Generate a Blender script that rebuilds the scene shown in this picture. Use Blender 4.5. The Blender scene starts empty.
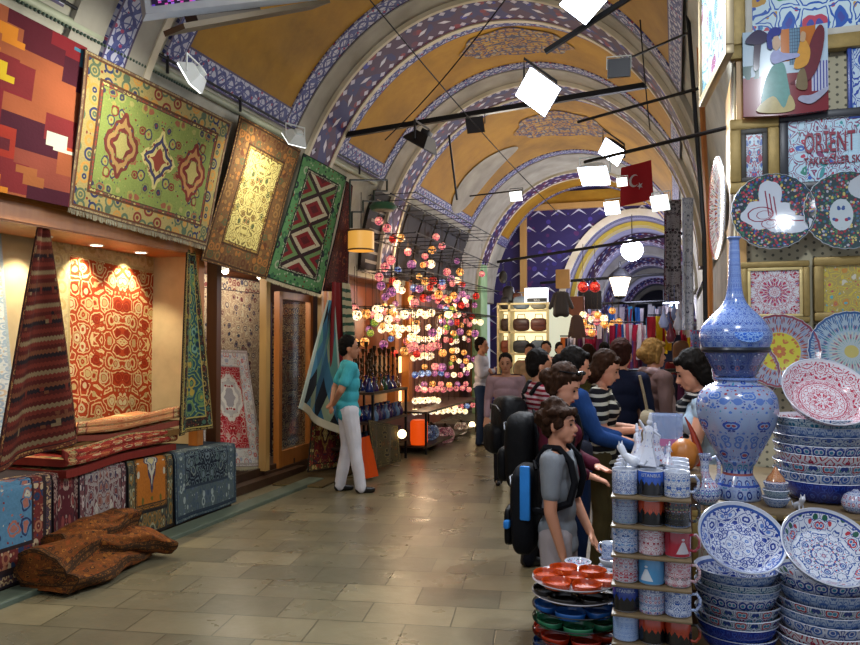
import bpy, bmesh, math, random
from math import sin, cos, pi, sqrt, atan2
from mathutils import Vector, Matrix, noise as mnoise
random.seed(7)
C = bpy.context.scene.collection
# ---------------------------------------------------------------- camera model (metres, camera at the corridor's right side)
FPX, YAW, PIT, CH = 745.0, .319, .025, 1.65
def ray(x, y):
    a = (x-430)/FPX; b = (322.5-y)/FPX
    d = (a, cos(PIT)-b*sin(PIT), sin(PIT)+b*cos(PIT))
    return Vector((d[0]*cos(YAW)-d[1]*sin(YAW), d[0]*sin(YAW)+d[1]*cos(YAW), d[2]))
def at_x(x, y, X): r = ray(x, y); t = X/r.x; return Vector((X, r.y*t, CH+r.z*t))
def at_y(x, y, Y): r = ray(x, y); t = Y/r.y; return Vector((r.x*t, Y, CH+r.z*t))
def at_z(x, y, Z): r = ray(x, y); t = (Z-CH)/r.z; return Vector((r.x*t, r.y*t, Z))
def at_d(x, y, d): r = ray(x, y); return Vector((r.x*d, r.y*d, CH+r.z*d))
def face(deg): return math.radians(18.3-deg)      # 0 away from the camera, 90 to its right, 180 towards it
# ---------------------------------------------------------------- objects
def tag(o, label=None, cat=None, group=None, kind=None):
    if label: o['label'] = label
    if cat: o['category'] = cat
    if group: o['group'] = group
    if kind: o['kind'] = kind
    return o
def thing(name, label, cat, loc=(0,0,0), rz=0, group=None):
    o = bpy.data.objects.new(name, None); C.objects.link(o)
    o.empty_display_size = .05
    o.location = loc; o.rotation_euler = (0,0,rz)
    return tag(o, label, cat, group)
def dup(root, loc, rz=None, label=None, group=None, scale=None):
    r = root.copy(); C.objects.link(r); r.location = loc
    if rz is not None: r.rotation_euler = (0,0,rz)
    if scale: r.scale = (scale,)*3 if not hasattr(scale,'__len__') else scale
    if label: r['label'] = label
    if group: r['group'] = group
    for ch in list(root.children):
        c = ch.copy(); C.objects.link(c); c.parent = r
        for g in list(ch.children):
            d = g.copy(); C.objects.link(d); d.parent = c
    return r
def lerp(a, b, t): return a+(b-a)*t
class G:
    """collects geometry, then links it as ONE mesh object"""
    def __init__(s): s.v=[]; s.f=[]; s.uv=[]; s.mi=[]
    def add(s, vs, fs, uvs=None, mi=0, M=None):
        n = len(s.v)
        s.v += [(M@Vector(q) if M else Vector(q)) for q in vs]
        for k, f in enumerate(fs):
            s.f.append([n+i for i in f]); s.mi.append(mi)
            s.uv.append([uvs[i] for i in f] if uvs else [(0,0)]*len(f))
        return s
    def grid(s, P, nu, nv, cu=False, mi=0, uf=None, flip=False, M=None):
        vs=[]; uvs=[]
        for j in range(nv+1):
            for i in range(nu+1):
                u=i/nu; w=j/nv; vs.append(P(u,w)); uvs.append(uf(u,w) if uf else (u,w))
        fs=[]
        for j in range(nv):
            for i in range(nu):
                a=j*(nu+1)+i; q=[a,a+1,a+nu+2,a+nu+1]
                fs.append(q[::-1] if flip else q)
        return s.add(vs,fs,uvs,mi,M)
    def box(s, c, d, rz=0, mi=0, M=None, bev=0):
        x,y,z=d[0]/2,d[1]/2,d[2]/2
        vs=[(sx*x,sy*y,sz*z) for sz in(-1,1) for sy in(-1,1) for sx in(-1,1)]
        uv=[((a[0]/d[0] if d[0] else 0)+.5,(a[2]/d[2] if d[2] else 0)+.5) for a in vs]
        T=Matrix.Translation(Vector(c))@Matrix.Rotation(rz,4,'Z')
        if M: T=M@T
        if bev:
            bm=bmesh.new(); bmesh.ops.create_cube(bm,size=1)
            for q in bm.verts: q.co=Vector((q.co.x*d[0],q.co.y*d[1],q.co.z*d[2]))
            bmesh.ops.bevel(bm,geom=bm.edges[:],offset=bev,segments=2,affect='EDGES',profile=.5)
            bm.verts.index_update()
            vv=[q.co.copy() for q in bm.verts]; ff=[[q.index for q in f.verts] for f in bm.faces]; bm.free()
            return s.add(vv,ff,[(q.x/d[0]+.5,q.z/d[2]+.5) for q in vv],mi,T)
        return s.add(vs,[(0,2,3,1),(4,5,7,6),(0,1,5,4),(2,6,7,3),(0,4,6,2),(1,3,7,5)],uv,mi,T)
    def beam(s, a, b, w, h=None, mi=0, up=(0,0,1)):
        h=h or w; a=Vector(a); b=Vector(b); d=b-a; L=d.length; d.normalize()
        r=d.cross(Vector(up))
        if r.length<1e-4: r=Vector((1,0,0))
        r.normalize(); u=r.cross(d)
        vs=[p+r*i*w/2+u*j*h/2 for p in(a,b) for i,j in((-1,-1),(1,-1),(1,1),(-1,1))]
        return s.add(vs,[(0,1,2,3),(7,6,5,4),(0,4,5,1),(1,5,6,2),(2,6,7,3),(3,7,4,0)],[(q[0],q[1]) for q in [(0,0),(1,0),(1,1),(0,1)]*2],mi)
    def tube(s, pts, r, seg=8, mi=0, caps=True):
        pts=[Vector(p) for p in pts]; R=r if hasattr(r,'__len__') else [r]*len(pts)
        rings=[]; prev=None
        for i,p in enumerate(pts):
            d=(pts[min(i+1,len(pts)-1)]-pts[max(i-1,0)]).normalized()
            if prev is None:
                n=d.cross(Vector((0,0,1)))
                if n.length<1e-3: n=d.cross(Vector((0,1,0)))
            else: n=prev-d*prev.dot(d)
            n.normalize(); prev=n; b=d.cross(n)
            rings.append([p+(n*cos(2*pi*k/seg)+b*sin(2*pi*k/seg))*R[i] for k in range(seg)])
        vs=[q for g in rings for q in g]; m=len(pts)
        uvs=[(k/seg,i/(m-1)) for i in range(m) for k in range(seg)]
        fs=[(i*seg+k,i*seg+(k+1)%seg,(i+1)*seg+(k+1)%seg,(i+1)*seg+k) for i in range(m-1) for k in range(seg)]
        if caps: fs+=[tuple(range(seg))[::-1],tuple((m-1)*seg+k for k in range(seg))]
        return s.add(vs,fs,uvs,mi)
    def lathe(s, prof, seg=32, M=None, mi=0, planar=None, flute=0, nf=0):
        # prof: (radius, z) from outside bottom on; mi may be a function of the profile index
        L=[0]
        for i in range(1,len(prof)): L.append(L[-1]+math.hypot(prof[i][0]-prof[i-1][0],prof[i][1]-prof[i-1][1]))
        T=L[-1] or 1
        for i in range(len(prof)-1):
            m=mi(i) if callable(mi) else mi
            vs=[];uvs=[]
            for j in (0,1):
                r,z=prof[i+j]
                for k in range(seg+1):
                    a=2*pi*k/seg; rr=r*(1+flute*cos(nf*a)); vs.append((rr*cos(a),rr*sin(a),z))
                    uvs.append((r*cos(a)/planar,r*sin(a)/planar) if planar and m==1 else (k/seg,L[i+j]/T))
            fs=[(k,k+1,seg+2+k,seg+1+k) for k in range(seg)]
            s.add(vs,fs,uvs,m,M)
        return s
    def ball(s, c, r, seg=12, rings=8, M=None, mi=0):
        rx,ry,rz=r if hasattr(r,'__len__') else (r,r,r)
        def P(u,w):
            a=2*pi*u; b=pi*(w-.5); return Vector(c)+Vector((rx*cos(b)*cos(a),ry*cos(b)*sin(a),rz*sin(b)))
        return s.grid(P,seg,rings,mi=mi,M=M)
    def rcone(s, a, ra, b, rb, seg=12, M=None):
        a=Vector(a); b=Vector(b); d=(b-a); L=d.length
        if L<1e-6: return s.ball(a,ra,M=M)
        d.normalize(); pts=[];R=[]
        for k in range(6): t=-pi/2+k*pi/12; pts.append(a+d*ra*sin(t)); R.append(max(ra*cos(t),1e-4))
        pts.append(a); R.append(ra); pts.append(b); R.append(rb)
        for k in range(1,7): t=k*pi/12; pts.append(b+d*rb*sin(t)); R.append(max(rb*cos(t),1e-4))
        if M: pts=[M@q for q in pts]
        return s.tube(pts,R,seg)
    def poly(s, pts, th, nrm, mi=0):
        """flat outline with a thickness"""
        pts=[Vector(p) for p in pts]; n=len(pts); o=Vector(nrm)*th
        vs=pts+[p+o for p in pts]
        return s.add(vs,[tuple(range(n))[::-1],tuple(range(n,2*n))]+[(k,(k+1)%n,n+(k+1)%n,n+k) for k in range(n)],[(0,0)]*2*n,mi)
    def build(s, name, mat, parent=None, smooth=True, world=False, origin=None, weld=True):
        o=None
        if origin is not None: off=Vector(origin); vs=[q-off for q in s.v]
        elif world and parent is not None:
            Mw=Matrix.Identity(4); pp=parent
            while pp is not None: Mw=Matrix.Translation(pp.location)@pp.rotation_euler.to_matrix().to_4x4()@Mw; pp=pp.parent
            Mi=Mw.inverted(); vs=[Mi@q for q in s.v]
        else: vs=s.v
        me=bpy.data.meshes.new(name); me.from_pydata([tuple(q) for q in vs],[],s.f)
        uvl=me.uv_layers.new(name='UVMap'); k=0
        flat=[c for f in s.uv for q in f for c in q]
        uvl.data.foreach_set('uv',flat)
        ms=mat if isinstance(mat,(list,tuple)) else [mat]
        for m in ms: me.materials.append(m)
        me.polygons.foreach_set('material_index',s.mi)
        if weld:
            bm=bmesh.new(); bm.from_mesh(me); bmesh.ops.remove_doubles(bm,verts=bm.verts,dist=1e-5)
            bmesh.ops.recalc_face_normals(bm,faces=bm.faces); bm.to_mesh(me); bm.free()
        if smooth: 
            me.polygons.foreach_set('use_smooth',[True]*len(me.polygons))
            try: me.set_sharp_from_angle(angle=math.radians(38))
            except Exception: pass
        o=bpy.data.objects.new(name,me); C.objects.link(o)
        if parent: o.parent=parent
        if origin is not None: o.location=origin
        return o
def remesh(g, vox, smooth=2, jitter=0, jscale=20, cut=None):
    """fuse the collected shapes into one continuous surface"""
    me=bpy.data.meshes.new('tmp'); me.from_pydata([tuple(q) for q in g.v],[],g.f)
    o=bpy.data.objects.new('tmp',me); C.objects.link(o)
    bm=bmesh.new(); bm.from_mesh(me); bmesh.ops.remove_doubles(bm,verts=bm.verts,dist=1e-6); bmesh.ops.recalc_face_normals(bm,faces=bm.faces); bm.to_mesh(me); bm.free()
    m=o.modifiers.new('r','REMESH'); m.mode='VOXEL'; m.voxel_size=vox
    if smooth:
        q=o.modifiers.new('s','SMOOTH'); q.factor=.6; q.iterations=smooth
    dg=bpy.context.evaluated_depsgraph_get(); e=o.evaluated_get(dg); n=bpy.data.meshes.new_from_object(e)
    out=G(); out.v=[v.co.copy() for v in n.vertices]
    if jitter:
        out.v=[v+mnoise.noise_vector(v*jscale)*jitter for v in out.v]
    out.f=[list(p.vertices) for p in n.polygons]; out.mi=[0]*len(out.f); out.uv=[[(0,0)]*len(f) for f in out.f]
    bpy.data.objects.remove(o); bpy.data.meshes.remove(me); bpy.data.meshes.remove(n)
    return out
def struct(g, name, mat, smooth=False, label=None):
    o=g.build(name,mat,None,smooth); o['kind']='structure'; return o
# ---------------------------------------------------------------- colours and node expressions
def hx(h, k=1):
    if not isinstance(h,str): return tuple(h[:3])+(1,)
    h=h.lstrip('#'); c=[int(h[i:i+2],16)/255 for i in (0,2,4)]
    return tuple((v/12.92 if v<=.04045 else ((v+.055)/1.055)**2.4)*k for v in c)+(1,)
class S:
    def __init__(s,m,k): s.m=m; s.k=k
    def _o(s,op,b=None,r=False):
        return s.m.math(op,b,s) if r else s.m.math(op,s,b)
    def __add__(s,b): return s._o('ADD',b)
    __radd__=__add__
    def __sub__(s,b): return s._o('SUBTRACT',b)
    def __rsub__(s,b): return s._o('SUBTRACT',b,True)
    def __mul__(s,b): return s._o('MULTIPLY',b)
    __rmul__=__mul__
    def __truediv__(s,b): return s._o('DIVIDE',b)
    def __lt__(s,b): return s._o('LESS_THAN',b)
    def __gt__(s,b): return s._o('GREATER_THAN',b)
    def abs(s): return s._o('ABSOLUTE')
    def frac(s): return s._o('FRACT')
    def floor(s): return s._o('FLOOR')
    def sin(s): return s._o('SINE')
    def min(s,b): return s._o('MINIMUM',b)
    def max(s,b): return s._o('MAXIMUM',b)
    def pw(s,b): return s._o('POWER',b)
    def tri(s): return ((s.frac())-.5).abs()
class M:
    def __init__(s,name,rough=.6,metal=0,spec=.5,coat=0,trans=0):
        s.mat=bpy.data.materials.new(name); s.mat.use_nodes=True; s.nt=s.mat.node_tree
        s.b=s.nt.nodes['Principled BSDF']; s.b.inputs['Roughness'].default_value=rough; s.b.inputs['Metallic'].default_value=metal
        s.b.inputs['Specular IOR Level'].default_value=spec; s.b.inputs['Coat Weight'].default_value=coat; s.b.inputs['Coat Roughness'].default_value=.12
        if trans: s.b.inputs['Transmission Weight'].default_value=trans
    def n(s,t): return s.nt.nodes.new(t)
    def put(s,inp,v):
        if isinstance(v,S): s.nt.links.new(v.k,inp)
        elif isinstance(v,bpy.types.NodeSocket): s.nt.links.new(v,inp)
        elif v is not None: inp.default_value=v
    def math(s,op,a,b=None,c=None):
        n=s.n('ShaderNodeMath'); n.operation=op; s.put(n.inputs[0],a)
        if b is not None: s.put(n.inputs[1],b)
        if c is not None: s.put(n.inputs[2],c)
        return S(s,n.outputs[0])
    def uv(s):
        n=s.n('ShaderNodeTexCoord'); x=s.n('ShaderNodeSeparateXYZ'); s.nt.links.new(n.outputs['UV'],x.inputs[0]); return S(s,x.outputs[0]),S(s,x.outputs[1])
    def ob(s):
        n=s.n('ShaderNodeTexCoord'); x=s.n('ShaderNodeSeparateXYZ'); s.nt.links.new(n.outputs['Object'],x.inputs[0]); return [S(s,x.outputs[i]) for i in range(3)]
    def vec(s,x,y,z=0):
        n=s.n('ShaderNodeCombineXYZ'); s.put(n.inputs[0],x); s.put(n.inputs[1],y); s.put(n.inputs[2],z); return n.outputs[0]
    def vor(s,x,y,z=0,sc=1,feat='F1',rnd=1,metric='EUCLIDEAN'):
        n=s.n('ShaderNodeTexVoronoi'); n.feature=feat; n.inputs['Scale'].default_value=sc; n.inputs['Randomness'].default_value=rnd
        if feat!='DISTANCE_TO_EDGE': n.distance=metric
        s.nt.links.new(s.vec(x,y,z),n.inputs['Vector'])
        if feat=='DISTANCE_TO_EDGE': return S(s,n.outputs['Distance'])
        sp=s.n('ShaderNodeSeparateColor'); s.nt.links.new(n.outputs['Color'],sp.inputs[0])
        return S(s,n.outputs['Distance']),S(s,sp.outputs[0]),S(s,sp.outputs[1])
    def noise(s,x,y,z=0,sc=1,det=3,rough=.5):
        n=s.n('ShaderNodeTexNoise'); n.inputs['Scale'].default_value=sc; n.inputs['Detail'].default_value=det; n.inputs['Roughness'].default_value=rough
        s.nt.links.new(s.vec(x,y,z),n.inputs['Vector']); return S(s,n.outputs['Fac'])
    def mix(s,f,a,b,mode='MIX'):
        n=s.n('ShaderNodeMix'); n.data_type='RGBA'; n.blend_type=mode; n.clamp_factor=True
        s.put(n.inputs[0],f)
        s.put(n.inputs[6],hx(a) if isinstance(a,(str,tuple)) else a); s.put(n.inputs[7],hx(b) if isinstance(b,(str,tuple)) else b)
        return n.outputs[2]
    def pal(s,f,cols):
        n=s.n('ShaderNodeValToRGB'); n.color_ramp.interpolation='CONSTANT'; e=n.color_ramp.elements
        while len(e)<len(cols): e.new(.5)
        for i,c in enumerate(cols): e[i].position=i/len(cols); e[i].color=hx(c)
        s.put(n.inputs[0],f); return n.outputs[0]
    def grad(s,f,stops):
        n=s.n('ShaderNodeValToRGB'); e=n.color_ramp.elements
        while len(e)<len(stops): e.new(.5)
        for i,(p,c) in enumerate(stops): e[i].position=p; e[i].color=hx(c)
        s.put(n.inputs[0],f); return n.outputs[0]
    def gain(s,col,f,lo=.8,hi=1.15):
        v=f*(hi-lo)+lo; n=s.n('ShaderNodeVectorMath'); n.operation='SCALE'; s.put(n.inputs[0],col); s.put(n.inputs['Scale'],v); return n.outputs[0]
    def bump(s,h,st=.3,d=.01):
        n=s.n('ShaderNodeBump'); n.inputs['Strength'].default_value=st; n.inputs['Distance'].default_value=d; s.put(n.inputs['Height'],h); s.nt.links.new(n.outputs[0],s.b.inputs['Normal'])
    def color(s,c,emit=0):
        s.put(s.b.inputs['Base Color'],hx(c) if isinstance(c,(str,tuple)) else c)
        if emit: s.put(s.b.inputs['Emission Color'],hx(c) if isinstance(c,(str,tuple)) else c); s.b.inputs['Emission Strength'].default_value=emit
        return s.mat
_cache={}
def plain(name,c,rough=.6,metal=0,var=.18,sc=9,coat=0,bump=0,trans=0,spec=.5):
    if name in _cache: return _cache[name]
    m=M(name,rough,metal,spec,coat,trans); x,y,z=m.ob(); f=m.noise(x,y,z,sc,4)
    base=m.n('ShaderNodeRGB'); base.outputs[0].default_value=hx(c)
    m.color(m.gain(base.outputs[0],f,1-var,1+var))
    if bump: m.bump(m.noise(x,y,z,sc*6,2),bump,.004)
    _cache[name]=m.mat; return m.mat
def emis(name,c,st,base=None):
    if name in _cache: return _cache[name]
    m=M(name,.4); m.b.inputs['Base Color'].default_value=hx(base or c); m.b.inputs['Emission Color'].default_value=hx(c); m.b.inputs['Emission Strength'].default_value=st
    _cache[name]=m.mat; return m.mat
def wood(name,c1,c2,rough=.45,sc=1):
    m=M(name,rough); x,y,z=m.ob(); f=m.noise(x*14*sc,y*14*sc,z*1.5*sc,1,4); m.color(m.mix(f,c1,c2)); return m.mat
# ---------------------------------------------------------------- patterned materials
def rug_mat(name,w,h,field,mot,bands,seed=0,fs=5,vine=None,med=None,style='floral',bs=9,weave=True,rough=.9):
    """symmetric oriental rug: mirrored cell motifs, guard stripes, borders; w, h in metres"""
    m=M(name,rough,0,.2); u,v=m.uv(); x=(u-.5)*w; y=(v-.5)*h; ax=x.abs(); ay=y.abs(); fs=fs*(1.35 if style=='floral' else 1)
    nz=m.noise(ax,ay,seed,fs*1.6,2)
    wx=ax+(nz-.5)*.05; wy=ay+(m.noise(ax,ay,seed+5,fs*1.6,2)-.5)*.05
    if style=='floral' or style=='boteh':
        d,r1,r2=m.vor(wx,wy,seed,fs,rnd=.75); e=m.vor(wx,wy,seed,fs,'DISTANCE_TO_EDGE',.75)
        d2,q1,q2=m.vor(wx,wy,seed+3,fs*3.1)
        col=m.mix(d2<.24,field,m.pal(q1,mot))
        if vine: col=m.mix(((e-.12).abs())<.035,col,vine)
        col=m.mix(d<.4,col,m.pal(r1,mot)); col=m.mix(d<.29,col,field); col=m.mix(d<.24,col,m.pal(r2,mot[::-1])); col=m.mix(d<.1,col,m.pal(r1,mot[1:]+mot[:1]))
    elif style=='diamond':
        t=(ax*fs*1.3+(y*fs).tri()*2.2); col=m.pal((t*.45).frac(),[field]+mot)
        d,r1,r2=m.vor(ax,ay,seed,fs*4,rnd=.2,metric='MANHATTAN'); col=m.mix(d<.33,col,m.pal(r1,mot))
    elif style=='kilim':
        s_=y*fs+((ax*fs*5).tri())*.10; k=s_.frac(); col=m.pal(k,[field,mot[0],field,mot[1],mot[2],field,mot[0],mot[3%len(mot)]])
        d,r1,r2=m.vor((x*fs*5).floor()/5.,(y*fs*8).floor()/8.,seed,2.3); col=m.mix((d<.3)*(((y*fs).frac()-.5).abs()<.22),col,m.pal(r2,mot))
    elif style=='patch':
        jx=(y*fs*.9+.4*seed).floor()*.37; d,r1,r2=m.vor((x*fs*1.0+jx.frac()).floor(),(y*fs*.9).floor(),seed,1.37)
        a,b_,c_=m.vor(x*1.0,y*.62,seed,fs,rnd=.9,metric='CHEBYCHEV'); col=m.pal(b_,mot)
    elif style=='prayer':
        col=field; d2,q1,q2=m.vor(wx,wy,seed+3,fs*2); col=m.mix(d2<.2,col,m.pal(q1,mot))
    if med:
        for (mx,my,a,b,p,cs) in med:     # centre, half sizes, exponent, colours from outside in
            dx=((x-mx)/a).abs(); dy=((y-my)/b).abs()
            k=(dx.pw(p)+dy.pw(p)).pw(1/p)+((dx-dy)*9).sin()*.05
            dd,w1,w2=m.vor(dx,dy,seed+9,6)
            for i,cc in enumerate(cs):
                t=1-i*.78/len(cs); inner=m.mix(dd<.3,cc,m.pal(w1,mot)) if i%2==0 else cc
                col=m.mix(k<t,col,inner)
    ed=(w/2-ax).min(h/2-ay)
    acc=0
    tot=sum(b[0] for b in bands)
    pos=tot; bs=bs*1.55
    for (bw,base,bm_,line) in bands[::-1]:      # given from the edge inward; painted from the field outward
        d,r1,r2=m.vor(ax,ay,seed+pos,bs if bw>.05 else bs*2,rnd=.6); dq,rq,_q=m.vor(ax,ay,seed+pos+2,bs*2.6,rnd=.7)
        c=m.mix(dq<.3,base,m.pal(rq,bm_)); c=m.mix(d<.50,c,m.pal(r1,bm_)); c=m.mix(d<.33,c,base); c=m.mix(d<.22,c,m.pal(r2,bm_)); c=m.mix(d<.08,c,base)
        g=min(.014,bw*.2)
        col=m.mix(ed<pos,col,line); col=m.mix(ed<pos-g,col,c); col=m.mix(ed<(pos-bw+g),col,line)
        pos-=bw
    if weave:
        f=m.noise(x,y,0,60,2)
        f2=m.noise(x,y,2,3,3); col=m.gain(m.gain(col,f,.75,1.25),f2,.8,1.2); m.bump(f,.5,.004)
    return m.color(col)
def ceramic(name,base,mot,n=10,sv=6,seed=0,bands=(),rough=.18,line=None,dense=.36,polar=False,center=None,rad=None,coat=.5):
    """glazed hand-painted pattern; cylindrical UVs, or a rosette on planar UVs when polar"""
    m=M(name,rough,0,.5,coat); u,v=m.uv()
    if polar:
        r=(u*u+v*v).pw(.5); a=m.math('ARCTAN2',v,u)/(2*pi)+.5; U=(a*n).tri()*r*2.2; V=r*sv/2
    else:
        r=v; U=(u*n).tri(); V=v*sv*.5
    U=U+(m.noise(U,V,seed,5,1)-.5)*.12
    d,r1,r2=m.vor(U,V,seed,2.6,rnd=.8); e=m.vor(U,V,seed,2.6,'DISTANCE_TO_EDGE',.8); d2,q1,q2=m.vor(U,V,seed+4,6.5)
    col=m.mix(d2<dense*.75,base,m.pal(q1,mot)); col=m.mix((e-.1).abs()<.03,col,line or mot[0])
    col=m.mix(d<dense,col,m.pal(r1,mot)); col=m.mix(d<dense*.62,col,base); col=m.mix(d<dense*.42,col,m.pal(r2,mot[::-1]))
    for (v0,v1,c) in bands: col=m.mix((r>v0)*(r<v1),col,c)
    return m.color(col)
def lamp(kind,loc,power,col,size=.3,aim=None,spot=None,name='lamp'):
    L=bpy.data.lights.new(name,kind); L.energy=power; L.color=col
    if kind=='AREA': L.size=size
    else: L.shadow_soft_size=size
    if spot: L.spot_size=spot; L.spot_blend=.6
    o=bpy.data.objects.new(name,L); C.objects.link(o); o.location=loc
    if aim is not None: o.rotation_euler=(Vector(aim)-Vector(loc)).to_track_quat('-Z','Y').to_euler()
    return o
# ================================================================= THE SETTING
X0, VA, ZS, VB = -2.0, 2.4, 2.6, 2.85
def vp(t,Y,off=0): return Vector((X0-(VA-off)*cos(t), Y, ZS+(VB-off)*sin(t)))
# --- materials
m=M('stone_paving',.35,0,.45); x,y,z=m.ob()
n=m.n('ShaderNodeTexBrick'); n.inputs['Scale'].default_value=1; n.offset=.5
n.inputs['Brick Width'].default_value=.52; n.inputs['Row Height'].default_value=.33; n.inputs['Mortar Size'].default_value=.006; n.inputs['Mortar Smooth'].default_value=.4
n.inputs['Color1'].default_value=hx('#80755a'); n.inputs['Color2'].default_value=hx('#5e5845'); n.inputs['Mortar'].default_value=hx('#48422f')
m.nt.links.new(m.vec(x*.98+y*.17,y*.98-x*.17),n.inputs['Vector'])
f=m.noise(x,y,z,1.6,6,.65); col=m.gain(n.outputs['Color'],f,.55,1.45)
blot=m.noise(x,y,3,7,5,.6); col=m.mix((blot-.5)*.9,col,'#77715a')
m.bump(m.noise(x,y,0,9,4)+S(m,n.outputs['Fac'])*-.6,.25,.012)
m.put(m.b.inputs['Roughness'],m.noise(x,y,1,3,4)*.34+.14)
FLOORM=m.color(col)
m=M('aged_plaster',.85); x,y,z=m.ob(); f=m.noise(x,y,z,2.2,6,.6); col=m.grad(f,[(.3,'#8b8a80'),(.5,'#a5a294'),(.7,'#b9b6a8')]); m.bump(f,.2,.02); PLAST=m.color(col)
m=M('grey_plaster_band',.85); x,y,z=m.ob(); f=m.noise(x,y,z,3,5); GREYB=m.color(m.grad(f,[(.3,'#8d897e'),(.7,'#a8a499')]))
m=M('green_plaster',.8); x,y,z=m.ob(); f=m.noise(x,y,z,3,5); GREENP=m.color(m.grad(f,[(.3,'#7fa578'),(.7,'#a5c496')]))
m=M('ochre_vault_paint',.75); u,v=m.uv(); x,y,z=m.ob(); f=m.noise(x,y,z,1.3,6,.65)
col=m.grad(f,[(.25,'#7d5a08'),(.5,'#a07412'),(.75,'#b58a20')]); sc=m.noise(x,y,z,5,5,.7); col=m.mix((sc-.62)*5,col,'#8f6f34'); OCHRE=m.color(col)
def painted(name,kind):
    m=M(name,.6); u,v=m.uv()        # u metres along the arch, v 0..1 across
    if kind=='vine':                 # cobalt scrolls on white between dark lines
        a=(u*22).sin()*.26; d=(v-.5-a).abs(); d2=(v-.5+a).abs()
        e=m.vor(u*14,v*3.2,0,1,'DISTANCE_TO_EDGE',.6)
        col=m.mix((d<.09),'#a9abc0','#2a3070'); col=m.mix(d2<.09,col,'#2a3070'); col=m.mix(e<.07,col,'#3a4480')
        dd,r,q=m.vor(u*12,v*2.4,2,1); col=m.mix(dd<.2,col,'#8f2c55')
        col=m.mix((v-.5).abs()>.42,col,'#3b2c54')
    else:                            # white leaves on wine and ultramarine
        s=u*3.2; k=s.frac()-.5; side=((s.floor()*.5).frac()*4-1)
        w=(v-.5)*1.6; l1=((k*.9+w*side*.5)*3.2).abs()+((w-k*side*.45)*9).abs()
        dd,r,q=m.vor(u*5,v*2.6,1,1); col=m.mix(r>.55,'#3b1440','#1f1c5e'); col=m.mix(dd<.26,col,m.pal(q,['#7c1833','#2a2f96','#5b1238']))
        col=m.mix(l1<.95,col,'#c9c7d4')
        k2=(s*2+.25).frac()-.5; l2=((k2*2.4).abs()+((v-.5).abs()*8-2.9).abs()); col=m.mix(l2<.7,col,'#b7b3c6')
        col=m.mix((v-.5).abs()>.46,col,'#5b1a34')
    return m.color(col)
VINE=painted('cobalt_vine_border','vine'); PURP=painted('wine_leaf_band','leaf')
m=M('rim_paint',.7); x,y,z=m.ob(); RIM=m.color(m.grad(m.noise(x,y,z,3,4),[(.3,'#b9ae93'),(.7,'#cfc6b2')]))
m=M('purple_leaf_wall',.7); u,v=m.uv()   # metres
row=(v*2.6).floor(); uu=(u*2.0+(row*.5).frac()); k=uu.frac()-.5; w=(v*2.6).frac()-.5; sg=((uu.floor()*.5).frac()*4-1)
l=((k)*2.1).abs()+((w-(k.abs()-.25)*-.9)*11).abs()
dd,r,q=m.vor(u*5,v*5,1,1); col=m.mix(dd<.3,'#241a55',m.pal(q,['#3a2f86','#4a1c58','#2a2370'])); PWALL=m.color(m.mix(l<.85,col,'#b9bccf'))
m=M('dark_brown_panelling',.5); x,y,z=m.ob(); DARKW=m.color(m.mix(m.noise(x*9,y*9,z*1.2,1,4),'#3a1c0c','#5d3216'))
WOODO=wood('orange_brown_timber','#8a4d1d','#b9742f'); WOODL=wood('light_timber','#a9824a','#c49b5d'); WOODD=wood('dark_timber','#2b1a10','#4a3220')
GOLD=plain('gilt_moulding','#8a7440',.45,.35,.3,30,bump=.3); GOLDP=plain('pale_gilt','#c9b47a',.4,.3,.2,30)
IRON=plain('black_iron','#1a1a1d',.5,.6,.2); STEEL=plain('grey_steel_pipe','#8f9a8e',.4,.5); WHITEM=plain('white_enamel','#cfd4d2',.4,0,.06)
# --- floor
g=G(); g.box((-2.5,21,-.05),(13,48,.1)); struct(g,'floor',FLOORM)
g=G(); g.box((-4.06,4.4,.012),(.2,7.2,.05),bev=.01); struct(g,'trim_1',plain('green_grey_kerb_stone','#4f5a4c',.5,0,.3,6))
# --- vault
def arc(name,mat,Y0,Y1,t0,t1,off,th=.02,n=72,lip=True):
    g=G(); L=2.65
    def uf(u,w): return ((t0+(t1-t0)*u)*L, w)
    g.grid(lambda u,w: vp(t0+(t1-t0)*u,lerp(Y0,Y1,w),off),n,1,uf=uf)
    if lip:
        for Yq in (Y0,Y1): g.grid(lambda u,w: vp(t0+(t1-t0)*u,Yq,lerp(off,max(off-th-.005,-.02),w)),n,1,uf=lambda u,w:((t0+(t1-t0)*u)*L,.5+.01*w))
        for tq in (t0,t1): g.grid(lambda u,w: vp(tq,lerp(Y0,Y1,u),lerp(off,max(off-th-.005,-.02),w)),1,1)
    return struct(g,name,mat,True)
g=G(); g.grid(lambda u,w: vp(pi*u,lerp(4.45,18.6,w)),80,20); g.grid(lambda u,w: vp(pi*.72*u,lerp(-1.5,4.45,w)),60,8)
struct(g,'ceiling',PLAST,True)
TL,TH_=.60,pi-.60
tn=[2]
def trim(mat,Y0,Y1,t0,t1,off,th=.02): arc('trim_%d'%tn[0],mat,Y0,Y1,t0,t1,off,th); tn[0]+=1
def bay(Y0,Y1,b=.2,t0=TL,t1=TH_):
    trim(OCHRE,Y0+b,Y1-b,t0,t1,.02)
    trim(VINE,Y0,Y0+b,t0-.06,t1+.06,.035,.03); trim(VINE,Y1-b,Y1,t0-.06,t1+.06,.035,.03)
    for s in (0,1):     # lower borders follow the springing line
        ta=t0 if s==0 else t1; tb=t0-.085 if s==0 else t1+.085
        g=G(); L=Y1-Y0
        g.grid(lambda u,w: vp(lerp(ta,tb,w),lerp(Y0,Y1,u),.03),20,1,uf=lambda u,w:(u*L,w)); struct(g,'trim_%d'%tn[0],VINE,True); tn[0]+=1
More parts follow.
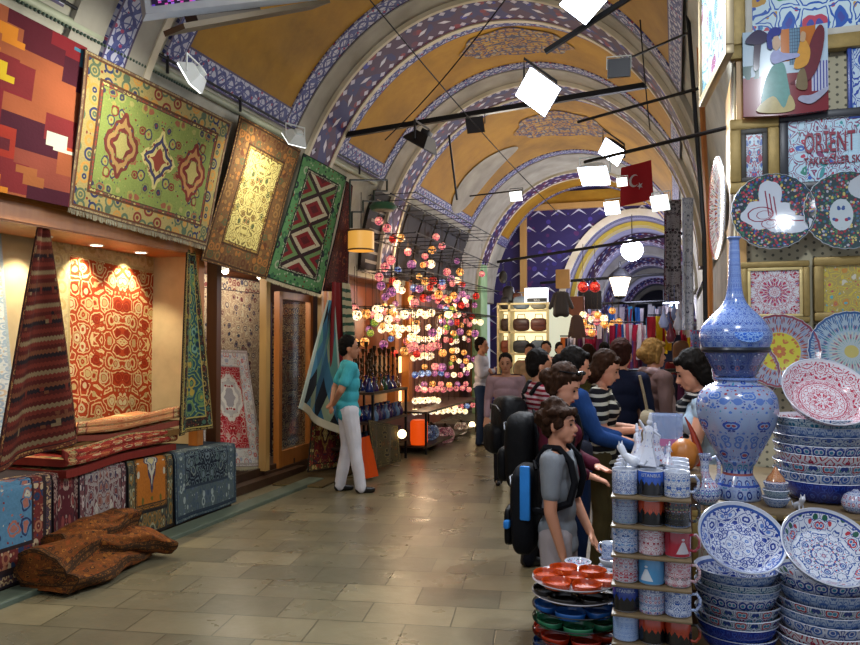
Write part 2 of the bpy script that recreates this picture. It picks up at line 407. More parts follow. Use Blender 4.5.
def rib(Yg,Yp,Yq,t0=.02,t1=pi-.02):
    trim(GREYB,Yg,Yp,t0,t1,.05,.05)
    trim(RIM,Yp-.05,Yp,t0,t1,.10,.1); trim(PURP,Yp,Yq,t0,t1,.085,.085); trim(RIM,Yq,Yq+.07,t0,t1,.10,.1)
T1=pi*.70
bay(1.6,4.1,.2,TL,T1); 
trim(GREYB,4.2,4.5,.3,T1,.05,.05); trim(VINE,4.5,4.75,.3,T1,.085,.085); trim(GREYB,4.75,4.95,.3,T1,.085,.085); trim(RIM,4.95,5.02,.3,T1,.1,.1)
bay(5.15,7.42,.24); rib(7.42,7.8,8.34); bay(8.46,10.1,.2); rib(10.1,10.6,11.08); bay(11.2,15.0,.26); rib(15.0,16.45,17.05); bay(17.15,18.4,.15)
# crown medallions painted on the ochre panels
m=M('painted_medallion',.6); u,v=m.uv(); d,r1,r2=m.vor(u.abs(),v.abs(),0,5.5); dd,rr_,qq=m.vor(u.abs(),v.abs(),5,13); e=m.vor(u.abs(),v.abs(),3,7,'DISTANCE_TO_EDGE'); col=m.mix(dd<.42,'#a07412',m.pal(rr_,['#2c2f62','#8f8a78','#5a2424','#3a3556'])); col=m.mix(d<.34,col,m.pal(r1,['#2c2f62','#8f8a78','#6a2424','#3a3556','#a8862c'])); MED=m.color(m.mix((e<.07),col,'#33304a'))
for (Yc,tc,ry,rt) in ((9.15,1.62,.42,.30),(12.9,1.63,.75,.34),(6.1,1.6,.4,.3)):
    g=G()
    def P(u,w):
        a=2*pi*u; q=1+.06*cos(8*a); return vp(tc+rt*w*q*cos(a),Yc+ry*w*q*sin(a),.032)
    g.grid(P,48,6,uf=lambda u,w:(w*cos(2*pi*u),w*sin(2*pi*u))); struct(g,'trim_%d'%tn[0],MED,True); tn[0]+=1
# pale leaf lunettes low on the third bay
g=G()
def P(u,w):
    a=2*pi*u; return vp(.9+.34*w*cos(a),13.6+.55*w*sin(a)*(1-.35*cos(a)),.04)
g.grid(P,40,4,uf=lambda u,w:(u*3,w)); struct(g,'trim_%d'%tn[0],GREYB,True); tn[0]+=1
# --- walls
for c_,d_ in (((-4.5,2.2,1.25),(.1,1.6,2.5)),((-4.5,6.56,1.25),(.12,.08,2.5)),((-5.75,6.6,1.3),(.1,14.5,2.6)),((-4.5,9.68,1.3),(.12,.16,2.6)),((-5.1,6.2,2.62),(1.35,7.2,.06))):
    g=G(); g.box(c_,d_); struct(g,'wall_left',DARKW)
g=G(); g.box((-4.75,14.0,1.35),(.1,8.8,2.7)); g.box((-4.6,13.4,2.62),(.4,10,.08)); struct(g,'wall_left_far',DARKW)
DK2=plain('near_black_timber','#1a100a',.7)  # near-black backdrop panels over the vault foot behind the lanterns
for k_ in range(7):
    g=G(); Y_=9.95+.74*k_; g.grid(lambda u,w: vp(lerp(.03,.47,u),lerp(Y_,Y_+.66,w),.05),8,2); g.grid(lambda u,w: vp(lerp(.03,.40,u),Y_+.66*w*0,lerp(0,.05,w)),8,1); struct(g,'trim_%d'%tn[0],DK2,True); tn[0]+=1
g=G(); g.box((-4.32,16.75,1.9),(.22,.62,3.8),bev=.02); g.box((-4.32,16.75,3.8),(.3,.7,.12),bev=.02); struct(g,'trim_%d'%tn[0],GREENP); tn[0]+=1
g=G(); g.box((.52,11.5,1.35),(.12,14.2,2.7)); struct(g,'wall_right',PLAST)
# display wall of dotted paper facing the lane
m=M('dotted_wall_paper',.8); x,y,z=m.ob(); gx=((x*26).frac()-.5); gz=((z*26+((x*26).floor()*.5).frac()).frac()-.5); DOT=m.color(m.mix((gx*gx+gz*gz)<.035,'#b3ab90','#5e5c4e'))
g=G(); g.box((1.7,4.29,2.25),(2.8,.14,4.5)); struct(g,'wall_display',DOT)
# far cross wall with its arch
FX,FA,FZ,FB=-.9,1.72,2.35,2.32
g=G()
def P(u,w):
    t=pi*u; a=Vector((FX-FA*cos(t),18.5,FZ+FB*sin(t))); b=Vector((X0-(VA+.1)*cos(t),18.5,ZS+(VB+.1)*sin(t))); return a.lerp(b,w)
g.grid(P,60,4,uf=lambda u,w:(P(u,w).x,P(u,w).z)); 
for (xa,xb) in ((-4.5,FX-FA),(FX+FA,.6)):
    g.add([(xa,18.5,0),(xb,18.5,0),(xb,18.5,2.62),(xa,18.5,2.62)],[(0,1,2,3)],[(xa,0),(xb,0),(xb,2.62),(xa,2.62)])
g.grid(lambda u,w: Vector((FX-FA*cos(pi*u),18.5+.35*w,FZ+FB*sin(pi*u))),60,1)
struct(g,'wall_far',PWALL)
def ring(Y,w,th,mat,x0=FX,a=FA,z0=FZ,b=FB):
    g=G(); g.grid(lambda u,v: Vector((x0-(a+(w if v in(1/3,2/3) else 0)-0*v)*cos(pi*u),Y-(0 if v==0 else 0),z0)),2,1) if False else None
    for (p,q) in (((0,0),(w,0)),((w,0),(w,-th)),((w,-th),(0,-th)),((0,-th),(0,0))):
        g.grid(lambda u,v: Vector((x0-(a+lerp(p[0],q[0],v))*cos(pi*u),Y+lerp(p[1],q[1],v),z0+(b+lerp(p[0],q[0],v))*sin(pi*u))),60,1,uf=lambda u,v:(u*5,v))
    struct(g,'trim_%d'%tn[0],mat,True); tn[0]+=1
ring(18.5,.16,.06,RIM); 
g=G(); g.box((-3.62,18.45,2.6),(.16,.12,5.0)); struct(g,'trim_%d'%tn[0],WOODL); tn[0]+=1
g=G(); g.box((-2.0,18.44,4.98),(3.9,.12,.14)); struct(g,'trim_%d'%tn[0],WOODL); tn[0]+=1
g=G(); g.box((-2.0,18.47,5.2),(3.2,.05,.3)); struct(g,'trim_%d'%tn[0],OCHRE); tn[0]+=1
m=M('blue_lit_plaster',.8); x,y,z=m.ob(); FARP=m.color(m.grad(m.noise(x,y,z,2,4),[(.3,'#7c7896'),(.7,'#9a98b2')]))  # violet in the grey holds the bluish bulb light on the plaster
g=G(); g.grid(lambda u,w: Vector((FX-FA*cos(pi*u),lerp(18.85,46,w),FZ+FB*sin(pi*u))),50,12); struct(g,'ceiling_far',FARP,True)
g=G(); g.box((FX-FA-.05,32.4,1.2),(.1,27,2.4)); struct(g,'wall_left_back',DARKW); g=G(); g.box((FX+FA+.05,32.4,1.2),(.1,27,2.4)); struct(g,'wall_right_back',DARKW)
g=G(); g.box((FX,46,2.4),(4.4,.1,4.8)); struct(g,'wall_end',plain('dark_end_wall','#3b3a4a',.8))
def farrib(Y,mat,w,dp=.5):
    g=G()
    for (p,q) in (((0,0),(w,0)),((w,0),(w,dp)),((w,dp),(0,dp)),((0,dp),(0,0))):
        g.grid(lambda u,v: Vector((FX-(FA-.01-lerp(p[0],q[0],v))*cos(pi*u),Y+lerp(p[1],q[1],v),FZ+(FB-.01-lerp(p[0],q[0],v))*sin(pi*u))),50,1,uf=lambda u,v:(u*5,v))
    struct(g,'trim_%d'%tn[0],mat,True); tn[0]+=1
YEL=plain('mustard_arch_paint','#b39a35',.7)
farrib(19.3,YEL,.1,.5)
for k,Y in enumerate((21.5,24.5,28,32,37,42)): farrib(Y,[PURP,GREYB][k%2],.22,.6)
# --- shop fronts on the left
g=G(); g.box((-4.62,4.3,2.53),(.6,3.75,.1)); g.box((-4.36,4.3,2.55),(.05,3.75,.16)); g.box((-4.36,4.3,2.64),(.07,3.75,.03)); struct(g,'trim_%d'%tn[0],WOODO); tn[0]+=1      # soffit with downlights
g=G(); g.box((-5.05,4.3,1.6),(.06,3.8,1.95)); g.box((-4.72,6.2,1.6),(.62,.06,1.9)); struct(g,'wall_niche',plain('cream_backing','#bba67c',.8))
g=G(); g.box((-4.4,6.13,1.6),(.1,.09,1.9)); g.box((-4.38,2.95,1.6),(.1,.09,1.9)); struct(g,'trim_%d'%tn[0],WOODO); tn[0]+=1
# ================================================================= PEOPLE
def cloth(name,c,rough=.85,var=.2):
    if name in _cache: return _cache[name]
    m=M(name,rough,0,.15); x,y,z=m.ob(); f=m.noise(x,y,z,7,4); b=m.n('ShaderNodeRGB'); b.outputs[0].default_value=hx(c); m.color(m.gain(b.outputs[0],f,1-var,1+var)); m.bump(m.noise(x*1,y*1,z*.6,14,3),.6,.02); _cache[name]=m.mat; return m.mat
def striped(name,c1,c2,n,duty=.5,off=0):
    m=M(name,.85,0,.15); x,y,z=m.ob(); w=(z*n+(m.noise(x,y,z,5,2)-.5)*.6+x*.8+off).frac()<duty; m.color(m.mix(w,c1,c2)); m.bump(m.noise(x,y,z*.6,14,3),.5,.02); return m.mat
SKIN={'fair':plain('fair_skin','#c98f74',.55,0,.08,6),'tan':plain('tanned_skin','#b07a5c',.55,0,.08,6),'boy':plain('light_skin','#bd8467',.55,0,.08,6)}
def hairm(name,c):
    m=M(name,.75,0,.12); x,y,z=m.ob(); f=m.noise(x*60,y*60,z*14,1,3); b=m.n('ShaderNodeRGB'); b.outputs[0].default_value=hx(c); m.color(m.gain(b.outputs[0],f,.3,1.7)); m.bump(f,.9,.008); return m.mat
HAIRD=hairm('dark_hair','#0f0b09'); HAIRB=hairm('brown_hair','#2c190d'); HAIRL=hairm('blond_hair','#7d5c30'); HAIRR=hairm('reddish_brown_hair','#2c140e')
EYE=plain('dark_eye','#140e0c',.25); LIP=plain('lips','#8d4238',.5); EYEW=plain('eye_white','#b8aea6',.35)
SHOE=plain('black_leather','#0e0d0f',.35,0,.2); BLACKN=cloth('black_nylon','#0d0d10',.6)
def V(*a): return Vector(a)
def limb_off(name,d): pass
def person(label,foot,rz,H,hair,skin='tan',torso=None,legs=None,shoe=SHOE,lean=0,headpitch=0,headyaw=0,headtilt=0,arms=None,legpose=None,sleeve='long',hairstyle='short',fem=False,low=False,shorts=False,hem=.50,vox=.0085,thin=1.0,skirt=False,group=None,cat='person',neckline=.845):
    """a continuous body surface in the pose given (units of body height), with hair, shirt, trousers and shoes as children"""
    root=thing('person',label,cat,(foot[0],foot[1],foot[2] if len(foot)>2 else 0),rz,group); k=H
    Lm=Matrix.Translation(V(0,0,.53))@Matrix.Rotation(-lean,4,'X')@Matrix.Translation(V(0,0,-.53))
    def U(p): return Lm@Vector(p)
    sw=.098 if fem else .110
    arms=arms or {}; legpose=legpose or {}
    sh={s:U((s*sw,0,.803)) for s in(-1,1)}
    el={};wr={};hd={}
    for s,kx in((-1,'L'),(1,'R')):
        a=arms.get(kx)
        if a: el[s]=U(a[0]); wr[s]=U(a[1]); hd[s]=(U(a[2])-wr[s]).normalized() if len(a)>2 else (wr[s]-el[s]).normalized()
        else: el[s]=U((s*(sw+.025),-.012,.635)); wr[s]=U((s*(sw+.035),.02,.495)); hd[s]=V(0,.1,-1).normalized()
    hip={s:V(s*.05,0,.52) for s in(-1,1)}; kn={};an={}
    for s,kx in((-1,'L'),(1,'R')):
        a=legpose.get(kx,((s*.055,.012,.285),(s*.06,-.01,.045))); kn[s]=Vector(a[0]); an[s]=Vector(a[1])
    hm=Matrix.Translation(U((0,.004,.865)))@Matrix.Rotation(-lean,4,'X')@Matrix.Rotation(headyaw,4,'Z')@Matrix.Rotation(-headpitch,4,'X')@Matrix.Rotation(headtilt,4,'Y')@Matrix.Scale(1.06,4)
    def hp(x,y,z): return hm@V(x,y,z)
    sc=lambda g:[q*k for q in g.v]
    def torso_shape(g,e,top=True):
        W=.9 if fem else 1.0
        for (z,rx,ry,rz_,yo) in ((.545,.090*(1.04 if fem else .97),.064,.055,-.004),(.62,.079*W,.056,.07,.002),(.70,.088*W,.060,.075,.004),(.765,.097*W,.060,.055,0)):
            M_=Lm@Matrix.Translation(V(0,yo,z)); g.ball((0,0,0),(rx*thin+e,ry*thin+e,rz_+e),20,12,M=M_)
        g.rcone(sh[-1]*.9+U((0,0,.8))*.1,.036+e,sh[1]*.9+U((0,0,.8))*.1,.036+e)
        if top: g.rcone(U((0,-.006,.80)),.045+e*.6,U((0,-.002,.835)),.034+e*.5)
        if fem: 
            for s in(-1,1): g.ball((0,0,0),(.036+e,.034+e,.036+e),12,8,M=Lm@Matrix.Translation(V(s*.042,.045,.735)))
    # --- body
    g=G(); torso_shape(g,0)
    g.rcone(U((0,-.004,.82)),.034 if not fem else .029,hp(0,-.008,.02),.031 if not fem else .027)
    g.ball((0,0,0),(.0455,.055,.056),20,14,M=hm@Matrix.Translation(V(0,-.002,.072)))      # skull
    g.ball((0,0,0),(.037,.038,.045),16,12,M=hm@Matrix.Translation(V(0,.014,.038)))        # face
    g.ball((0,0,0),(.022,.017,.014),12,8,M=hm@Matrix.Translation(V(0,.034,.006)))         # chin
    g.rcone(hp(0,.050,.062),.0055,hp(0,.062,.038),.0085); g.ball((0,0,0),(.011,.007,.006),10,6,M=hm@Matrix.Translation(V(0,.058,.036)))
    g.ball((0,0,0),(.028,.012,.008),12,6,M=hm@Matrix.Translation(V(0,.043,.074)))         # brow ridge
    g.ball((0,0,0),(.016,.010,.006),10,6,M=hm@Matrix.Translation(V(0,.047,.020)))         # mouth
    for s in(-1,1): g.ball((0,0,0),(.0055,.012,.018),10,8,M=hm@Matrix.Translation(V(s*.046,-.004,.048)))
    for s in(-1,1):
        g.rcone(sh[s],.031,el[s],.023); g.rcone(el[s],.023,wr[s],.0155)
        d=hd[s]; up=V(1,0,0) if s>0 else V(-1,0,0)
        pn=d.cross(V(s,0,0)); 
        if pn.length<.3: pn=d.cross(V(0,0,1))
        pn.normalize(); sd=d.cross(pn).normalized()     # sd: across the palm
        w=wr[s]; pc=w+d*.028
        for q in(-1.0,-.33,.33,1.0): g.rcone(w+d*.006+sd*q*.009,.0095,w+d*.046+sd*q*.0145,.0075)
        for q,ln in((-1.0,.034),(-.34,.043),(.34,.046),(1.0,.040)):
            b0=w+d*.046+sd*q*.0165; b1=b0+(d+pn*-.25*s*0+sd*q*.08)*ln*.55; b2=b1+(d*.75+pn*.55)*ln*.5
            g.rcone(b0,.0062,b1,.0056); g.rcone(b1,.0056,b2,.0046)
        t0=w+d*.014+sd*.014; t1=t0+(d*.6+sd*.75).normalized()*.026; t2=t1+(d*.9+sd*.2).normalized()*.02
        g.rcone(t0,.0085,t1,.007); g.rcone(t1,.007,t2,.0055)
    for s in(-1,1):
        g.rcone(hip[s],.052,kn[s],.033); g.rcone(kn[s],.033,lerp(kn[s],an[s],.3)+V(0,-.008,0),.031); g.rcone(lerp(kn[s],an[s],.3)+V(0,-.008,0),.031,an[s],.02)
        g.rcone(an[s]+V(0,-.012,-.022),.02,an[s]+V(0,.055,-.03),.014)
    for q in range(len(g.v)): g.v[q]=g.v[q]*k
    b=remesh(g,vox if not low else .013,2); b.build('body',SKIN[skin],root,weld=False)
    # --- face
    if not low:
        for s in(-1,1):
            e=G(); e.ball((0,0,0),(.0075,.004,.0042),10,6,M=Matrix.Scale(k,4)@hm@Matrix.Translation(V(s*.0185,.0495,.058))); e.build('eye',EYE,root)
            e=G(); e.tube([hm@V(s*.009,.0545,.071)*1,hm@V(s*.018,.0545,.0745),hm@V(s*.029,.046,.071)],[.0016,.0024,.0012],6); e.v=[q*k for q in e.v]; e.build('eyebrow',hair,root)
        e=G(); e.ball((0,0,0),(.0135,.004,.0038),10,6,M=Matrix.Scale(k,4)@hm@Matrix.Translation(V(0,.0555,.020))); e.build('mouth',LIP,root)
    # --- hair
    h=G()
    h.ball((0,0,0),(.0515,.0565,.0575),20,14,M=hm@Matrix.Translation(V(0,-.0115,.083)))
    h.ball((0,0,0),(.049,.035,.05),16,12,M=hm@Matrix.Translation(V(0,-.031,.055)))
    if hairstyle=='curly':
        for i in range(46):
            a=random.uniform(0,2*pi); b_=random.uniform(-.5,1.5); 
            p=V(cos(a)*cos(b_)*.052,-.012+sin(a)*cos(b_)*.058,.078+sin(b_)*.056)
            if p.y>.02 and p.z<.085: continue
            h.ball((0,0,0),random.uniform(.014,.021),8,6,M=hm@Matrix.Translation(p))
        for x in(-.03,-.01,.012,.032): h.ball((0,0,0),(.015,.014,.014),8,6,M=hm@Matrix.Translation(V(x,.043,.101)))
    if hairstyle in('bob','long','tail','bun'):
        for s in(-1,1): h.rcone(hp(s*.043,-.004,.085),.019,hp(s*.045,-.012,.02),.013)
        h.ball((0,0,0),(.044,.014,.016),12,8,M=hm@Matrix.Translation(V(0,.037,.106)))
    if hairstyle=='bob': h.ball((0,0,0),(.054,.036,.058),16,12,M=hm@Matrix.Translation(V(0,-.032,.03)))
    if hairstyle=='long':
        h.rcone(hp(0,-.04,.06),.040,hp(0,-.045,-.06),.032); h.rcone(hp(0,-.045,-.06),.034,hp(0,-.05,-.15),.018)
    if hairstyle=='tail': h.ball((0,0,0),.02,10,8,M=hm@Matrix.Translation(V(0,-.068,.08))); h.rcone(hp(0,-.075,.07),.02,hp(0,-.07,-.02),.010)
    if hairstyle=='bun': h.ball((0,0,0),(.034,.032,.032),12,8,M=hm@Matrix.Translation(V(0,-.066,.06)))
    h.v=[q*k for q in h.v]
    rr=remesh(h,.008 if not low else .012,1,jitter=.006 if hairstyle!='curly' else .009,jscale=45); rr.build('hair',hair,root,weld=False)
    # --- shirt
    if torso:
        g=G(); torso_shape(g,.011,top=False)
        g.rcone(U((0,-.006,.79)),.052,U((0,-.004,.828)),.040)
        if hem<.5: 
            for (z,rx,ry) in((.50,.102,.078),(hem+.02,.106,.082)): g.ball((0,0,0),(rx*thin,ry*thin,.05),16,10,M=Lm@Matrix.Translation(V(0,0,z)))
        for s in(-1,1):
            if sleeve=='long': g.rcone(sh[s],.043,el[s],.033); g.rcone(el[s],.033,lerp(el[s],wr[s],.9),.026)
            elif sleeve=='short': g.rcone(sh[s],.043,lerp(sh[s],el[s],.62),.037)
            elif sleeve=='cap': g.rcone(sh[s],.042,lerp(sh[s],el[s],.2),.036)
        g.v=[q*k for q in g.v]
        r=remesh(g,.0095 if not low else .014,2,jitter=.005*k,jscale=9)
        bm=bmesh.new(); vs=[bm.verts.new(q) for q in r.v]
        for f in r.f:
            try: bm.faces.new([vs[i] for i in f])
            except ValueError: pass
        # open neckline; hem
        nl=(Lm@V(0,0,neckline))*k; nd=(Lm.to_3x3()@V(0,.45,1)).normalized()
        bmesh.ops.bisect_plane(bm,geom=bm.verts[:]+bm.edges[:]+bm.faces[:],plane_co=nl,plane_no=nd,clear_outer=True)
        bm.verts.index_update(); out=G(); out.v=[q.co.copy() for q in bm.verts]; out.f=[[q.index for q in f.verts] for f in bm.faces]; out.uv=[[(0,0)]*len(f) for f in out.f]; out.mi=[0]*len(out.f); bm.free()
        out.build('shirt',torso,root,weld=False)
    if legs:
        g=G()
        g.ball((0,0,0),(.098*thin,.074*thin,.058),20,12,M=Matrix.Translation(V(0,-.004,.535)))
        for s in(-1,1):
            if skirt: continue
            g.rcone(hip[s],.061,kn[s],.043 if not shorts else .05)
            if not shorts: g.rcone(kn[s],.043,an[s]+V(0,-.002,-.012),.036)
        if skirt: g.rcone(V(0,0,.52),.1,V(0,0,.30),.12)
        g.v=[q*k for q in g.v]
        r=remesh(g,.0095 if not low else .014,2,jitter=.004*k,jscale=8); r.build('shorts' if shorts else 'trousers',legs,root,weld=False)
    for s in(-1,1):
        g=G(); a=an[s]; g.rcone(a+V(0,-.014,-.020),.026,a+V(0,.072,-.027),.019); g.rcone(a+V(0,-.012,.0),.026,a+V(0,.02,-.02),.024)
        g.v=[q*k for q in g.v]; r=remesh(g,.009,1)
        r.v=[V(q.x,q.y,max(q.z,(a.z-.044)*k)) for q in r.v]; r.build('shoe',shoe,root,weld=False)
    root['H']=H
    return root,(lambda x,y,z: root.location+Matrix.Rotation(rz,3,'Z')@((Lm@V(x,y,z))*k)),(lambda x,y,z: root.location+Matrix.Rotation(rz,3,'Z')@((hm@V(x,y,z))*k))
def rounded(name,mat,parent,c,d,M,vox=.012,bev=.3,jit=.006):
    g=G(); n=3
    rx,ry,rz=[q/2 for q in d]; r=min(rx,ry,rz)*bev*2
    def P(u,w):
        a=2*pi*u; b=pi*(w-.5); q=V(cos(b)*cos(a),cos(b)*sin(a),sin(b)); e=.55
        return V(c[0]+rx*math.copysign(abs(q.x)**e,q.x),c[1]+ry*math.copysign(abs(q.y)**e,q.y),c[2]+rz*math.copysign(abs(q.z)**e,q.z))
    g.grid(P,28,16); g.v=[q+mnoise.noise_vector(q*9)*jit for q in g.v]
    g.v=[M@q for q in g.v]; return g.build(name,mat,parent)
def backpack(label,p,W,Hh,D,main,accent,front=-1,strap=None,name='backpack',drop=.0):
    """p: (root, body point fn) of the wearer; hangs behind the shoulders"""
    root,bp_,_=p; H=root['H']; c=bp_(0,-.075,.70-drop)
    t=thing(name,label,'backpack',tuple(c),root.rotation_euler.z)
    I=Matrix.Identity(4)
    bb=rounded('bag_body',main,t,(0,-D/2,0),(W,D,Hh),I); rounded('front_pocket',accent,bb,(0,-D-.01,-Hh*.18),(W*.8,D*.4,Hh*.45),I)
    g=G(); g.tube([V(-.03,0,Hh*.45),V(0,-.02,Hh*.53),V(.03,0,Hh*.45)],.008,6); g.build('grab_handle',main,bb)
    g=G(); g.tube([V(-W*.36,-D-.0*D+.01,Hh*.28),V(-W*.2,-D-.006,Hh*.36),V(W*.2,-D-.006,Hh*.36),V(W*.36,-D+.01,Hh*.28)],.005,6); g.build('zip',plain('grey_zip','#4a4c52',.4,.5),bb)
    for s in(-1,1):
        pts=[]
        for q in ((s*.05,-.06,.80),(s*.068,-.03,.845),(s*.075,.02,.845),(s*.078,.062,.80),(s*.085,.078,.73),(s*.092,.06,.66),(s*.085,-.03,.62),(s*.07,-.07,.62)):
            pts.append(bp_(*q))
        g=G(); 
        for a,b in zip(pts[:-1],pts[1:]): g.rcone(a,.017,b,.017,8)
        g.build('shoulder_strap',strap or main,t,world=True)
    return t
R_=math.radians
# man in aqua shirt, hands clasped behind him
W_TR=cloth('white_cotton_trousers','#d8d6dc'); 
aq=person('man in aqua short-sleeved shirt and white trousers, hands clasped behind his back',(-3.42,7.5),face(75),1.70,HAIRD,'tan',cloth('aqua_jersey','#46a9b6'),W_TR,sleeve='short',hem=.49,
  arms={'L':((-.135,-.07,.66),(-.03,-.105,.555),(.02,-.115,.535)),'R':((.135,-.07,.66),(.03,-.10,.57),(-.03,-.12,.55))},legpose={'L':((-.05,.0,.285),(-.055,-.045,.045)),'R':((.055,.035,.285),(.06,.075,.045))},headyaw=-.15)
fm=person('man in white long-sleeved shirt and jeans, arms folded, beside the lantern shop',(-2.95,11.55),face(105),1.70,HAIRD,'tan',cloth('white_shirt','#bdbcc8'),cloth('blue_denim','#26354f'),
  arms={'L':((-.135,.02,.66),(.03,.10,.675),(.07,.10,.69)),'R':((.135,.02,.66),(-.03,.115,.69),(-.07,.11,.70))},headyaw=-.2)
pk=person('man in pink shirt and dark trousers holding a pale paper',at_d(506,341,8.6)*1,face(190),1.50,HAIRD,'tan',cloth('pink_shirt','#9c8088'),cloth('charcoal_trousers','#1b1a20'),
  arms={'L':((-.13,.0,.64),(-.12,.05,.51)),'R':((.14,-.01,.64),(.145,.06,.52))},headtilt=.05)
pk[0].location.z=0
st=person('man in red and white striped shirt carrying a black backpack',(-.98,5.6),face(78),1.58,HAIRD,'tan',striped('red_white_stripes','#b9a4aa','#7d1a2c',28,.5),cloth('dark_navy_trousers','#12131c'),
  headyaw=-.2,legpose={'L':((-.055,.03,.285),(-.06,.01,.045)),'R':((.055,-.02,.285),(.06,-.08,.045))},sleeve='short',arms={'R':((.13,.0,.64),(.10,.10,.60))})
sg=person('woman in maroon top with sunglasses on her brown hair, looking down',(-.655,4.28),face(112),1.52,HAIRB,'fair',cloth('maroon_top','#4a1426'),cloth('black_trousers','#111116'),fem=True,hairstyle='bun',headpitch=.42,headyaw=-.1,
  arms={'L':((-.12,.03,.65),(-.05,.14,.62)),'R':((.12,.0,.65),(.06,.13,.60))},hem=.48)
by=person('boy with curly brown hair in a grey t-shirt and pale shorts',(-.555,3.68),face(112),1.345,HAIRB,'boy',cloth('grey_tshirt','#7d8288'),cloth('pale_checked_shorts','#a39a9c'),shorts=True,sleeve='short',hairstyle='curly',headyaw=-.1,
  arms={'L':((-.13,.03,.64),(-.09,.10,.52)),'R':((.125,.0,.63),(.115,.04,.485))},hem=.47,vox=.0075,thin=.92)
bl=person('woman in long-sleeved blue top and jeans reaching towards the mugs',(-.66,5.0),face(85),1.60,HAIRD,'fair',cloth('royal_blue_top','#1f3f75'),cloth('indigo_jeans','#17284a'),fem=True,hairstyle='tail',headpitch=.15,
  arms={'L':((-.11,.09,.66),(-.08,.23,.62),(-.06,.32,.60)),'R':((.12,.07,.65),(.09,.22,.605),(.08,.32,.585))},hem=.49)
sp=person('woman in black and white striped top looking down at her phone',(-.52,5.45),face(108),1.58,HAIRB,'fair',striped('black_white_stripes','#b3b1a4','#14141a',17,.62),cloth('olive_skirt_cloth','#4a4026'),fem=True,hairstyle='bob',headpitch=.35,
  arms={'L':((-.12,.03,.65),(-.02,.15,.655)),'R':((.12,.02,.65),(.03,.16,.65))},sleeve='short',hem=.49)
nv=person('person in dark navy seen from behind with short reddish hair',(-.43,6.3),face(25),1.66,HAIRR,'fair',cloth('dark_navy_top','#141a30'),cloth('white_grey_trousers','#8e8c93'),fem=True,hem=.46,hairstyle='short',
  arms={'R':((.13,.0,.64),(.13,.07,.55))})
bd=person('blond woman in a brown jacket with a pale pink scarf',(-.19,6.75),face(72),1.66,HAIRL,'fair',cloth('brown_jacket','#6b5350'),cloth('taupe_trousers','#433a3d'),fem=True,hairstyle='bun',hem=.46)
vd=person('dark-haired woman in a pale blue top leaning over the stall with forearms forward',(.20,4.75),face(285),1.60,HAIRD,'fair',cloth('pale_blue_top','#9fb3c6'),cloth('grey_blue_trousers','#40485c'),fem=True,hairstyle='bob',headpitch=.25,lean=.12,
  arms={'L':((-.12,.06,.66),(-.03,.19,.64)),'R':((.12,.06,.66),(.04,.2,.63))},sleeve='cap')
# people further down the lane, seen between the others
def far_person(label,x,y,d,H,deg,hair,top,legs,**kw):
    c=at_d(x,341,d); r=person(label,(c.x,c.y),face(deg),H,hair,'tan',top,legs,low=True,**kw); return r
far_person('bald-browed man in a light shirt behind the man in pink',530,0,11.5,1.6,200,HAIRD,cloth('sand_shirt','#9a8468'),cloth('grey_trousers','#3c3b40'))
far_person('man in a pale lilac shirt in front of the bag shelves',546,0,12.5,1.64,190,HAIRD,cloth('lilac_shirt','#8d84a4'),cloth('grey_trousers','#3c3b40'))
far_person('man in a grey t-shirt right of the bag shelves',560,0,13.5,1.62,170,HAIRD,cloth('mid_grey_shirt','#55565e'),cloth('grey_trousers','#3c3b40'))
far_person('brown-haired woman walking away behind the blue top woman',588,0,9.5,1.6,10,HAIRB,cloth('olive_top','#57512f'),cloth('grey_trousers','#3c3b40'),hairstyle='long',fem=True)
far_person('dark figure walking away beyond the navy top',604,0,12.5,1.62,0,HAIRD,cloth('charcoal_top','#26262c'),cloth('grey_trousers','#3c3b40'))
far_person('distant shopper in red beneath the hanging scarves',680,0,11,1.6,180,HAIRB,cloth('dull_red_top','#6a2026'),cloth('grey_trousers','#3c3b40'),hairstyle='long',fem=True)
# what they carry and wear loosely
backpack('large black backpack on the striped-shirt man',st,.34,.46,.24,BLACKN,cloth('black_nylon_pocket','#08080b',.6),drop=.06)
backpack('black backpack on the woman with sunglasses on her hair',sg,.30,.44,.17,cloth('soft_black','#0b0b0d',.7),cloth('black_nylon_pocket','#08080b',.6),drop=.03)
backpack('black and bright blue backpack on the boy in grey',by,.27,.44,.12,cloth('black_canvas','#0c0d12',.75),cloth('black_nylon_pocket','#08080b',.6),drop=.09)
BB=bpy.data.objects[-1] if False else [q for q in bpy.data.objects if q.get('label','').startswith('black and bright blue')][0]
g=G(); g.box((.135,-.03,.10),(.022,.05,.26),bev=.008); g.build('blue_side_panel',cloth('bright_blue_panel','#2a78c4',.6),BB)
g=G(); g.box((.11,-.125,-.06),(.06,.03,.04),bev=.01); g.build('blue_tag',cloth('bright_blue_panel','#2a78c4',.6),BB)
def handbag(label,p0,p1,c,d,mat,rz=0):
    t=thing('shoulder_bag',label,'bag',tuple(c),rz); rounded('bag_body',mat,t,(0,0,0),d,Matrix.Identity(4))
    g=G(); g.tube([V(*p0),lerp(V(*p0),V(*p1),.5)+V(0,0,.01),V(*p1)],.012,6); g.build('strap',mat,t,world=True); return t
a=nv[1](.10,-.07,.83); c=nv[1](.135,-.05,.58); handbag('cream shoulder bag of the person in navy',c+V(0,0,.1),a,c,(.12,.26,.28),cloth('cream_canvas','#9b8f78'),nv[0].rotation_euler.z)
a=bl[1](.06,-.06,.82); c=bl[1](.13,-.03,.58); handbag('grey shoulder bag of the woman in blue',c+V(0,0,.08),a,c,(.10,.24,.20),cloth('slate_bag','#2a2c38'),bl[0].rotation_euler.z)
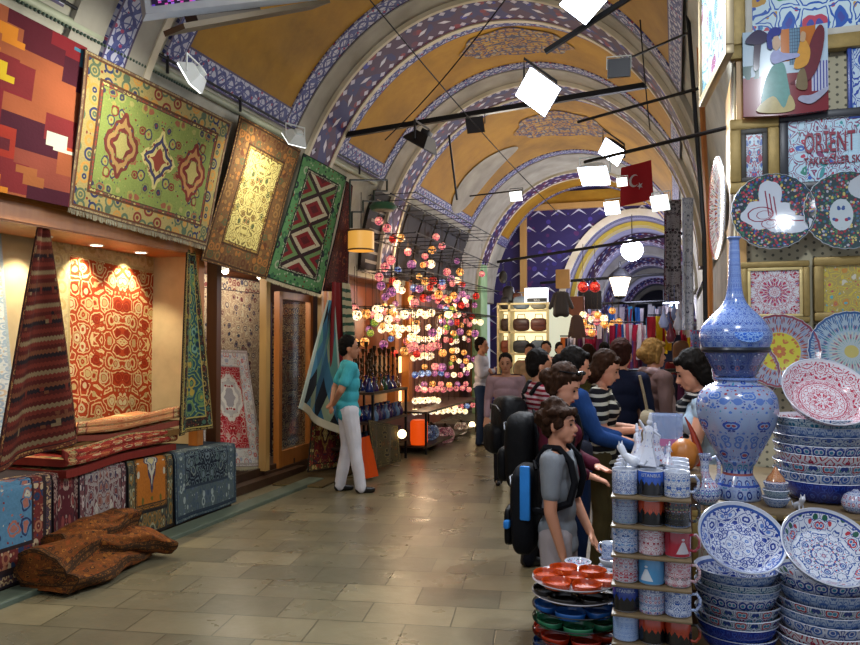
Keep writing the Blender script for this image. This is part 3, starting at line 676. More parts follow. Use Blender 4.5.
# sunglasses pushed up on the hair
h=sg[2]; g=G()
for s in(-1,1): g.ball(h(s*.022,.040,.122),(.02,.02,.014),10,6)
g.tube([h(-.05,-.02,.105),h(-.04,.032,.12),h(.04,.032,.12),h(.05,-.02,.105)],.004,6)
tag(g.build('sunglasses',plain('dark_lens','#0b0b0e',.15),None,origin=h(0,.04,.12)),'dark sunglasses pushed up on the brown-haired woman','sunglasses')
g=G(); c=sp[1](.0,.20,.665); g.box((0,0,0),(.07,.012,.13),M=Matrix.Translation(c)@Matrix.Rotation(sp[0].rotation_euler.z,4,'Z')@Matrix.Rotation(.9,4,'X'),bev=.004); g.v=[q-c for q in g.v]; o=g.build('phone',plain('phone_black','#15161a',.2),None); o.location=c; tag(o,'dark phone held by the woman in stripes','phone')
g=G(); c=pk[1](-.13,.07,.45); g.grid(lambda u,w:c+V((u-.5)*.14,.02*sin(5*w),(w-.5)*.2),4,6); g.grid(lambda u,w:c+V((u-.5)*.14,.02*sin(5*w)+.004,(w-.5)*.2),4,6,flip=True)
tag(g.build('paper_sheet',plain('pale_paper','#a9abb5',.8),None,origin=c),'pale folded paper in the hand of the man in pink','paper')
# scarves
def scarf(label,p,mat):
    root,b,_=p; g=G()
    pts=[b(cos(t)*.06,sin(t)*.055-.002,.835-.01*sin(t)) for t in [i*2*pi/14 for i in range(15)]]
    for q,w in zip(pts[:-1],pts[1:]): g.rcone(q,.03,w,.03,8)
    g.rcone(b(.02,.075,.80),.035,b(.03,.09,.60),.05,10); g.rcone(b(-.02,.075,.80),.03,b(-.03,.085,.64),.045,10)
    r=remesh(g,.011,2,.01,14); o=r.build('scarf',mat,None,origin=b(0,.05,.8),weld=False); tag(o,label,'scarf')
scarf('pale pink scarf around the blond woman\'s neck',bd,cloth('pale_pink_scarf','#a98f90'))
scarf('black and white scarf around the dark-haired woman at the stall',vd,striped('mottled_scarf','#8e8a86','#131318',26,.7))
# ================================================================= LEFT: RUG SHOPS
def sheet(name,mat,c,th=.012,nu=30,nv=30,wave=None,parent=None,label=None,cat=None,group=None,fringe=None,flipn=False,world=True):
    """a thick cloth from four corners tl,tr,br,bl with folds"""
    tl,tr,br,bl=[Vector(q) for q in c]
    nrm=(tr-tl).cross(bl-tl).normalized()
    if nrm.dot(Vector((0,0,CH))-tl+Vector((0,0,0)))<0: nrm=-nrm
    def P(u,w):
        p=lerp(lerp(tl,tr,u),lerp(bl,br,u),w)
        return p+nrm*(wave(u,w) if wave else 0)
    org=lerp(bl,br,.5); g=G(); uf=lambda u,w:(u,1-w)
    g.grid(lambda u,w:P(u,w)+nrm*th,nu,nv,uf=uf); g.grid(P,nu,nv,uf=uf)
    g.grid(lambda u,w:P(u,0)+nrm*th*w,nu,1,uf=lambda u,w:(u,1)); g.grid(lambda u,w:P(u,1)+nrm*th*w,nu,1,uf=lambda u,w:(u,0))
    g.grid(lambda u,w:P(0,u)+nrm*th*w,nv,1,uf=lambda u,w:(0,1-u)); g.grid(lambda u,w:P(1,u)+nrm*th*w,nv,1,uf=lambda u,w:(1,1-u))
    o=g.build(name,mat,None,origin=org)
    if label: tag(o,label,cat or 'rug',group)
    if fringe:
        f=G(); n=int((br-bl).length/.012)
        for e in fringe:
            for i in range(n):
                u=(i+.5)/n; p=P(u,1 if e=='b' else 0)+nrm*th*.5; d=(P(u,1)-P(u,.97)).normalized() if e=='b' else (P(u,0)-P(u,.03)).normalized()
                f.beam(p,p+d*random.uniform(.035,.05)+V(0,random.uniform(-.006,.006),0),.005,.003)
        f.v=[q-org for q in f.v]; f.build('fringe',plain('cream_fringe','#a39a80',.9),o)
    return o
def wv(a,n,ph=0,g=1): return lambda u,w: a*sin(u*n*2*pi+ph)*(w**g)+a*.5*sin(w*5+u*3)
RED='#7a1a1c'; NVY='#22264a'; CRM='#b8a777'; GRN='#6f8a4a'
rm_patch=M('patchwork_pile',.9,0,.2); u,v=rm_patch.uv()
# overlapping rectangles of colour
x=u*1.9; y=v*1.75
def rects(m,x,y,seed,cx,cy,cols,base=None,thr=0):
    col_=(x*cx+((y*cy).floor()*.37+seed).frac()).floor(); row=(y*cy+((col_*.61+seed).frac())*1.0).floor(); 
    d,r,q=m.vor(col_*1.31+.5,row*1.77+.5,seed,1,rnd=0); n=m.n('ShaderNodeTexWhiteNoise'); n.noise_dimensions='3D'; m.nt.links.new(m.vec(col_,row,seed),n.inputs['Vector']); return S(m,n.outputs['Value'])
f1=rects(rm_patch,x,y,3.1,2.6,3.1,[]); f2=rects(rm_patch,x,y+.3,7.7,5.2,5.6,[])
col=rm_patch.pal(f1,['#5a1620','#6b2022','#7a3a2c','#8c2a1c','#4a141f','#8b4a2c','#6d1b22','#3d1220'])
col=rm_patch.mix(f2>.84,col,rm_patch.pal((f2*9.3).frac(),['#a8601f','#a83c1c','#b8701f','#6a98a0','#983c1f','#b8b6a4','#b89a1f','#551b22','#8a502a','#3b6c83']))
nf=rm_patch.noise(x,y,0,40,3); rm_patch.bump(nf,.4,.004); PATCH=rm_patch.color(rm_patch.gain(col,rm_patch.noise(x,y,4,3,4),.75,1.25))
GREENR=rug_mat('green_medallion_rug',2.0,1.35,'#737f42',['#6e2c25','#8f8648','#36324a','#84503a','#8f8a50','#6a6a3c'],[(.03,'#6d5440',['#8e7c58'],'#4a3a30'),(.16,'#8f8050',['#6e2c25','#2b3050','#a8793a','#4c5a46'],'#55341f'),(.035,'#5a4636',['#a8985c','#7a3a2c'],'#3b2a25')],seed=1,fs=6.0,bs=5.5,
  med=[(-.48,0,.24,.3,1.1,['#5e2c25','#8f7044','#5b2a25','#8f8650']),(.52,0,.24,.3,1.1,['#6e2c25','#a8794a','#6b2a25','#a79a5c']),(0.02,0,.26,.3,.85,['#b0a46a','#3a3650','#b5a56c','#7a3a2c'])])
BROWNR=rug_mat('cream_field_brown_border_rug',1.35,1.75,'#b9aa68',['#5e4022','#7d6a2e','#6b2c1e','#4d5030','#8f7436'],[(.03,'#5a3c22',['#8a6a3c'],'#2d1d14'),(.24,'#5f4327',['#7a5a32','#4a4a30','#8a5a2c','#52301d'],'#3a2616'),(.04,'#8a7038',['#4a2c1c'],'#3a2616')],seed=4,fs=6.5,vine='#6a5a30',bs=6)
DIAR=rug_mat('green_border_diamond_rug',1.1,1.7,'#4c1519',['#6e1b1f','#a89f86','#2c1a1c','#5f7a4a','#6e1b1f','#2b3a2c'],[(.17,'#4d7a4c',['#20202c','#8f9a80','#5e2522','#2f5a3c'],'#16281c'),(.03,'#a8a58c',['#2b2b2b'],'#2a2a24')],seed=2,fs=2.3,style='diamond',bs=5)
DARKR=rug_mat('dark_wine_rug',.8,1.6,'#3d1413',['#5a1f1a','#2a1a1c','#6b3a22'],[(.12,'#2d100f',['#5a2c1c','#4a1a1c'],'#160a0a')],seed=6,fs=5)
ORANGR=rug_mat('brick_red_vine_rug',2.0,2.1,'#a8401c',['#c9b27c','#b99a68','#8f2c14','#bca46c','#c9b88a'],[(.30,'#c3b07e',['#b49c66','#cbb98c','#b09a70'],'#b9a679'),(.02,'#b5a06a',['#c7b58a'],'#a58c5c')],seed=8,fs=5.2,vine='#d8bb84',bs=5)
CREAMR=rug_mat('pale_cream_rug',.9,2.1,'#c9c3a8',['#a97a5c','#8fa0a8','#b0905c'],[(.2,'#b9c0bd',['#8ea0ae','#b5a58c'],'#98a5a8')],seed=9,fs=4)
KILIM=rug_mat('striped_kilim',1.3,1.9,'#43160f',['#5c2217','#1c1214','#5c3420','#6e5a40'],[(.05,'#5a2c1c',['#8f6a3c','#3a1f1c'],'#2a1412')],seed=3,fs=3.6,style='kilim',bs=8)
BLUGR=rug_mat('blue_green_rug',.7,1.9,'#2a4a52',['#5f7a4c','#a08a3a','#1d2c3c','#6f8f7a'],[(.03,'#3a2c1c',['#8a7440'],'#1f1a18'),(.12,'#2a2420',['#8a7440','#5a2c22','#3f5a4a'],'#a08f4a')],seed=5,fs=4.5,vine='#7a8a4a')
def at_c(px,X): return [at_x(x_,y_,X_) for (x_,y_),X_ in zip(px,X)]
band='rugs hung high along the left side of the vault'
sheet('hanging_rug',PATCH,[V(-4.06,2.55,3.8),at_x(86,48,-4.06),at_x(68,207,-4.2),V(-4.2,2.5,2.62)],label='modern patchwork rug of red, rust and orange rectangles, hung high at the far left',wave=wv(.012,2),group=band)
sheet('hanging_rug',GREENR,at_c([(84,49),(231,122),(206,246),(67,207)],[-4.03,-4.03,-4.2,-4.2]),label='light green rug with star medallions hung high between the patchwork and brown bordered rugs',wave=wv(.015,1.5,1),group=band,fringe='b')
sheet('hanging_rug',BROWNR,at_c([(239,115),(300,150),(263,279),(200,260)],[-4.03,-4.03,-4.25,-4.25]),label='brown bordered rug with dense floral cream field hung high beside the green rug',wave=wv(.03,1,.5),group=band)
sheet('hanging_rug',DIAR,at_c([(303,153),(346,177),(318,294),(265,277)],[-4.03,-4.03,-4.25,-4.25]),label='green bordered rug with dark red diamond field hung high above the glass doors',wave=wv(.02,1,2),group=band,fringe='b')
sheet('hanging_rug',DARKR,at_c([(346,181),(352,186),(345,292),(322,291)],[-4.03,-4.03,-4.2,-4.2]),label='narrow dark wine rug hung high next to the yellow drum lampshade',wave=wv(.02,1,1),group=band)
# the rails they hang from
p0=V(-4.1,2.4,3.93); p1=V(-4.1,9.9,3.93)
t=thing('rug_rail','long pale pipe rail and iron bar above the hanging rugs','rail',tuple(p0))
g=G(); g.tube([p0,p1],.035,10); g.build('pipe',plain('painted_pipe','#9aa08a',.5),t,world=True)
g=G(); g.tube([p0+V(.06,0,.09),p1+V(.06,0,.09)],.012,6); g.build('iron_bar',IRON,t,world=True)
for Y in (3.4,5.2,6.3,7.9,9.2):
    g=G(); g.tube([V(-4.13,Y,4.1),V(-4.04,Y,4.1),V(-4.04,Y,3.9)],.014,6); g.build('bracket',IRON,t,world=True)
g=G(); 
for i in range(90): g.ball((-4.06,2.6+i*.034,3.87),.013,8,5)
tag(g.build('bead_trim',plain('dark_green_beads','#2f4438',.4),t,origin=None,world=True))
# niche
sheet('wall_rug',CREAMR,[V(-4.97,2.8,2.48),V(-4.97,4.42,2.48),V(-4.97,4.62,.66),V(-4.97,2.8,.66)],label='pale cream and blue rug on the niche wall at the left picture edge',wave=wv(.01,2))
sheet('wall_rug',ORANGR,at_c([(40,212),(184,251),(184,446),(40,456)],[-4.95]*4),label='large brick red floral rug with cream border lit by downlights in the niche',wave=wv(.012,2.5),nu=40,nv=40)
# twisted hanging textiles at the niche edges
def drape(name,mat,top,bot,label,n=4,amp=.05,th=.012,cat='rug',drop=1):
    """gathered cloth: top (a,b) narrow, bottom (c,d) wide; all points in the room"""
    a,b=top; c,d=bot; nr=(b-a).cross(c-a).normalized()
    if nr.dot(V(0,0,CH)-a)<0: nr=-nr
    def P(u,w):
        e=w**.8; p=lerp(lerp(a,b,u),lerp(c,d,u),w); p.z+=0
        return p+nr*(amp*(.25+.75*e)*sin(u*n*2*pi+w*1.2)+amp*.5)
    g=G(); uf=lambda u,w:(u,1-w); N=48
    g.grid(lambda u,w:P(u,w)+nr*th,N,36,uf=uf); g.grid(P,N,36,uf=uf)
    g.grid(lambda u,w:P(u,1)+nr*th*w,N,1,uf=lambda u,w:(u,0)); g.grid(lambda u,w:P(0,u)+nr*th*w,36,1,uf=lambda u,w:(0,1-u)); g.grid(lambda u,w:P(1,u)+nr*th*w,36,1,uf=lambda u,w:(1,1-u))
    o=g.build(name,mat,None,origin=lerp(c,d,.5)); return tag(o,label,cat)
drape('draped_kilim',KILIM,(at_x(34,222,-4.42),at_x(42,224,-4.42)),(at_x(-18,474,-4.38),at_x(68,442,-4.30)),'dark red striped kilim hung from one corner and spreading down over the bench',n=1.2,amp=.07)
drape('draped_kilim',BLUGR,(at_x(184,250,-4.36),at_x(191,252,-4.36)),(at_x(172,436,-4.28),at_x(207,428,-4.26)),'narrow blue green rug gathered on the post at the right end of the niche',n=1.2,amp=.05)
# bench
BY0,BY1=2.9,6.5
t=thing('display_bench','long low display bench hidden under hanging rugs along the left','bench',(-4.6,4.7,0))
g=G()
def zt(Y): return lerp(.735,.60,(Y-BY0)/(BY1-BY0))
vs=[]
for Y in(BY0,BY1): vs+=[V(-4.95,Y,.0),V(-4.24,Y,.0),V(-4.24,Y,zt(Y)-.03),V(-4.95,Y,zt(Y)-.03)]
g.add(vs,[(0,1,2,3),(7,6,5,4),(0,4,5,1),(1,5,6,2),(2,6,7,3),(3,7,4,0)]); g.build('bench_body',WOODD,t,world=True,smooth=False)
def bench_rug(mat,pa,pb,label,py=540,dz=0,back=.55):
    Ya=at_x(pa,py,-4.2).y if not isinstance(pa,float) else pa; Yb=at_x(pb,py,-4.2).y if not isinstance(pb,float) else pb
    prof=[(-4.24-back,0.012),(-4.30,.012),(-4.235,.006),(-4.215,-.03),(-4.21,-.3),(-4.2,-.66)]
    def Q(w,Y):
        k=w*(len(prof)-1); i=min(int(k),len(prof)-2); f=k-i; X=lerp(prof[i][0],prof[i+1][0],f); dzz=lerp(prof[i][1],prof[i+1][1],f); h=zt(Y)
        z=h+dzz if dzz>-.04 else h-(h-.035)*(-dzz/.66)
        return X,z
    g=G()
    def P(u,w,o=0):
        Y=lerp(Ya,Yb,u); X,z=Q(w,Y); return V(X+.018*sin(u*9+2)*max(0,w-.4)+o*(1 if w>.4 else .3),Y,z+o*(1 if w<.5 else 0)+dz)
    uf=lambda u,w:(u,1-max(0,(w-.18)/.82)); 
    g.grid(lambda u,w:P(u,w,.014),24,40,uf=uf); g.grid(P,24,40,uf=uf); g.grid(lambda u,w:P(u,1,.014*w),24,1,uf=lambda u,w:(u,0))
    for e in(0,1): g.grid(lambda u,w:P(e,u,.014*w),40,1,uf=lambda u,w:(e,1-u))
    return tag(g.build('bench_rug',mat,None,origin=(-4.3,(Ya+Yb)/2,.6)),label,'rug','rugs draped over the front of the bench')
B1=rug_mat('sky_blue_medallion_rug',1.0,.8,'#4a6f86',['#6e2a2c','#a8a08a','#26304e','#8f5a4c'],[(.05,'#5a3a30',['#a8906a','#2c2c3c'],'#241c20'),(.09,'#5d2420',['#a08a6c','#23304a','#8a5a40'],'#2a1c1c')],seed=2,fs=8,med=[(-.05,.16,.2,.17,1.0,['#7a2a2c','#a89c88','#5a6a7c','#7c2426'])],bs=12)
B2=rug_mat('wine_striped_rug',.5,.8,'#4a1c20',['#8f7a6c','#2c1c24','#7a3a34'],[(.1,'#3c1419',['#8a7468','#5a2420'],'#1c0e12')],seed=4,fs=7,bs=9)
B3=rug_mat('pink_grey_rug',.8,.8,'#857a74',['#5a2428','#a39a8c','#3c3444','#7c5044'],[(.1,'#5e3a3a',['#a0928a','#3c2c34'],'#241a20')],seed=7,fs=9,bs=12,vine='#5a3236')
B4=rug_mat('mustard_prayer_rug',.75,.8,'#9a5a1c',['#5a5220','#a8a08a','#6e2a18'],[(.12,'#4a4a38',['#8a8468','#2c2a2c','#7a5a2c'],'#1f1c1a'),(.03,'#8a5a20',['#3c2c1c'],'#3c2c1c')],seed=9,fs=4,style='prayer',med=[(0,.1,.12,.3,1,['#3c3444','#a8a08a','#5a5a6a','#a39a70'])])
B5=rug_mat('grey_blue_floral_rug',1.0,.75,'#161c28',['#5d6a70','#6a746f','#3a4652','#50605f'],[(.02,'#3d4a50',['#6a746f'],'#1c2834'),(.15,'#4a5658',['#3c4a58','#8a9490','#4a5664'],'#2a343f')],seed=3,fs=8,vine='#56636a',bs=13)
bench_rug(B1,2.9,52,'sky blue rug with red medallion at the left end of the bench',560)
bench_rug(B2,52,78,'narrow wine red striped rug second from the left on the bench',550)
bench_rug(B3,78,126,'pinkish grey and maroon rug draped at the middle of the bench',545)
bench_rug(B4,127,173,'mustard prayer rug on the bench between the pink and grey-blue rugs',535,dz=.002)
bench_rug(B5,174,6.52,'grey blue floral rug over the right end of the bench',520,dz=.004)
# folded rugs on the bench
def fold(mat,c,L,W,T,label,rz=0,layers=2,seed=0):
    g=G(); sp=[]
    n=layers; 
    prof=[]
    for i in range(n):      # serpentine of rounded layers seen from the end
        z0=i*T
        side=1 if i%2==0 else -1
        prof+= [(-side*W/2,z0+T*.25),(side*W/2*.9,z0+T*.25)]+[(side*(W/2*.9+T*.55*sin(a)),z0+T*.25+T*.5*(1-cos(a))) for a in (.6,1.3,2.0,2.7)]
    m_=len(prof)-1
    def P(u,w,o=0):
        k=w*m_; i=min(int(k),m_-1); f=k-i; y=lerp(prof[i][0],prof[i+1][0],f); z=lerp(prof[i][1],prof[i+1][1],f)
        x=(u-.5)*L; nz=mnoise.noise(V(x*2+seed,y*2,z*8)); return V(x+nz*.03+.02*sin(z*60+seed),y+nz*.03,z+nz*.012+.016*sin(x*4+seed)+o)
    g.grid(lambda u,w:P(u,w,T*.62),30,m_*4,uf=lambda u,w:(u,w)); g.grid(lambda u,w:P(u,w,-T*.1),30,m_*4,uf=lambda u,w:(u,w))
    for e in(0,1): g.grid(lambda u,w:P(e,u,lerp(-T*.1,T*.62,w)),m_*4,1,uf=lambda u,w:(e,u))
    for e in(0,1): g.grid(lambda u,w:P(u,e,lerp(-T*.1,T*.62,w)),30,1,uf=lambda u,w:(u,e))
    o=g.build('folded_rug',mat,None); o.location=c; o.rotation_euler=(0,0,rz); return tag(o,label,'rug','folded rugs piled on the bench')
F1=rug_mat('peach_folded_rug',1.2,1.6,'#b8784c',['#c7b083','#a0502c','#c79a5c','#b08a5c'],[(.1,'#bda473',['#a5462c','#8a7448'],'#7a3a2c')],seed=1,fs=6)
F2=rug_mat('red_folded_rug',1.2,1.6,'#8c2a20',['#bda578','#b0643a','#5a1a1c'],[(.1,'#a8895a',['#8f2c20','#55603c'],'#6a2018')],seed=5,fs=7)
F3=rug_mat('olive_folded_rug',1.2,1.6,'#9a8a4c',['#b09a5a','#8f4a2c','#6a6a34'],[(.1,'#b0985c',['#8f3a24'],'#6a4a24')],seed=8,fs=7)
zz=zt(4.8)+.012
fold(F2,(-4.46,4.92,zz),1.35,.52,.075,'bottom red folded rug in the pile on the bench',pi/2+.06,2,1)
fold(F3,(-4.46,5.06,zz+.145),1.22,.48,.07,'middle olive and peach folded rug in the pile on the bench',pi/2-.03,1,3)
fold(F1,(-4.46,5.06,zz+.205),1.25,.46,.06,'top peach and cream folded rug in the pile on the bench',pi/2+.02,2,5)
# brown rug bundled on the floor
BRR=rug_mat('rust_brown_rug',1.4,1.4,'#633612',['#3d2210','#84501c','#2c1c12','#7a3a14'],[(.05,'#3c2814',['#7a4a1c','#2c1c12'],'#33200f')],seed=11,fs=10,bs=16)
t0=at_z(48,584,0); t1=at_z(158,556,0)
g=G()
def roll(a,b,r0,r1,h0,h1,sd,lift0=0,lift1=0):
    ax=(b-a); L=ax.length; ax.normalize(); sd_=ax.cross(V(0,0,1))
    def P(u,w):
        r=lerp(r0,r1,w); h=lerp(h0,h1,w); th_=2*pi*u; c=lerp(a,b,w)+V(0,0,lerp(lift0,lift1,w))
        k=1+.10*sin(3*th_+sd+w*4)+.05*sin(7*th_+w*9+sd)
        e=.72; cc=math.copysign(abs(cos(th_))**e,cos(th_)); ss=math.copysign(abs(sin(th_))**e,sin(th_))
        p=c+sd_*(cc*r*k)+V(0,0,max(0,h/2+ss*h/2*k))
        return p+mnoise.noise_vector(p*3.5+V(sd,0,0))*.05+mnoise.noise_vector(p*8+V(sd,3,0))*.007+V(0,0,.004*sin(w*22+sd+3*sin(th_)))
    g.grid(P,44,30,uf=lambda u,w:(u,w))
    for e in(0,1): g.grid(lambda u,w: lerp(P(u,e),lerp(a,b,e)+V(0,0,lerp(h0,h1,e)*.4+lerp(lift0,lift1,e)),w*.97),44,5,uf=lambda u,w:(u,w*.2))
A=V(-4.0,3.95,0); 
roll(V(-3.88,3.86,0),V(-3.93,4.72,0),.22,.17,.15,.16,0)
roll(V(-3.96,3.84,0),V(-4.03,4.74,0),.17,.13,.20,.22,2,.08,.16)
roll(V(-3.98,4.25,0),V(-3.86,4.86,0),.14,.20,.20,.17,4,.10,.02)
roll(V(-4.05,4.05,0),V(-4.0,4.62,0),.10,.12,.16,.14,6,.17,.24)
g.v=[V(q.x,q.y,max(q.z,.03)) for q in g.v]
tag(g.build('bundled_rug',BRR,None,origin=(-3.95,4.45,0)),'rust brown rug folded and bundled on the floor before the bench','rug')
# second shop: rug wall, red and white rug on a stand, glass doors
S1=rug_mat('beige_garden_rug',2.6,2.6,'#8f7a66',['#3c3448','#5a2c30','#a39a86','#6a5a4c','#2c3040'],[(.2,'#9a8a74',['#3c3c50','#6a3434','#b0a48c'],'#3c2c30')],seed=6,fs=7,vine='#a89a80',bs=7)
sheet('wall_rug',S1,[V(-5.62,6.7,2.5),V(-5.62,9.5,2.5),V(-5.62,9.5,.12),V(-5.62,6.7,.12)],label='large beige garden pattern rug covering the back wall of the second shop',wave=wv(.012,2))
g=G(); g.box((-4.95,7.55,.09),(.75,1.75,.18)); g.box((-4.86,7.5,.045),(.85,1.9,.09)); tag(g.build('shop_step',WOODD,None,origin=(-4.9,7.5,0),smooth=False),'dark wooden threshold step of the second rug shop','step')
RW=rug_mat('red_white_medallion_rug',1.0,1.5,'#a81c26',['#b8a89a','#8a1c24','#a3545c','#8f1a22'],[(.03,'#c5c0b8',['#a08f90'],'#8f8480'),(.20,'#c4c2bd',['#9a9fae','#b0706c','#a9a6a0'],'#a09a94')],seed=3,fs=7.5,vine='#b8908a',med=[(0,.12,.27,.30,1.6,['#c4bfb6','#a9a4a0','#c9c4ba','#8f8a8c'])],bs=8)
sheet('leaning_rug',RW,[at_x(200,349,-4.98),at_x(246,351,-4.98),at_x(264,466,-4.62),at_x(204,468,-4.60)],label='bright red and white medallion rug leaning in the second shop doorway',wave=wv(.01,1),fringe='b')
def door_leaf(n,Ya,Yb,X,X2,z0,z1,mat):
    g=G(); w=.075
    A=lambda u,z: V(lerp(X,X2,u),lerp(Ya,Yb,u),z)
    g.beam(A(0,z0),A(0,z1),w); g.beam(A(1,z0),A(1,z1),w); g.beam(A(0,z1-.04),A(1,z1-.04),.05,.09); g.beam(A(0,z0+.09),A(1,z0+.09),.045,.2)
    o=struct(g,'door_%d'%n,mat)
    p=G(); p.beam(A(.04,(z0+z1)/2),A(.96,(z0+z1)/2),.008,z1-z0-.2)
    m_=M('door_glass',.05,0,.5,0,1); m_.b.inputs['IOR'].default_value=1.1; m_.b.inputs['Alpha'].default_value=.25; m_.color('#dfe6e0'); p.build('pane',m_.mat,o)
    h=G(); h.box(A(.9,1.0)+V(.06,0,0),(.05,.05,.10),bev=.008); h.build('handle',GOLDP,o)
    return o
g=G(); g.beam((-4.55,7.64,.15),(-4.55,7.64,2.45),.09); struct(g,'trim_%d'%tn[0],WOODL); tn[0]+=1
door_leaf(1,8.0,8.88,-4.58,-4.62,.12,2.25,WOODO)
for Y in (8.97,9.12,9.26): 
    g=G(); g.beam((-4.5,Y,.02),(-4.5,Y,2.5),.06); struct(g,'trim_%d'%tn[0],WOODL if Y!=9.12 else WOODO); tn[0]+=1
g=G(); g.box((-4.7,8.45,.06),(.3,1.6,.12)); struct(g,'trim_%d'%tn[0],WOODD); tn[0]+=1
DR=rug_mat('cream_floral_runner',.8,2.0,'#3a3648',['#a89c80','#7a5a4c','#8f8468'],[(.18,'#b0a482',['#5a3a34','#3c4458','#8f7a5c'],'#3c3440')],seed=12,fs=6,bs=6,vine='#a09478')
sheet('wall_rug',DR,[V(-5.0,8.55,2.15),V(-5.0,9.6,2.2),V(-5.0,9.6,.16),V(-5.0,8.55,.16)],label='dark runner with wide cream floral border seen through the glass door')
g=G(); g.box((0,0,.012),(.62,1.35,.024),bev=.006); o=g.build('door_mat',rug_mat('coir_mat',.6,1.3,'#6a5a38',['#7a6a44'],[(.04,'#5a4a2c',['#6a5a38'],'#4a3c24')],fs=14),None); o.location=(-4.12,8.25,0); o.rotation_euler=(0,0,.05); tag(o,'thin straw coloured door mat lying before the glass door','mat')
# textiles hung outside the second shop
BLK=M('blue_square_kilim',.9,0,.2); u,v=BLK.uv(); xx=(u-.5)*1.0; yy=(v-.5)*1.7; a=((xx*1.5+yy*.8)*3.0); b=((xx*1.5-yy*.8)*3.0)
nn=BLK.n('ShaderNodeTexWhiteNoise'); nn.noise_dimensions='2D'; BLK.nt.links.new(BLK.vec(a.floor(),b.floor()),nn.inputs['Vector'])
col=BLK.pal(S(BLK,nn.outputs['Value']),['#2a556e','#335f78','#12161e','#2a556e','#40728a','#4d7a72','#12141b','#2f5a72','#7d8a70']); ed=(u.min(1-u)); col=BLK.mix((v<.06),col,'#b5ad94'); col=BLK.mix(ed<.05,col,'#9aa49a')
BLKM=BLK.color(BLK.gain(col,BLK.noise(xx,yy,0,5,4),.75,1.2))
drape('hanging_kilim',BLKM,(at_x(325,300,-4.12),at_x(332,302,-4.14)),(at_x(291,408,-4.02),at_x(338,436,-3.98)),'blue kilim with dark squares and cream edge hung from one corner beside the doors',n=1,amp=.06)
drape('hanging_kilim',cloth('plain_wine_cloth','#6b1a1c'),(at_x(331,282,-4.1),at_x(340,283,-4.12)),(at_x(326,372,-4.1),at_x(352,380,-4.1)),'plain wine red cloth hanging behind the man in aqua',n=2,amp=.03,cat='textile')
drape('hanging_kilim',striped('cream_green_kilim','#2c4a3c','#a39c80',9,.6),(at_x(341,283,-4.1),at_x(348,284,-4.12)),(at_x(340,345,-4.05),at_x(356,352,-4.05)),'cream and green cloth hanging above the aqua-shirted man\'s head',n=1.5,amp=.03,cat='textile')
sheet('floor_rug',rug_mat('red_gold_rug',.8,1.0,'#5e1c1c',['#8a6a30','#2c2430','#a08a50','#7a2c20'],[(.1,'#4a3a20',['#8f2c20','#a08a50'],'#201814')],seed=14,fs=6,med=[(0,0,.2,.25,1,['#8a6a30','#3c1418','#a08a50'])]),[at_x(312,398,-4.35),at_x(339,398,-4.35),at_x(339,468,-4.15),at_x(308,472,-4.15)],label='red and gold medallion rug leaning low behind the man in aqua',wave=wv(.02,1))
# ================================================================= RIGHT: CERAMICS STALL
WH='#c9cdd6'
BLU=ceramic('blue_white_floral_glaze','#c3cad8',['#1f3a86','#2f55a0','#3f6bb0','#243f8f'],9,5,1)
BLUR=ceramic('blue_red_floral_glaze','#c3cad8',['#23418f','#a02434','#2f7fa0','#1c2f78','#a83040'],9,5,2)
REDW=ceramic('red_white_floral_glaze','#cfccd2',['#a01f3c','#b03450','#8a1a34'],8,4,3)
MULT=ceramic('many_coloured_floral_glaze','#b9c4d0',['#1f3a80','#a02a38','#2a7a5c','#b08a30','#3a86a8'],10,6,4)
DKB=ceramic('cobalt_glaze','#1a3390',['#2c4fb8','#14246e','#3a62c4'],12,5,5,dense=.25)
TEALW=ceramic('teal_white_glaze','#a9bcc6',['#1f4f80','#2a7090','#5a8aa0','#143a6a'],12,6,6)
BANDB=ceramic('pale_blue_band_glaze','#9fb2cc',['#4a6ca8','#2f4f96','#6f8cba'],16,4,7)
GREYF=ceramic('grey_blue_dense_glaze','#8f9cab',['#34508a','#7a3a48','#3f7a78','#20305f'],14,8,8)
IN_B=ceramic('blue_rosette_glaze','#cdd3e0',['#1f3a90','#2f55a8','#27408a','#5a7cc0'],5,4.6,11,polar=True,bands=((.93,1.2,'#c9d0dc'),(.89,.93,'#2f55a0')))
IN_M=ceramic('blue_red_rosette_glaze','#cdd3de',['#1f4590','#b02636','#2a6aa8','#1f5a48','#b02a3a'],6,4.6,12,polar=True,bands=((.94,1.2,'#d0d4dc'),(.91,.94,'#243f8f')))
IN_R=ceramic('red_rosette_glaze','#d6d2d9',['#b01f42','#a82848','#c04060'],8,7,13,polar=True,bands=((.94,1.2,'#d8d6dc'),(.52,.535,'#a82848'),(.56,.57,'#b58a96')))
def P_lerp(prof,n=3): return prof
def bowl_geo(R,h,foot=.5,th=.006):
    out=[(R*foot*.86,0),(R*foot,0),(R*foot,.012),(R*(foot+.18),h*.18),(R*.86,h*.5),(R*.96,h*.82),(R,h)]
    inn=[(R-th*.5,h+.002),(R-th,h-.003),(R*.94-th,h*.80),(R*.83-th,h*.48+th),(R*(foot+.14),h*.2+th),(R*foot*.7,.016+th),(0.0005,.013+th)]
    g=G(); prof=out+inn; n=len(out)
    # smooth the profile
    q=[prof[0]]
    for i in range(1,len(prof)): q.append(prof[i])
    g.lathe(q,44,mi=lambda i:(0 if i<n-1 else (2 if i<n+1 else 1)),planar=R)
    g.lathe([(0.0005,.012),(R*foot*.86,.012),(R*foot*.86,0)],44)
    return g
GLZ=plain('white_glaze','#c6cbd6',.15,0,.05,coat=.5)
ORD=['top','second','third','fourth','fifth','sixth','seventh','eighth','ninth','tenth']
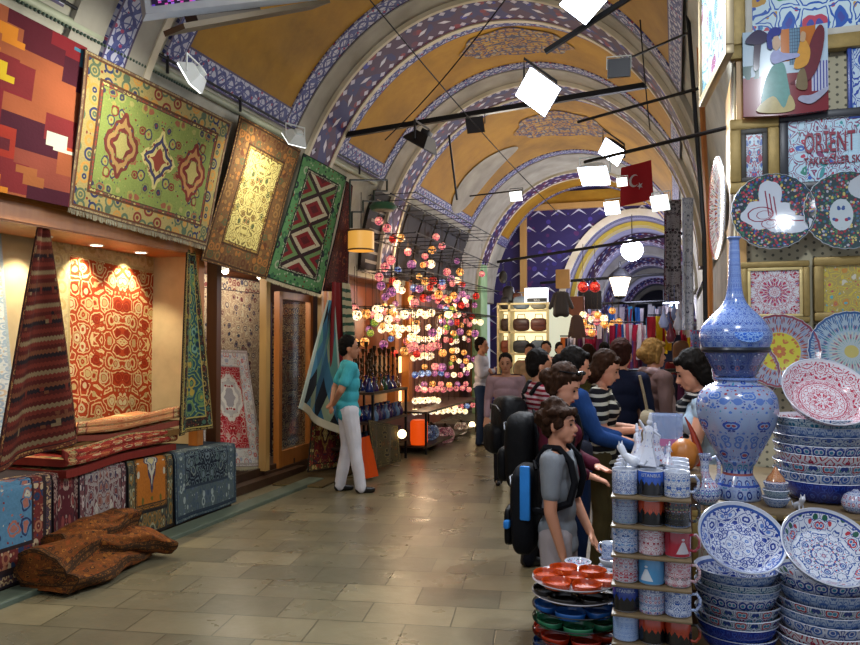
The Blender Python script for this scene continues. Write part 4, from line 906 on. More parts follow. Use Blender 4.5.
def bowl(R,h,mo,mi_,loc,label,group=None,rot=None,foot=.5):
    o=bowl_geo(R,h,foot).build('bowl',[mo,mi_,GLZ],None); o.location=loc
    if rot: o.rotation_euler=rot
    return tag(o,label,'bowl',group)
def bowl_stack(cx,top_y,Y,R,mats,steps,name,h=.09,group=None):
    """rims follow the photograph's spacing; mats and steps from the top down"""
    p=at_y(cx,top_y,Y); z=p.z; x=p.x
    for i,(mo,mi_) in enumerate(mats):
        bowl(R*(1+.012*((i*7)%3-1)),h,mo,mi_,(x+.004*((i*5)%3-1),Y+.004*((i*3)%3-1),z-h),'%s bowl under the tilted one in the %s'%(ORD[i],name),group)
        if i<len(steps): z-=steps[i]
    return x,z-h
TZ=.56; WOODT=wood('worn_board','#5c4a34','#7c6a4c')
# --- table and ledges
m=M('red_brown_table_cloth',.8); x,y,z=m.ob(); TCL=m.color(m.grad(m.noise(x,y,z,4,4),[(.3,'#3c2a1c'),(.7,'#6a4a2c')]))
def table(label,x0,x1,y0,y1,z,th=.03,cat='table',name='stall_table'):
    t=thing(name,label,cat,((x0+x1)/2,(y0+y1)/2,0))
    g=G(); g.box(((x0+x1)/2,(y0+y1)/2,z-th/2),(x1-x0,y1-y0,th),bev=.004); g.build('table_top',WOODT,t,world=True)
    g=G(); g.box(((x0+x1)/2,(y0+y1)/2+.02,(z-th)/2),(x1-x0-.03,y1-y0-.05,z-th-.004)); g.build('table_body',TCL,t,world=True,smooth=False); return t
table('low stall table carrying mug rack and lower bowl stacks',-.26,1.45,2.36,3.06,TZ)
table('taller wooden ledge behind the lower bowls carrying big vase',.1,1.5,3.08,4.18,1.005)
table('low stand under the orange relish dishes',-.60,-.30,2.42,2.86,.46)
table('small box stand behind the relish dishes carrying little bowls',-.42,-.17,2.93,3.25,.70)
# --- lower bowls
h=.085; s=.0036
xs,zb=bowl_stack(737,566,2.80,.139,[(BANDB,IN_B),(TEALW,IN_B),(BANDB,IN_M),(BLUR,IN_M),(MULT,IN_M),(MULT,IN_M),(DKB,IN_B)],[.030,.022,.022,.035,.035,.030],'lower left stack',h)
bowl(.130,.075,DKB,IN_B,(xs,2.80,max(TZ,zb-.034)),'plain cobalt blue bowl at the very bottom of the lower left stack')
bowl(.143,.075,BLU,IN_B,at_y(738,549,2.77),'large blue and white bowl tilted up on the lower left stack',rot=(R_(41),R_(4),R_(8)))
xs,zb=bowl_stack(823,571,2.80,.150,[(BLUR,IN_M),(BANDB,IN_M),(MULT,IN_M),(BANDB,IN_B),(BLU,IN_B),(REDW,IN_M),(BLUR,IN_M)],[.040,.040,.030,.030,.034,.03],'lower right stack',h)
bowl(.143,.088,MULT,IN_M,(xs,2.80,TZ),'many coloured bowl at the very bottom of the lower right stack',foot=.55)
bowl(.148,.078,MULT,IN_M,at_y(822,559,2.77),'blue and red flowered bowl tilted up on the lower right stack',rot=(R_(42),R_(6),R_(8)))
# --- upper right stack
Yu=3.42
xs,zb=bowl_stack(820,416,Yu,.180,[(TEALW,IN_R),(BANDB,IN_B),(GREYF,IN_R),(BLUR,IN_M),(REDW,IN_R),(MULT,IN_M),(BLU,IN_B),(DKB,IN_B)],[.034,.036,.036,.036,.037,.037,.034,.03],'upper stack',.10)
bowl(.160,.13,TEALW,IN_B,(xs,Yu,1.005),'deep teal and white bowl at the bottom of the upper stack',foot=.5)
bowl(.172,.085,REDW,IN_R,at_y(821,404,Yu-.05),'large red and white plate-like bowl tilted up on the upper stack',rot=(R_(46),R_(8),R_(6)))
# --- big vase and long-necked bottle over it
VASE=ceramic('blue_ogee_vase_glaze','#8a9cbc',['#24479c','#3a66b4','#8f3f4c','#2a7f9c','#1c3378','#4a6cb0'],7,11,21,line='#8a94b8',dense=.40,bands=((.0,.012,'#2f4f96'),(.30,.315,'#8f4a48'),(.225,.24,'#26459a'),(.925,.94,'#26459a')))
BOTT=ceramic('dense_blue_speckled_glaze','#7f98c8',['#1f4098','#3058b0','#1c3a90','#4a70bc'],18,22,22,line='#2c52a8',dense=.34)
Yv=3.32; P0=at_y(738,504,Yv); k=(at_y(739,504,Yv)-P0).length*.99
t=thing('floor_vase','tall blue baluster vase with red and white ogee painting on the ledge','vase',(P0.x,Yv,1.005))
pr=[(23,0),(24,2),(24,8),(22,15),(17,24),(15.5,28),(16,34),(20,41),(21,44),(25,52),(33,68),(39,82),(42,96),(41.5,106),(38,115),(30,122),(22,126),(20,130)]
def interp(pr,n=4):
    out=[]
    for i in range(len(pr)-1):
        p0=pr[max(i-1,0)];p1=pr[i];p2=pr[i+1];p3=pr[min(i+2,len(pr)-1)]
        for j in range(n):
            t_=j/n; out.append(tuple(.5*((2*p1[q])+(-p0[q]+p2[q])*t_+(2*p0[q]-5*p1[q]+4*p2[q]-p3[q])*t_*t_+(-p0[q]+3*p1[q]-3*p2[q]+p3[q])*t_**3) for q in(0,1)))
    return out+[pr[-1]]
g=G(); g.lathe([(.001,0)]+[(r*k,z*k) for r,z in interp(pr)],56); g.build('vase_body',VASE,t)
g=G(); g.lathe([(20*k,128*k),(23*k,129*k),(23*k,131*k),(18*k,132*k),(.001,132*k)],40); g.build('vase_rim',BOTT,t)
t2=thing('long_necked_bottle','onion shaped blue bottle with long neck and dark ring resting on the big vase','bottle',(P0.x-.004,Yv,1.005+132.5*k))
pr=[(18,0),(21,1),(25,10),(31,22),(33,27)]
g=G(); g.lathe([(.001,0)]+[(r*k,z*k) for r,z in interp(pr)],48); g.build('lower_body',ceramic('dark_ogee_glaze','#4a5a86',['#2a3f80','#7a4450','#8f9cb8','#22305f'],8,4,24),t2)
g=G(); g.lathe([(33*k,26*k),(35*k,26.5*k),(36*k,29*k),(35*k,31.5*k),(33*k,32*k)],48); g.build('dark_ring',plain('dark_glaze_ring','#20242f',.3,.3),t2)
pr=[(34,31),(36.5,37),(37.5,43),(36,51),(31,59),(23,68),(15,76),(10,85),(7.6,97),(6.4,115),(5.6,135),(5.2,148),(7.5,151),(7,152.5),(4,152)]
g=G(); g.lathe([(r*k,z*k) for r,z in interp(pr)],48); g.build('upper_body',BOTT,t2)
m=M('cobalt_cartouche',.18,0,.5,.5); u,v=m.uv(); e=m.vor(u*4,v*4,1,1,'DISTANCE_TO_EDGE'); CART=m.color(m.mix(e<.09,'#1f5ac0','#7ea6dc'))
g=G()
def P(u,w):
    a=2*pi*u; q=w; zz_=46+9*q*sin(a); th_=-pi/2+.33+ .42*q*cos(a)
    rr=37.7 if zz_<44 else lerp(37.7,32,min(1,((zz_-44)/14))**1.3)
    return V(rr*k*cos(th_)*1.006,rr*k*sin(th_)*1.006,zz_*k)
g.grid(P,32,5,uf=lambda u,w:(w*cos(2*pi*u),w*sin(2*pi*u))); g.build('painted_cartouche',CART,t2)
# --- small pots on the ledge
def pot(name,label,cat,px,py,Y,prof,mat,z=None,seg=28,group=None):
    p=at_y(px,py,Y); kk=(at_y(px+1,py,Y)-p).length
    o=thing(name,label,cat,(p.x,Y,z if z is not None else p.z),0,group)
    g=G(); g.lathe([(.0005,0)]+[(r*kk,zz_*kk) for r,zz_ in interp(prof,3)],seg); g.build('pot_body',mat,o); return o,kk
LZ=1.006
o,kk=pot('ewer','small blue and white flowered ewer with tall handle left of the big vase','jug',705,503,3.16,[(8,0),(10,1),(15,7),(16,14),(13,21),(7,27),(4.5,34),(4.5,44),(6.5,52),(5.5,52.5)],BLUR,LZ)
g=G(); g.tube([V(5,0,47)*kk,V(11,0,50)*kk,V(14,0,44)*kk,V(14,0,32)*kk,V(11,0,23)*kk],2.0*kk,8); g.build('handle',BLUR,o)
g=G(); g.tube([V(-12,0,16)*kk,V(-17,0,26)*kk,V(-18,0,40)*kk],[2.2*kk,1.6*kk,1.1*kk],8); g.build('spout',BLUR,o)
for i,(px,py,Y,mt,lb) in enumerate(((697,476,3.32,BLU,'round white bud vase with blue dots behind the ewer'),(690,480,3.42,MULT,'round flowered bud vase furthest left on the ledge'))):
    pot('bud_vase',lb,'vase',px,py,Y,[(6,0),(10,4),(13,12),(11,20),(6,26),(4,30),(5,33),(4,33)],mt,LZ)
for i in range(3):
    p=at_y(776,503,3.2); bowl(.052-.003*i,.036,[BANDB,TEALW,BLU][i],IN_B,(p.x,3.2,LZ+.029*i),'%s of three little blue bowls stacked beside the vase foot'%['lowest','middle','uppermost'][i])
p=at_y(776,503,3.2); o=thing('incense_pot','little orange and white lidded pot standing in the small blue bowls','pot',(p.x,3.2,LZ+.029*2+.010)); g=G(); g.lathe([(.001,0),(.03,.0),(.038,.02),(.034,.032)],24); g.build('pot_body',REDW,o)
g=G(); g.lathe([(.036,.032),(.03,.045),(.014,.065),(.008,.08),(.001,.088)],24); g.build('lid',ceramic('orange_brown_glaze','#b98a62',['#a8501c','#7a3a1c','#c9a060'],8,5,31),o)
def cat_fig(px,py,Y,z,lab,rz,sc=1,mat=None,name='cat_figurine'):
    p=at_y(px,py,Y); o=thing(name,lab,'figurine',(p.x,Y,z),rz); g=G()
    g.rcone((0,0,.016),.016,(.0,.03,.03),.011,10); g.rcone((0,.03,.03),.010,(0,.045,.052),.012,10)
    for s in(-1,1): g.rcone((s*.006,.046,.058),.005,(s*.008,.046,.072),.001,6); g.rcone((s*.008,.032,.02),.004,(s*.008,.034,.002),.004,6)
    g.tube([V(0,-.012,.012),V(0,-.035,.01),V(0,-.045,.025)],.003,6)
    g.v=[q*sc for q in g.v]; g.build('figure_body',mat or GLZ,o); return o
cat_fig(797,500,3.17,LZ,'small white cat figurine between the little bowls and the upper stack',R_(200),.9)
pot('teapot','blue and white round teapot at the right end of the ledge','teapot',856,503,3.18,[(8,0),(13,4),(15,12),(11,20),(5,23),(2,26)],BLUR,LZ)
for (px,py,lb) in ((703,629,'dark and white painted ball at the foot of the lower left stack'),(783,629,'brown and white painted ball between the lower stacks')):
    p=at_y(px,py,2.60); g=G(); g.ball((0,0,.036),.036,20,14); g.lathe([(.006,.069),(.008,.072),(.004,.078),(.0005,.079)],12); o=g.build('ornament_ball',ceramic('dark_swirl_glaze_%d'%px,'#262c42' if px<750 else '#4a2c24',['#b9bcc6','#c9ccd4','#8f98b0'],3,2,33,dense=.5),None); o.location=(p.x,2.60,TZ+.001); tag(o,lb,'ornament')
g=G(); p=at_y(760,512,3.055); g.ball((0,0,0),(.017,.006,.016),14,8); g.ball((0,-.005,0),(.008,.004,.008),10,6,mi=1); o=g.build('eye_bead',[GLZ,plain('black_pupil','#0c0d14',.2)],None); o.location=(p.x,3.06,.975); tag(o,'white eye bead hanging on the ledge edge above the blue bowl','charm')
# gilt picture frames leaning under the ledge
def leaning(px0,px1,Y,z0,z1,lab,mat):
    a=at_y(px0,500,Y); b=at_y(px1,500,Y); o=thing('framed_picture',lab,'picture frame',((a.x+b.x)/2,Y,z0)); w=(b.x-a.x); h_=z1-z0; f=.022
    g=G()
    for c,d in (((0,0,f/2),(w,.02,f)),((0,0,h_-f/2),(w,.02,f)),((-w/2+f/2,0,h_/2),(f,.02,h_-2*f)),((w/2-f/2,0,h_/2),(f,.02,h_-2*f))): g.box(c,d,bev=.003)
    g.build('frame',GOLD,o); g=G(); g.box((0,.004,h_/2),(w-2*f,.006,h_-2*f)); g.build('picture',mat,o)
PICM=ceramic('beige_painting','#a39a86',['#8f3f2c','#6a5a44','#b0a48c'],4,4,41,dense=.3)
leaning(783,864,3.05,.70,1.0,'gilt frame with beige picture leaning under the ledge behind the right stack',PICM)
leaning(692,776,3.05,.70,1.0,'brown gilt frame leaning under the ledge behind the left stack',PICM)
# --- mug rack
RZ0=1.158; PITCH=.0925; YM=2.50; PX=[625,651,677]
t=thing('mug_rack','rack of thin boards holding rows of painted mugs','rack',(-.09,YM,TZ))
xl=at_y(612,500,YM).x; xr=at_y(691,500,YM).x
for i in range(7):
    g=G(); g.box(((xl+xr)/2,YM+.14,RZ0-.004-PITCH*i),(xr-xl,.40,.008),bev=.002); g.build('shelf_board',WOODT,t,world=True)
g=G(); g.box(((xl+xr)/2,YM+.335,(RZ0+TZ)/2-.004),(xr-xl-.01,.01,RZ0-TZ-.01)); g.build('back_panel',WOODD,t,world=True)
for xx_ in (xl+.004,xr-.004):
    g=G(); g.box((xx_,YM+.325,(RZ0+TZ)/2),(.008,.02,RZ0-TZ)); g.build('upright',WOODD,t,world=True)
def skyline(name,sky,low='#0c0c10'):
    m=M(name,.2,0,.5,.5); u,v=m.uv(); s=(u*14).floor(); n=m.n('ShaderNodeTexWhiteNoise'); n.noise_dimensions='1D'; m.put(n.inputs['W'],s); hh=S(m,n.outputs['Value'])*.28+.22+((u*14).tri()*-.3+.15).max(0)+(((u*42).frac()<.12)*.12)
    m.color(m.mix(v<hh*1.1,sky,low)); return m.mat
def silh(name,base,fg,n=3):
    m=M(name,.2,0,.5,.5); u,v=m.uv(); x_=((u*n).frac()-.5).abs(); w=((.62-v).max(0))*.42+.05; hd=(x_*x_*8+(v-.72)*(v-.72)*12)<.03
    m.color(m.mix((x_<w)*(v<.62)*(v>.12)+hd,base,fg)); return m.mat
BLD=ceramic('black_confetti_glaze','#15161c',['#b03a2c','#3a8a5c','#b09a3a','#3a6ab0','#a8a8b0'],14,8,51,line='#15161c',dense=.3)
MM=[[ceramic('mug_blue_floral','#c3cad6',['#2a4a90','#3a62a8','#1f3a80','#5a7fb8'],8,5,52),skyline('mug_blue_city','#1c4fb0'),ceramic('mug_blue_yellow_floral','#c6cbd2',['#2f56a0','#5a86b8','#b0a03a','#27468f'],8,5,53)],
 [GREYF,skyline('mug_orange_city','#b8421c'),BLD],[ceramic('mug_blue_big_flower','#b9c6da',['#1f3f8f','#4a7ab8','#27508f','#6a94c4'],6,4,54),REDW,silh('mug_red_figures','#a01f34','#c9c4cc',3)],
 [ceramic('mug_red_blue_leaf','#b9c0cc',['#a02a3c','#1f3a78','#2a6a58','#9a2434'],8,5,55),silh('mug_sky_dervish','#4a8fc0','#cfd8e2',3),ceramic('mug_red_small_flower','#cfc6cc',['#a81f38','#b03a50','#3a2a34'],8,5,56)],
 [skyline('mug_dark_blue_city','#1a3a90'),BLUR,ceramic('mug_blue_ring_flower','#bfcbe0',['#2450a0','#3f74b8','#1c3a84'],6,4,57)],
 [ceramic('mug_pale_speckle','#9fb6d8',['#5a80c0','#7a9cd0'],16,8,58),skyline('mug_orange_tulip','#b03a1c'),skyline('mug_rust_tulip','#a83a20')]]
names=[['blue flowered','blue city silhouette','blue and yellow flowered'],['grey-blue patterned','orange city silhouette','black confetti dotted'],['big blue flowered','red flowered','red with white figures'],['red and blue leafy','sky blue dervish','small red flowered'],['dark blue city','blue and red blossom','blue ring flowered'],['pale blue speckled','orange and black','rust and black']]
mr=.0405; mh=.080
def mug(mat,loc,rz,label,group=None,hs=1):
    o=thing('mug',label,'mug',loc,rz,group)
    g=G(); g.lathe([(.0005,0),(mr*.9,0),(mr,.004)],32,mi=1); g.lathe([(mr,.004),(mr,mh*.5),(mr,mh-.002)],32); g.lathe([(mr,mh-.002),(mr-.001,mh),(mr-.0035,mh-.001),(mr-.004,mh*.5),(mr-.006,.008),(.0005,.007)],32,mi=1); g.build('cup_body',[mat,GLZ],o)
    g=G(); g.tube([V(mr-.002,0,mh*.82),V(mr+.016,0,mh*.86),V(mr+.026,0,mh*.68),V(mr+.025,0,mh*.42),V(mr+.013,0,mh*.22),V(mr-.002,0,mh*.22)],.0048,8); g.build('handle',[mat if hs else GLZ],o); return o
rown=['top board','second board','third board','fourth board','fifth board','sixth board']
coln=['left','middle','right']
for r in range(6):
    for c_ in range(3):
        p=at_y(PX[c_],500,YM); z=RZ0-PITCH*r
        mug(MM[r][c_],(p.x,YM,z+.0005),R_(60 if c_<2 else -8)+(random.uniform(-.2,.2)),'%s mug at the %s of the %s, front row'%(names[r][c_],coln[c_],rown[r]))
for q in range(1,4):
    for c_ in range(3):
        p=at_y(PX[c_],500,YM); mug([MM[0][0],BLU,MM[0][2]][(c_+q)%3],(p.x,YM+.088*q,RZ0+.0005),R_(70+20*q),'painted mug at the %s of the top board, %s row from the front'%(coln[c_],['','second','third','rearmost'][q]))
# lettering on two mugs
def text(s,size,mat,parent=None,ext=.001,align='CENTER',bold=0):
    cu=bpy.data.curves.new('lettering','FONT'); cu.body=s; cu.size=size; cu.extrude=ext; cu.align_x=align; cu.offset=bold
    o=bpy.data.objects.new('lettering',cu); C.objects.link(o); dg=bpy.context.evaluated_depsgraph_get(); me=bpy.data.meshes.new_from_object(o.evaluated_get(dg)); bpy.data.objects.remove(o)
    me.materials.clear(); me.materials.append(mat); n=bpy.data.objects.new('lettering',me); C.objects.link(n); n.parent=parent; return n
for o in [q for q in bpy.data.objects if q.get('label','').startswith(('blue city silhouette','dark blue city'))]:
    n=text('ISTANBUL',.0145,plain('pale_lettering','#b9c4dc',.3),o,.0004); cy=mr+.0008; me=n.data
    for v_ in me.vertices:
        a=v_.co.x/cy; v_.co=V(cy*sin(a),-cy*cos(a)-v_.co.z,mh*.78+v_.co.y)
    n.rotation_euler=(0,0,-o.rotation_euler.z+.05)
# --- white porcelain figures on the mugs
def dervish(px,py,Y,z,hh,lab,rz,tilt=0):
    p=at_y(px,py,Y); o=thing('porcelain_figurine',lab,'figurine',(p.x,Y,z),rz); g=G(); s=hh
    g.lathe([(.001,0),(.26*s,0),(.25*s,.03*s),(.16*s,.25*s),(.08*s,.48*s),(.10*s,.62*s),(.09*s,.72*s),(.035*s,.78*s)],20,flute=.12,nf=6)
    g.ball((0,0,.84*s),.065*s,12,8); g.rcone((0,0,.88*s),.05*s,(0,0,1.0*s),.035*s,10)
    g.rcone((-.08*s,0,.68*s),.035*s,(-.2*s,0,.85*s),.022*s,8); g.rcone((.08*s,0,.68*s),.035*s,(.22*s,-.02*s,.60*s),.022*s,8)
    g.v=[Matrix.Rotation(tilt,3,'Y')@q+V(0,0,abs(sin(tilt))*.2*s) for q in g.v]
    g.build('figure_body',ceramic('white_blue_trim_%d'%px,'#c9ccd8',['#b9bfd2','#6a7cb8','#c9ccd8','#a33a3a'],5,6,60+px,dense=.3,line='#c9ccd8') if px%2 else GLZ,o); return o
ZT=RZ0+mh+.003
dervish(645,470,2.56,ZT,.165,'tallest white porcelain dancer standing on the mug rims',.3,.12)
dervish(657,470,2.62,ZT,.13,'white porcelain figure with coloured trim right of the tallest dancer',1.2,-.1)
dervish(639,470,2.66,ZT,.12,'small white porcelain figure left behind the tallest dancer',2.2,.1)
dervish(667,470,2.58,ZT,.075,'smallest white porcelain figure at the right of the mug tops',.9,.2)
cat_fig(634,470,2.52,ZT,'white porcelain kitten lying at the front left of the mug tops',R_(60),1.1)
# --- stand with gourd, horns and clear box behind the mugs
table('narrow stand behind the mug rack holding gourd and horns',-.14,.09,3.08,3.5,1.13)
ORG=plain('amber_gourd_skin','#a8641c',.4,0,.25,12); HRN=plain('red_orange_lacquer','#8f2c10',.25,0,.35,14,coat=.5)
p=at_y(684,456,3.2); g=G(); g.lathe([(.0005,0),(.03,.002),(.055,.03),(.058,.065),(.045,.1),(.02,.122),(.0005,.125)],32,flute=.03,nf=9); o=g.build('gourd',ORG,None); o.location=(p.x,3.2,1.131); tag(o,'round amber orange gourd behind the white figurines','gourd')
for i,(px,dx,lb) in enumerate(((670,.03,'small red orange curved horn left of the gourd'),(700,-.035,'tall red orange curved horn right of the gourd'))):
    p=at_y(px,450,3.22); hh=.13 if i==0 else .2; g=G(); pts=[V(dx*(t_*t_)*1.6,0,hh*t_) for t_ in [j/8 for j in range(9)]]; g.tube(pts,[.026*(1-j/8.6)+.001 for j in range(9)],12); o=g.build('curved_horn',HRN,None); o.location=(p.x,3.22+.1*i,1.131); tag(o,lb,'horn')
p=at_y(667,430,3.42); o=thing('clear_box','clear plastic display box with pink strip behind the figurines','box',(p.x,3.42,1.131)); m_=M('clear_plastic',.05,0,.5,0,0); m_.b.inputs['Alpha'].default_value=.28; m_.color('#9fb4d8')
g=G(); 
for c,d in (((0,-.06,.10),(.13,.003,.2)),((0,.06,.10),(.13,.003,.2)),((-.064,0,.1),(.003,.12,.2)),((.064,0,.1),(.003,.12,.2)),((0,0,.198),(.13,.12,.003))): g.box(c,d)
g.build('box_walls',m_.mat,o); g=G(); g.box((0,-.063,.085),(.125,.003,.03)); g.build('pink_strip',plain('pink_print','#b06a9a',.5),o)
for i in range(3): 
    g=G(); g.ball((0,0,.02),.02,12,8); g.lathe([(.012,.034),(.008,.05),(.012,.06)],12); q=g.build('glass_bead_vase',plain('pale_blue_glass_%d'%i,['#5a7ab0','#8f9cc0','#6a6a9c'][i],.1),o); q.location=(-.035+.035*i,0,.002)
# --- relish dishes
def seg_mat(name,c,dot): return ceramic(name,c,[dot,c,dot,'#1a1210'],5,3,71,line=c,dense=.22)
def relish(mat,rim,z,label,R=.150,rz=0):
    o=thing('relish_dish',label,'dish',(RX,RY,z),rz)
    g=G(); g.lathe([(.0005,0),(R*.5,0),(R*.55,.004),(R*.9,.010),(R,.019),(R-.001,.022),(R*.9,.014),(R*.5,.008),(.0005,.008)],48); g.build('plate',rim,o)
    def cup(cx,cy,r,a0,stretch,nm):
        g=G()
        def P(u,w):
            a=2*pi*u; prof=[(.90,0),(.97,.006),(1.0,.020),(.985,.022),(.94,.019),(.86,.008),(.02,.007)]
            kq=w*6; i=min(int(kq),5); f=kq-i; rr=lerp(prof[i][0],prof[i+1][0],f); zz_=lerp(prof[i][1],prof[i+1][1],f)
            x_=r*rr*cos(a)*stretch*(1); y_=r*rr*sin(a)*(1+.28*cos(a)) if stretch!=1 else r*rr*sin(a)
            return V(cx+x_*cos(a0)-y_*sin(a0),cy+x_*sin(a0)+y_*cos(a0),.009+zz_)
        g.grid(P,28,24,uf=lambda u,w:(u,w)); g.build(nm,mat,o)
    cup(0,0,R*.30,0,1,'centre_cup')
    for i in range(6):
        a=i*pi/3; cup(cos(a)*R*.63,sin(a)*R*.63,R*.335,a,1.03,'petal_cup')
    return o
p=at_y(575,590,2.66); RX,RY=p.x,2.66
zt_=at_y(575,577,2.66).z-.022
WR=plain('white_rim_glaze','#b4b0b4',.2,0,.1,coat=.4); BKG=plain('black_glaze','#15120f',.15,0,.3,coat=.5)
DC=[('#b8380e','#2a1208',WR,'orange red petalled relish dish on top of the dish stack'),('#16110e','#3c1c10',WR,'black petalled relish dish with white rim, second in the stack'),('#1f5aa0','#102a5c',BKG,'blue petalled relish dish, third in the stack'),('#2f7a55','#123a28',BKG,'green petalled relish dish, fourth in the stack'),('#a82c14','#1c0c08',BKG,'red petalled relish dish, fifth in the stack'),('#1c3f7a','#0e1c3c',BKG,'dark blue petalled relish dish, lowest in view of the stack')]
ok=ceramic('orange_relish_glaze','#b8420c',['#1c0c06','#c85a1c','#8a2008','#c9501a'],10,10,71,line='#8a2008',dense=.30)
for i,(c,d_,rm,lb) in enumerate(DC):
    relish(ok if i==0 else plain('relish_glaze_%d'%i,c,.18,0,.25,30,coat=.6),rm,zt_-.046*i,lb,rz=.25*i)
g=G(); nb=5; z_low=zt_-.046*5
g.box((0,0,(z_low+.46)/2-0),(.2,.2,z_low-.461)); o=g.build('dish_riser',plain('dark_box','#1a1c2a',.6),None,smooth=False); o.location=(RX,RY,0); tag(o,'dark square box holding up the stack of relish dishes','box')
# --- little bowls and cup behind
for i,(px,py,R,mt,lb) in enumerate(((566,566,.045,MULT,'little many coloured bowl at the left behind the relish dishes'),(588,568,.042,ceramic('red_green_bowl_glaze','#8a2a20',['#2f6a44','#b09a3a','#1c1a30'],9,4,81),'little dark red bowl in the middle behind the relish dishes'),(612,567,.05,ceramic('olive_bowl_glaze','#6a7a3a',['#a8a03a','#7a2a20','#2a3a5c'],9,4,82),'olive green bowl with yellow rim below the cup'),(578,560,.055,TEALW,'flat blue bowl further back on the box stand'))):
    Y=3.02 if i<3 else 3.14; p=at_y(px,py,Y); bowl(R,.04,mt,IN_M,(p.x,Y,.701),lb)
p=at_y(611,556,3.12); bowl(.052,.035,DKB,IN_B,(p.x,3.14,.701),'dark bowl under the white coffee cup'); bowl(.050,.035,GLZ,IN_M,(p.x,3.14,.728),'pale bowl directly under the white coffee cup')
o=dup([q for q in bpy.data.objects if q.get('label','').startswith('blue ring flowered')][0],(p.x-.008,3.14,.765),R_(150),'white and blue coffee cup on small bowls behind the relish dishes',scale=.78)
# --- wall pictures
def frame(name,label,cat,c,w,h_,fw,fm,pic,depth=.035,rot=None,slip=None):
    o=thing(name,label,cat,c); 
    if rot: o.rotation_euler=rot
    g=G()
    for cc,d in (((0,0,h_/2-fw/2),(w,depth,fw)),((0,0,-h_/2+fw/2),(w,depth,fw)),((-w/2+fw/2,0,0),(fw,depth,h_-2*fw)),((w/2-fw/2,0,0),(fw,depth,h_-2*fw))): g.box(cc,d,bev=min(.008,fw*.25))
    FR=g.build('frame',fm,o)
    if slip:
        g=G(); f2=fw*.45; W2=w-2*fw; H2=h_-2*fw
        for cc,d in (((0,-.002,H2/2-f2/2),(W2,depth*.6,f2)),((0,-.002,-H2/2+f2/2),(W2,depth*.6,f2)),((-W2/2+f2/2,-.002,0),(f2,depth*.6,H2-2*f2)),((W2/2-f2/2,-.002,0),(f2,depth*.6,H2-2*f2))): g.box(cc,d,bev=.002)
        g.build('inner_slip',slip,FR)
    g=G(); X_,Z_=w/2-fw,h_/2-fw; g.add([(-X_,-.004,-Z_),(X_,-.004,-Z_),(X_,-.004,Z_),(-X_,-.004,Z_),(-X_,.012,-Z_),(X_,.012,-Z_),(X_,.012,Z_),(-X_,.012,Z_)],[(0,1,2,3),(4,7,6,5),(0,4,5,1),(1,5,6,2),(2,6,7,3),(3,7,4,0)],[(-1,-1),(1,-1),(1,1),(-1,1)]*2); g.build('picture',pic,o,smooth=False); return o
def pic_mat(name,base,mot,fold=True,sc=2.2,seed=0,border=None,dense=.36,asp=1.,polar=0):
    m=M(name,.25,0,.5,.3); u,v=m.uv(); x_=u.abs() if fold else u; y_=v*asp
    if polar: r=(u*u+v*v).pw(.5); a=m.math('ARCTAN2',v,u)/(2*pi)+.5; x_=(a*polar).tri()*r*2.4; y_=r
    x_=x_+(m.noise(x_,y_,seed,3,2)-.5)*.3; y_=y_+(m.noise(x_,y_,seed+7,3,2)-.5)*.3
    d,r1,r2=m.vor(x_,y_,seed,sc,rnd=.8); e=m.vor(x_,y_,seed,sc,'DISTANCE_TO_EDGE',.8); d2,q1,q2=m.vor(x_,y_,seed+3,sc*2.6)
    col=m.mix(d2<dense*.7,base,m.pal(q1,mot)); col=m.mix((e-.08).abs()<.03,col,mot[0]); col=m.mix(d<dense,col,m.pal(r1,mot)); col=m.mix(d<dense*.6,col,m.pal(r2,mot[::-1])); col=m.mix(d<dense*.3,col,base)
    if border: col=m.mix(u.abs().max(v.abs())>.9,col,border)
    return m.color(col)
YW=4.19
def wf(x0,y0,x1,y1,**k):     # picture-space box on the display wall
    a=at_y(x0,y0,YW); b=at_y(x1,y1,YW); return ((a.x+b.x)/2,YW,(a.z+b.z)/2),(b.x-a.x),(a.z-b.z)
c,w_,h_=wf(728,-95,905,44); frame('framed_tile_painting','large gilt frame with blue and red flower tiles at the top of the wall','picture',(c[0],4.17,c[2]),w_,h_,.075,GOLD,pic_mat('big_tile_painting','#b5c9d0',['#1f4fa0','#a8324c','#2f7a4c','#2a7fae','#b0863a','#35408f'],sc=3.2,seed=3,asp=.8),.06,slip=plain('white_slip','#b0aca0',.5))
# scene tile panel
c,w_,h_=wf(741,40,825,115)
o=thing('pictorial_tile','curved glazed tile panel with a robed dancer before an orange window','tile',(c[0],4.105,c[2]))
W_,H_=w_/2,h_/2
g=G(); g.grid(lambda u,w: V(lerp(-W_,W_,u),-.012-.03*cos((u-.5)*2.4)*0-.012*sin(pi*u),lerp(-H_,H_,w)-.012*sin(pi*u)),16,2); g.grid(lambda u,w: V(lerp(-W_,W_,u),.012,lerp(-H_,H_,w)-.012*sin(pi*u)),16,2)
for e in(0,1): g.grid(lambda u,w: V(lerp(-W_,W_,u),lerp(-.012-.012*sin(pi*u),.012,w),(-H_ if e==0 else H_)-.012*sin(pi*u)),16,1)
m=M('tile_ground',.25,0,.4,.2); x,y,z=m.ob(); col=m.mix(z>-.02,'#6e1a24','#9fb4c2'); col=m.mix((x>-.02)*(x<.14)*(z>.04),col,'#a8601a'); col=m.mix((x>.02)*(x<.07)*(z>.02),col,'#56788f'); col=m.mix((((x*90).frac()<.15)+((z*60).frac()<.12))*(x>.02)*(x<.07)*(z>.02),col,'#1c2240'); col=m.mix((x>.12)*(z>-.12)*(z<.03),col,m.mix((x*70).frac()<.4,'#a8adc0','#3a3f80')); col=m.mix((x<-.12)*(z<.04)*(z>-.03)*(m.noise(x*3,y,z,12,1)>.4),col,'#124a44'); TG=m.color(col)
g.build('tile_face',TG,o)
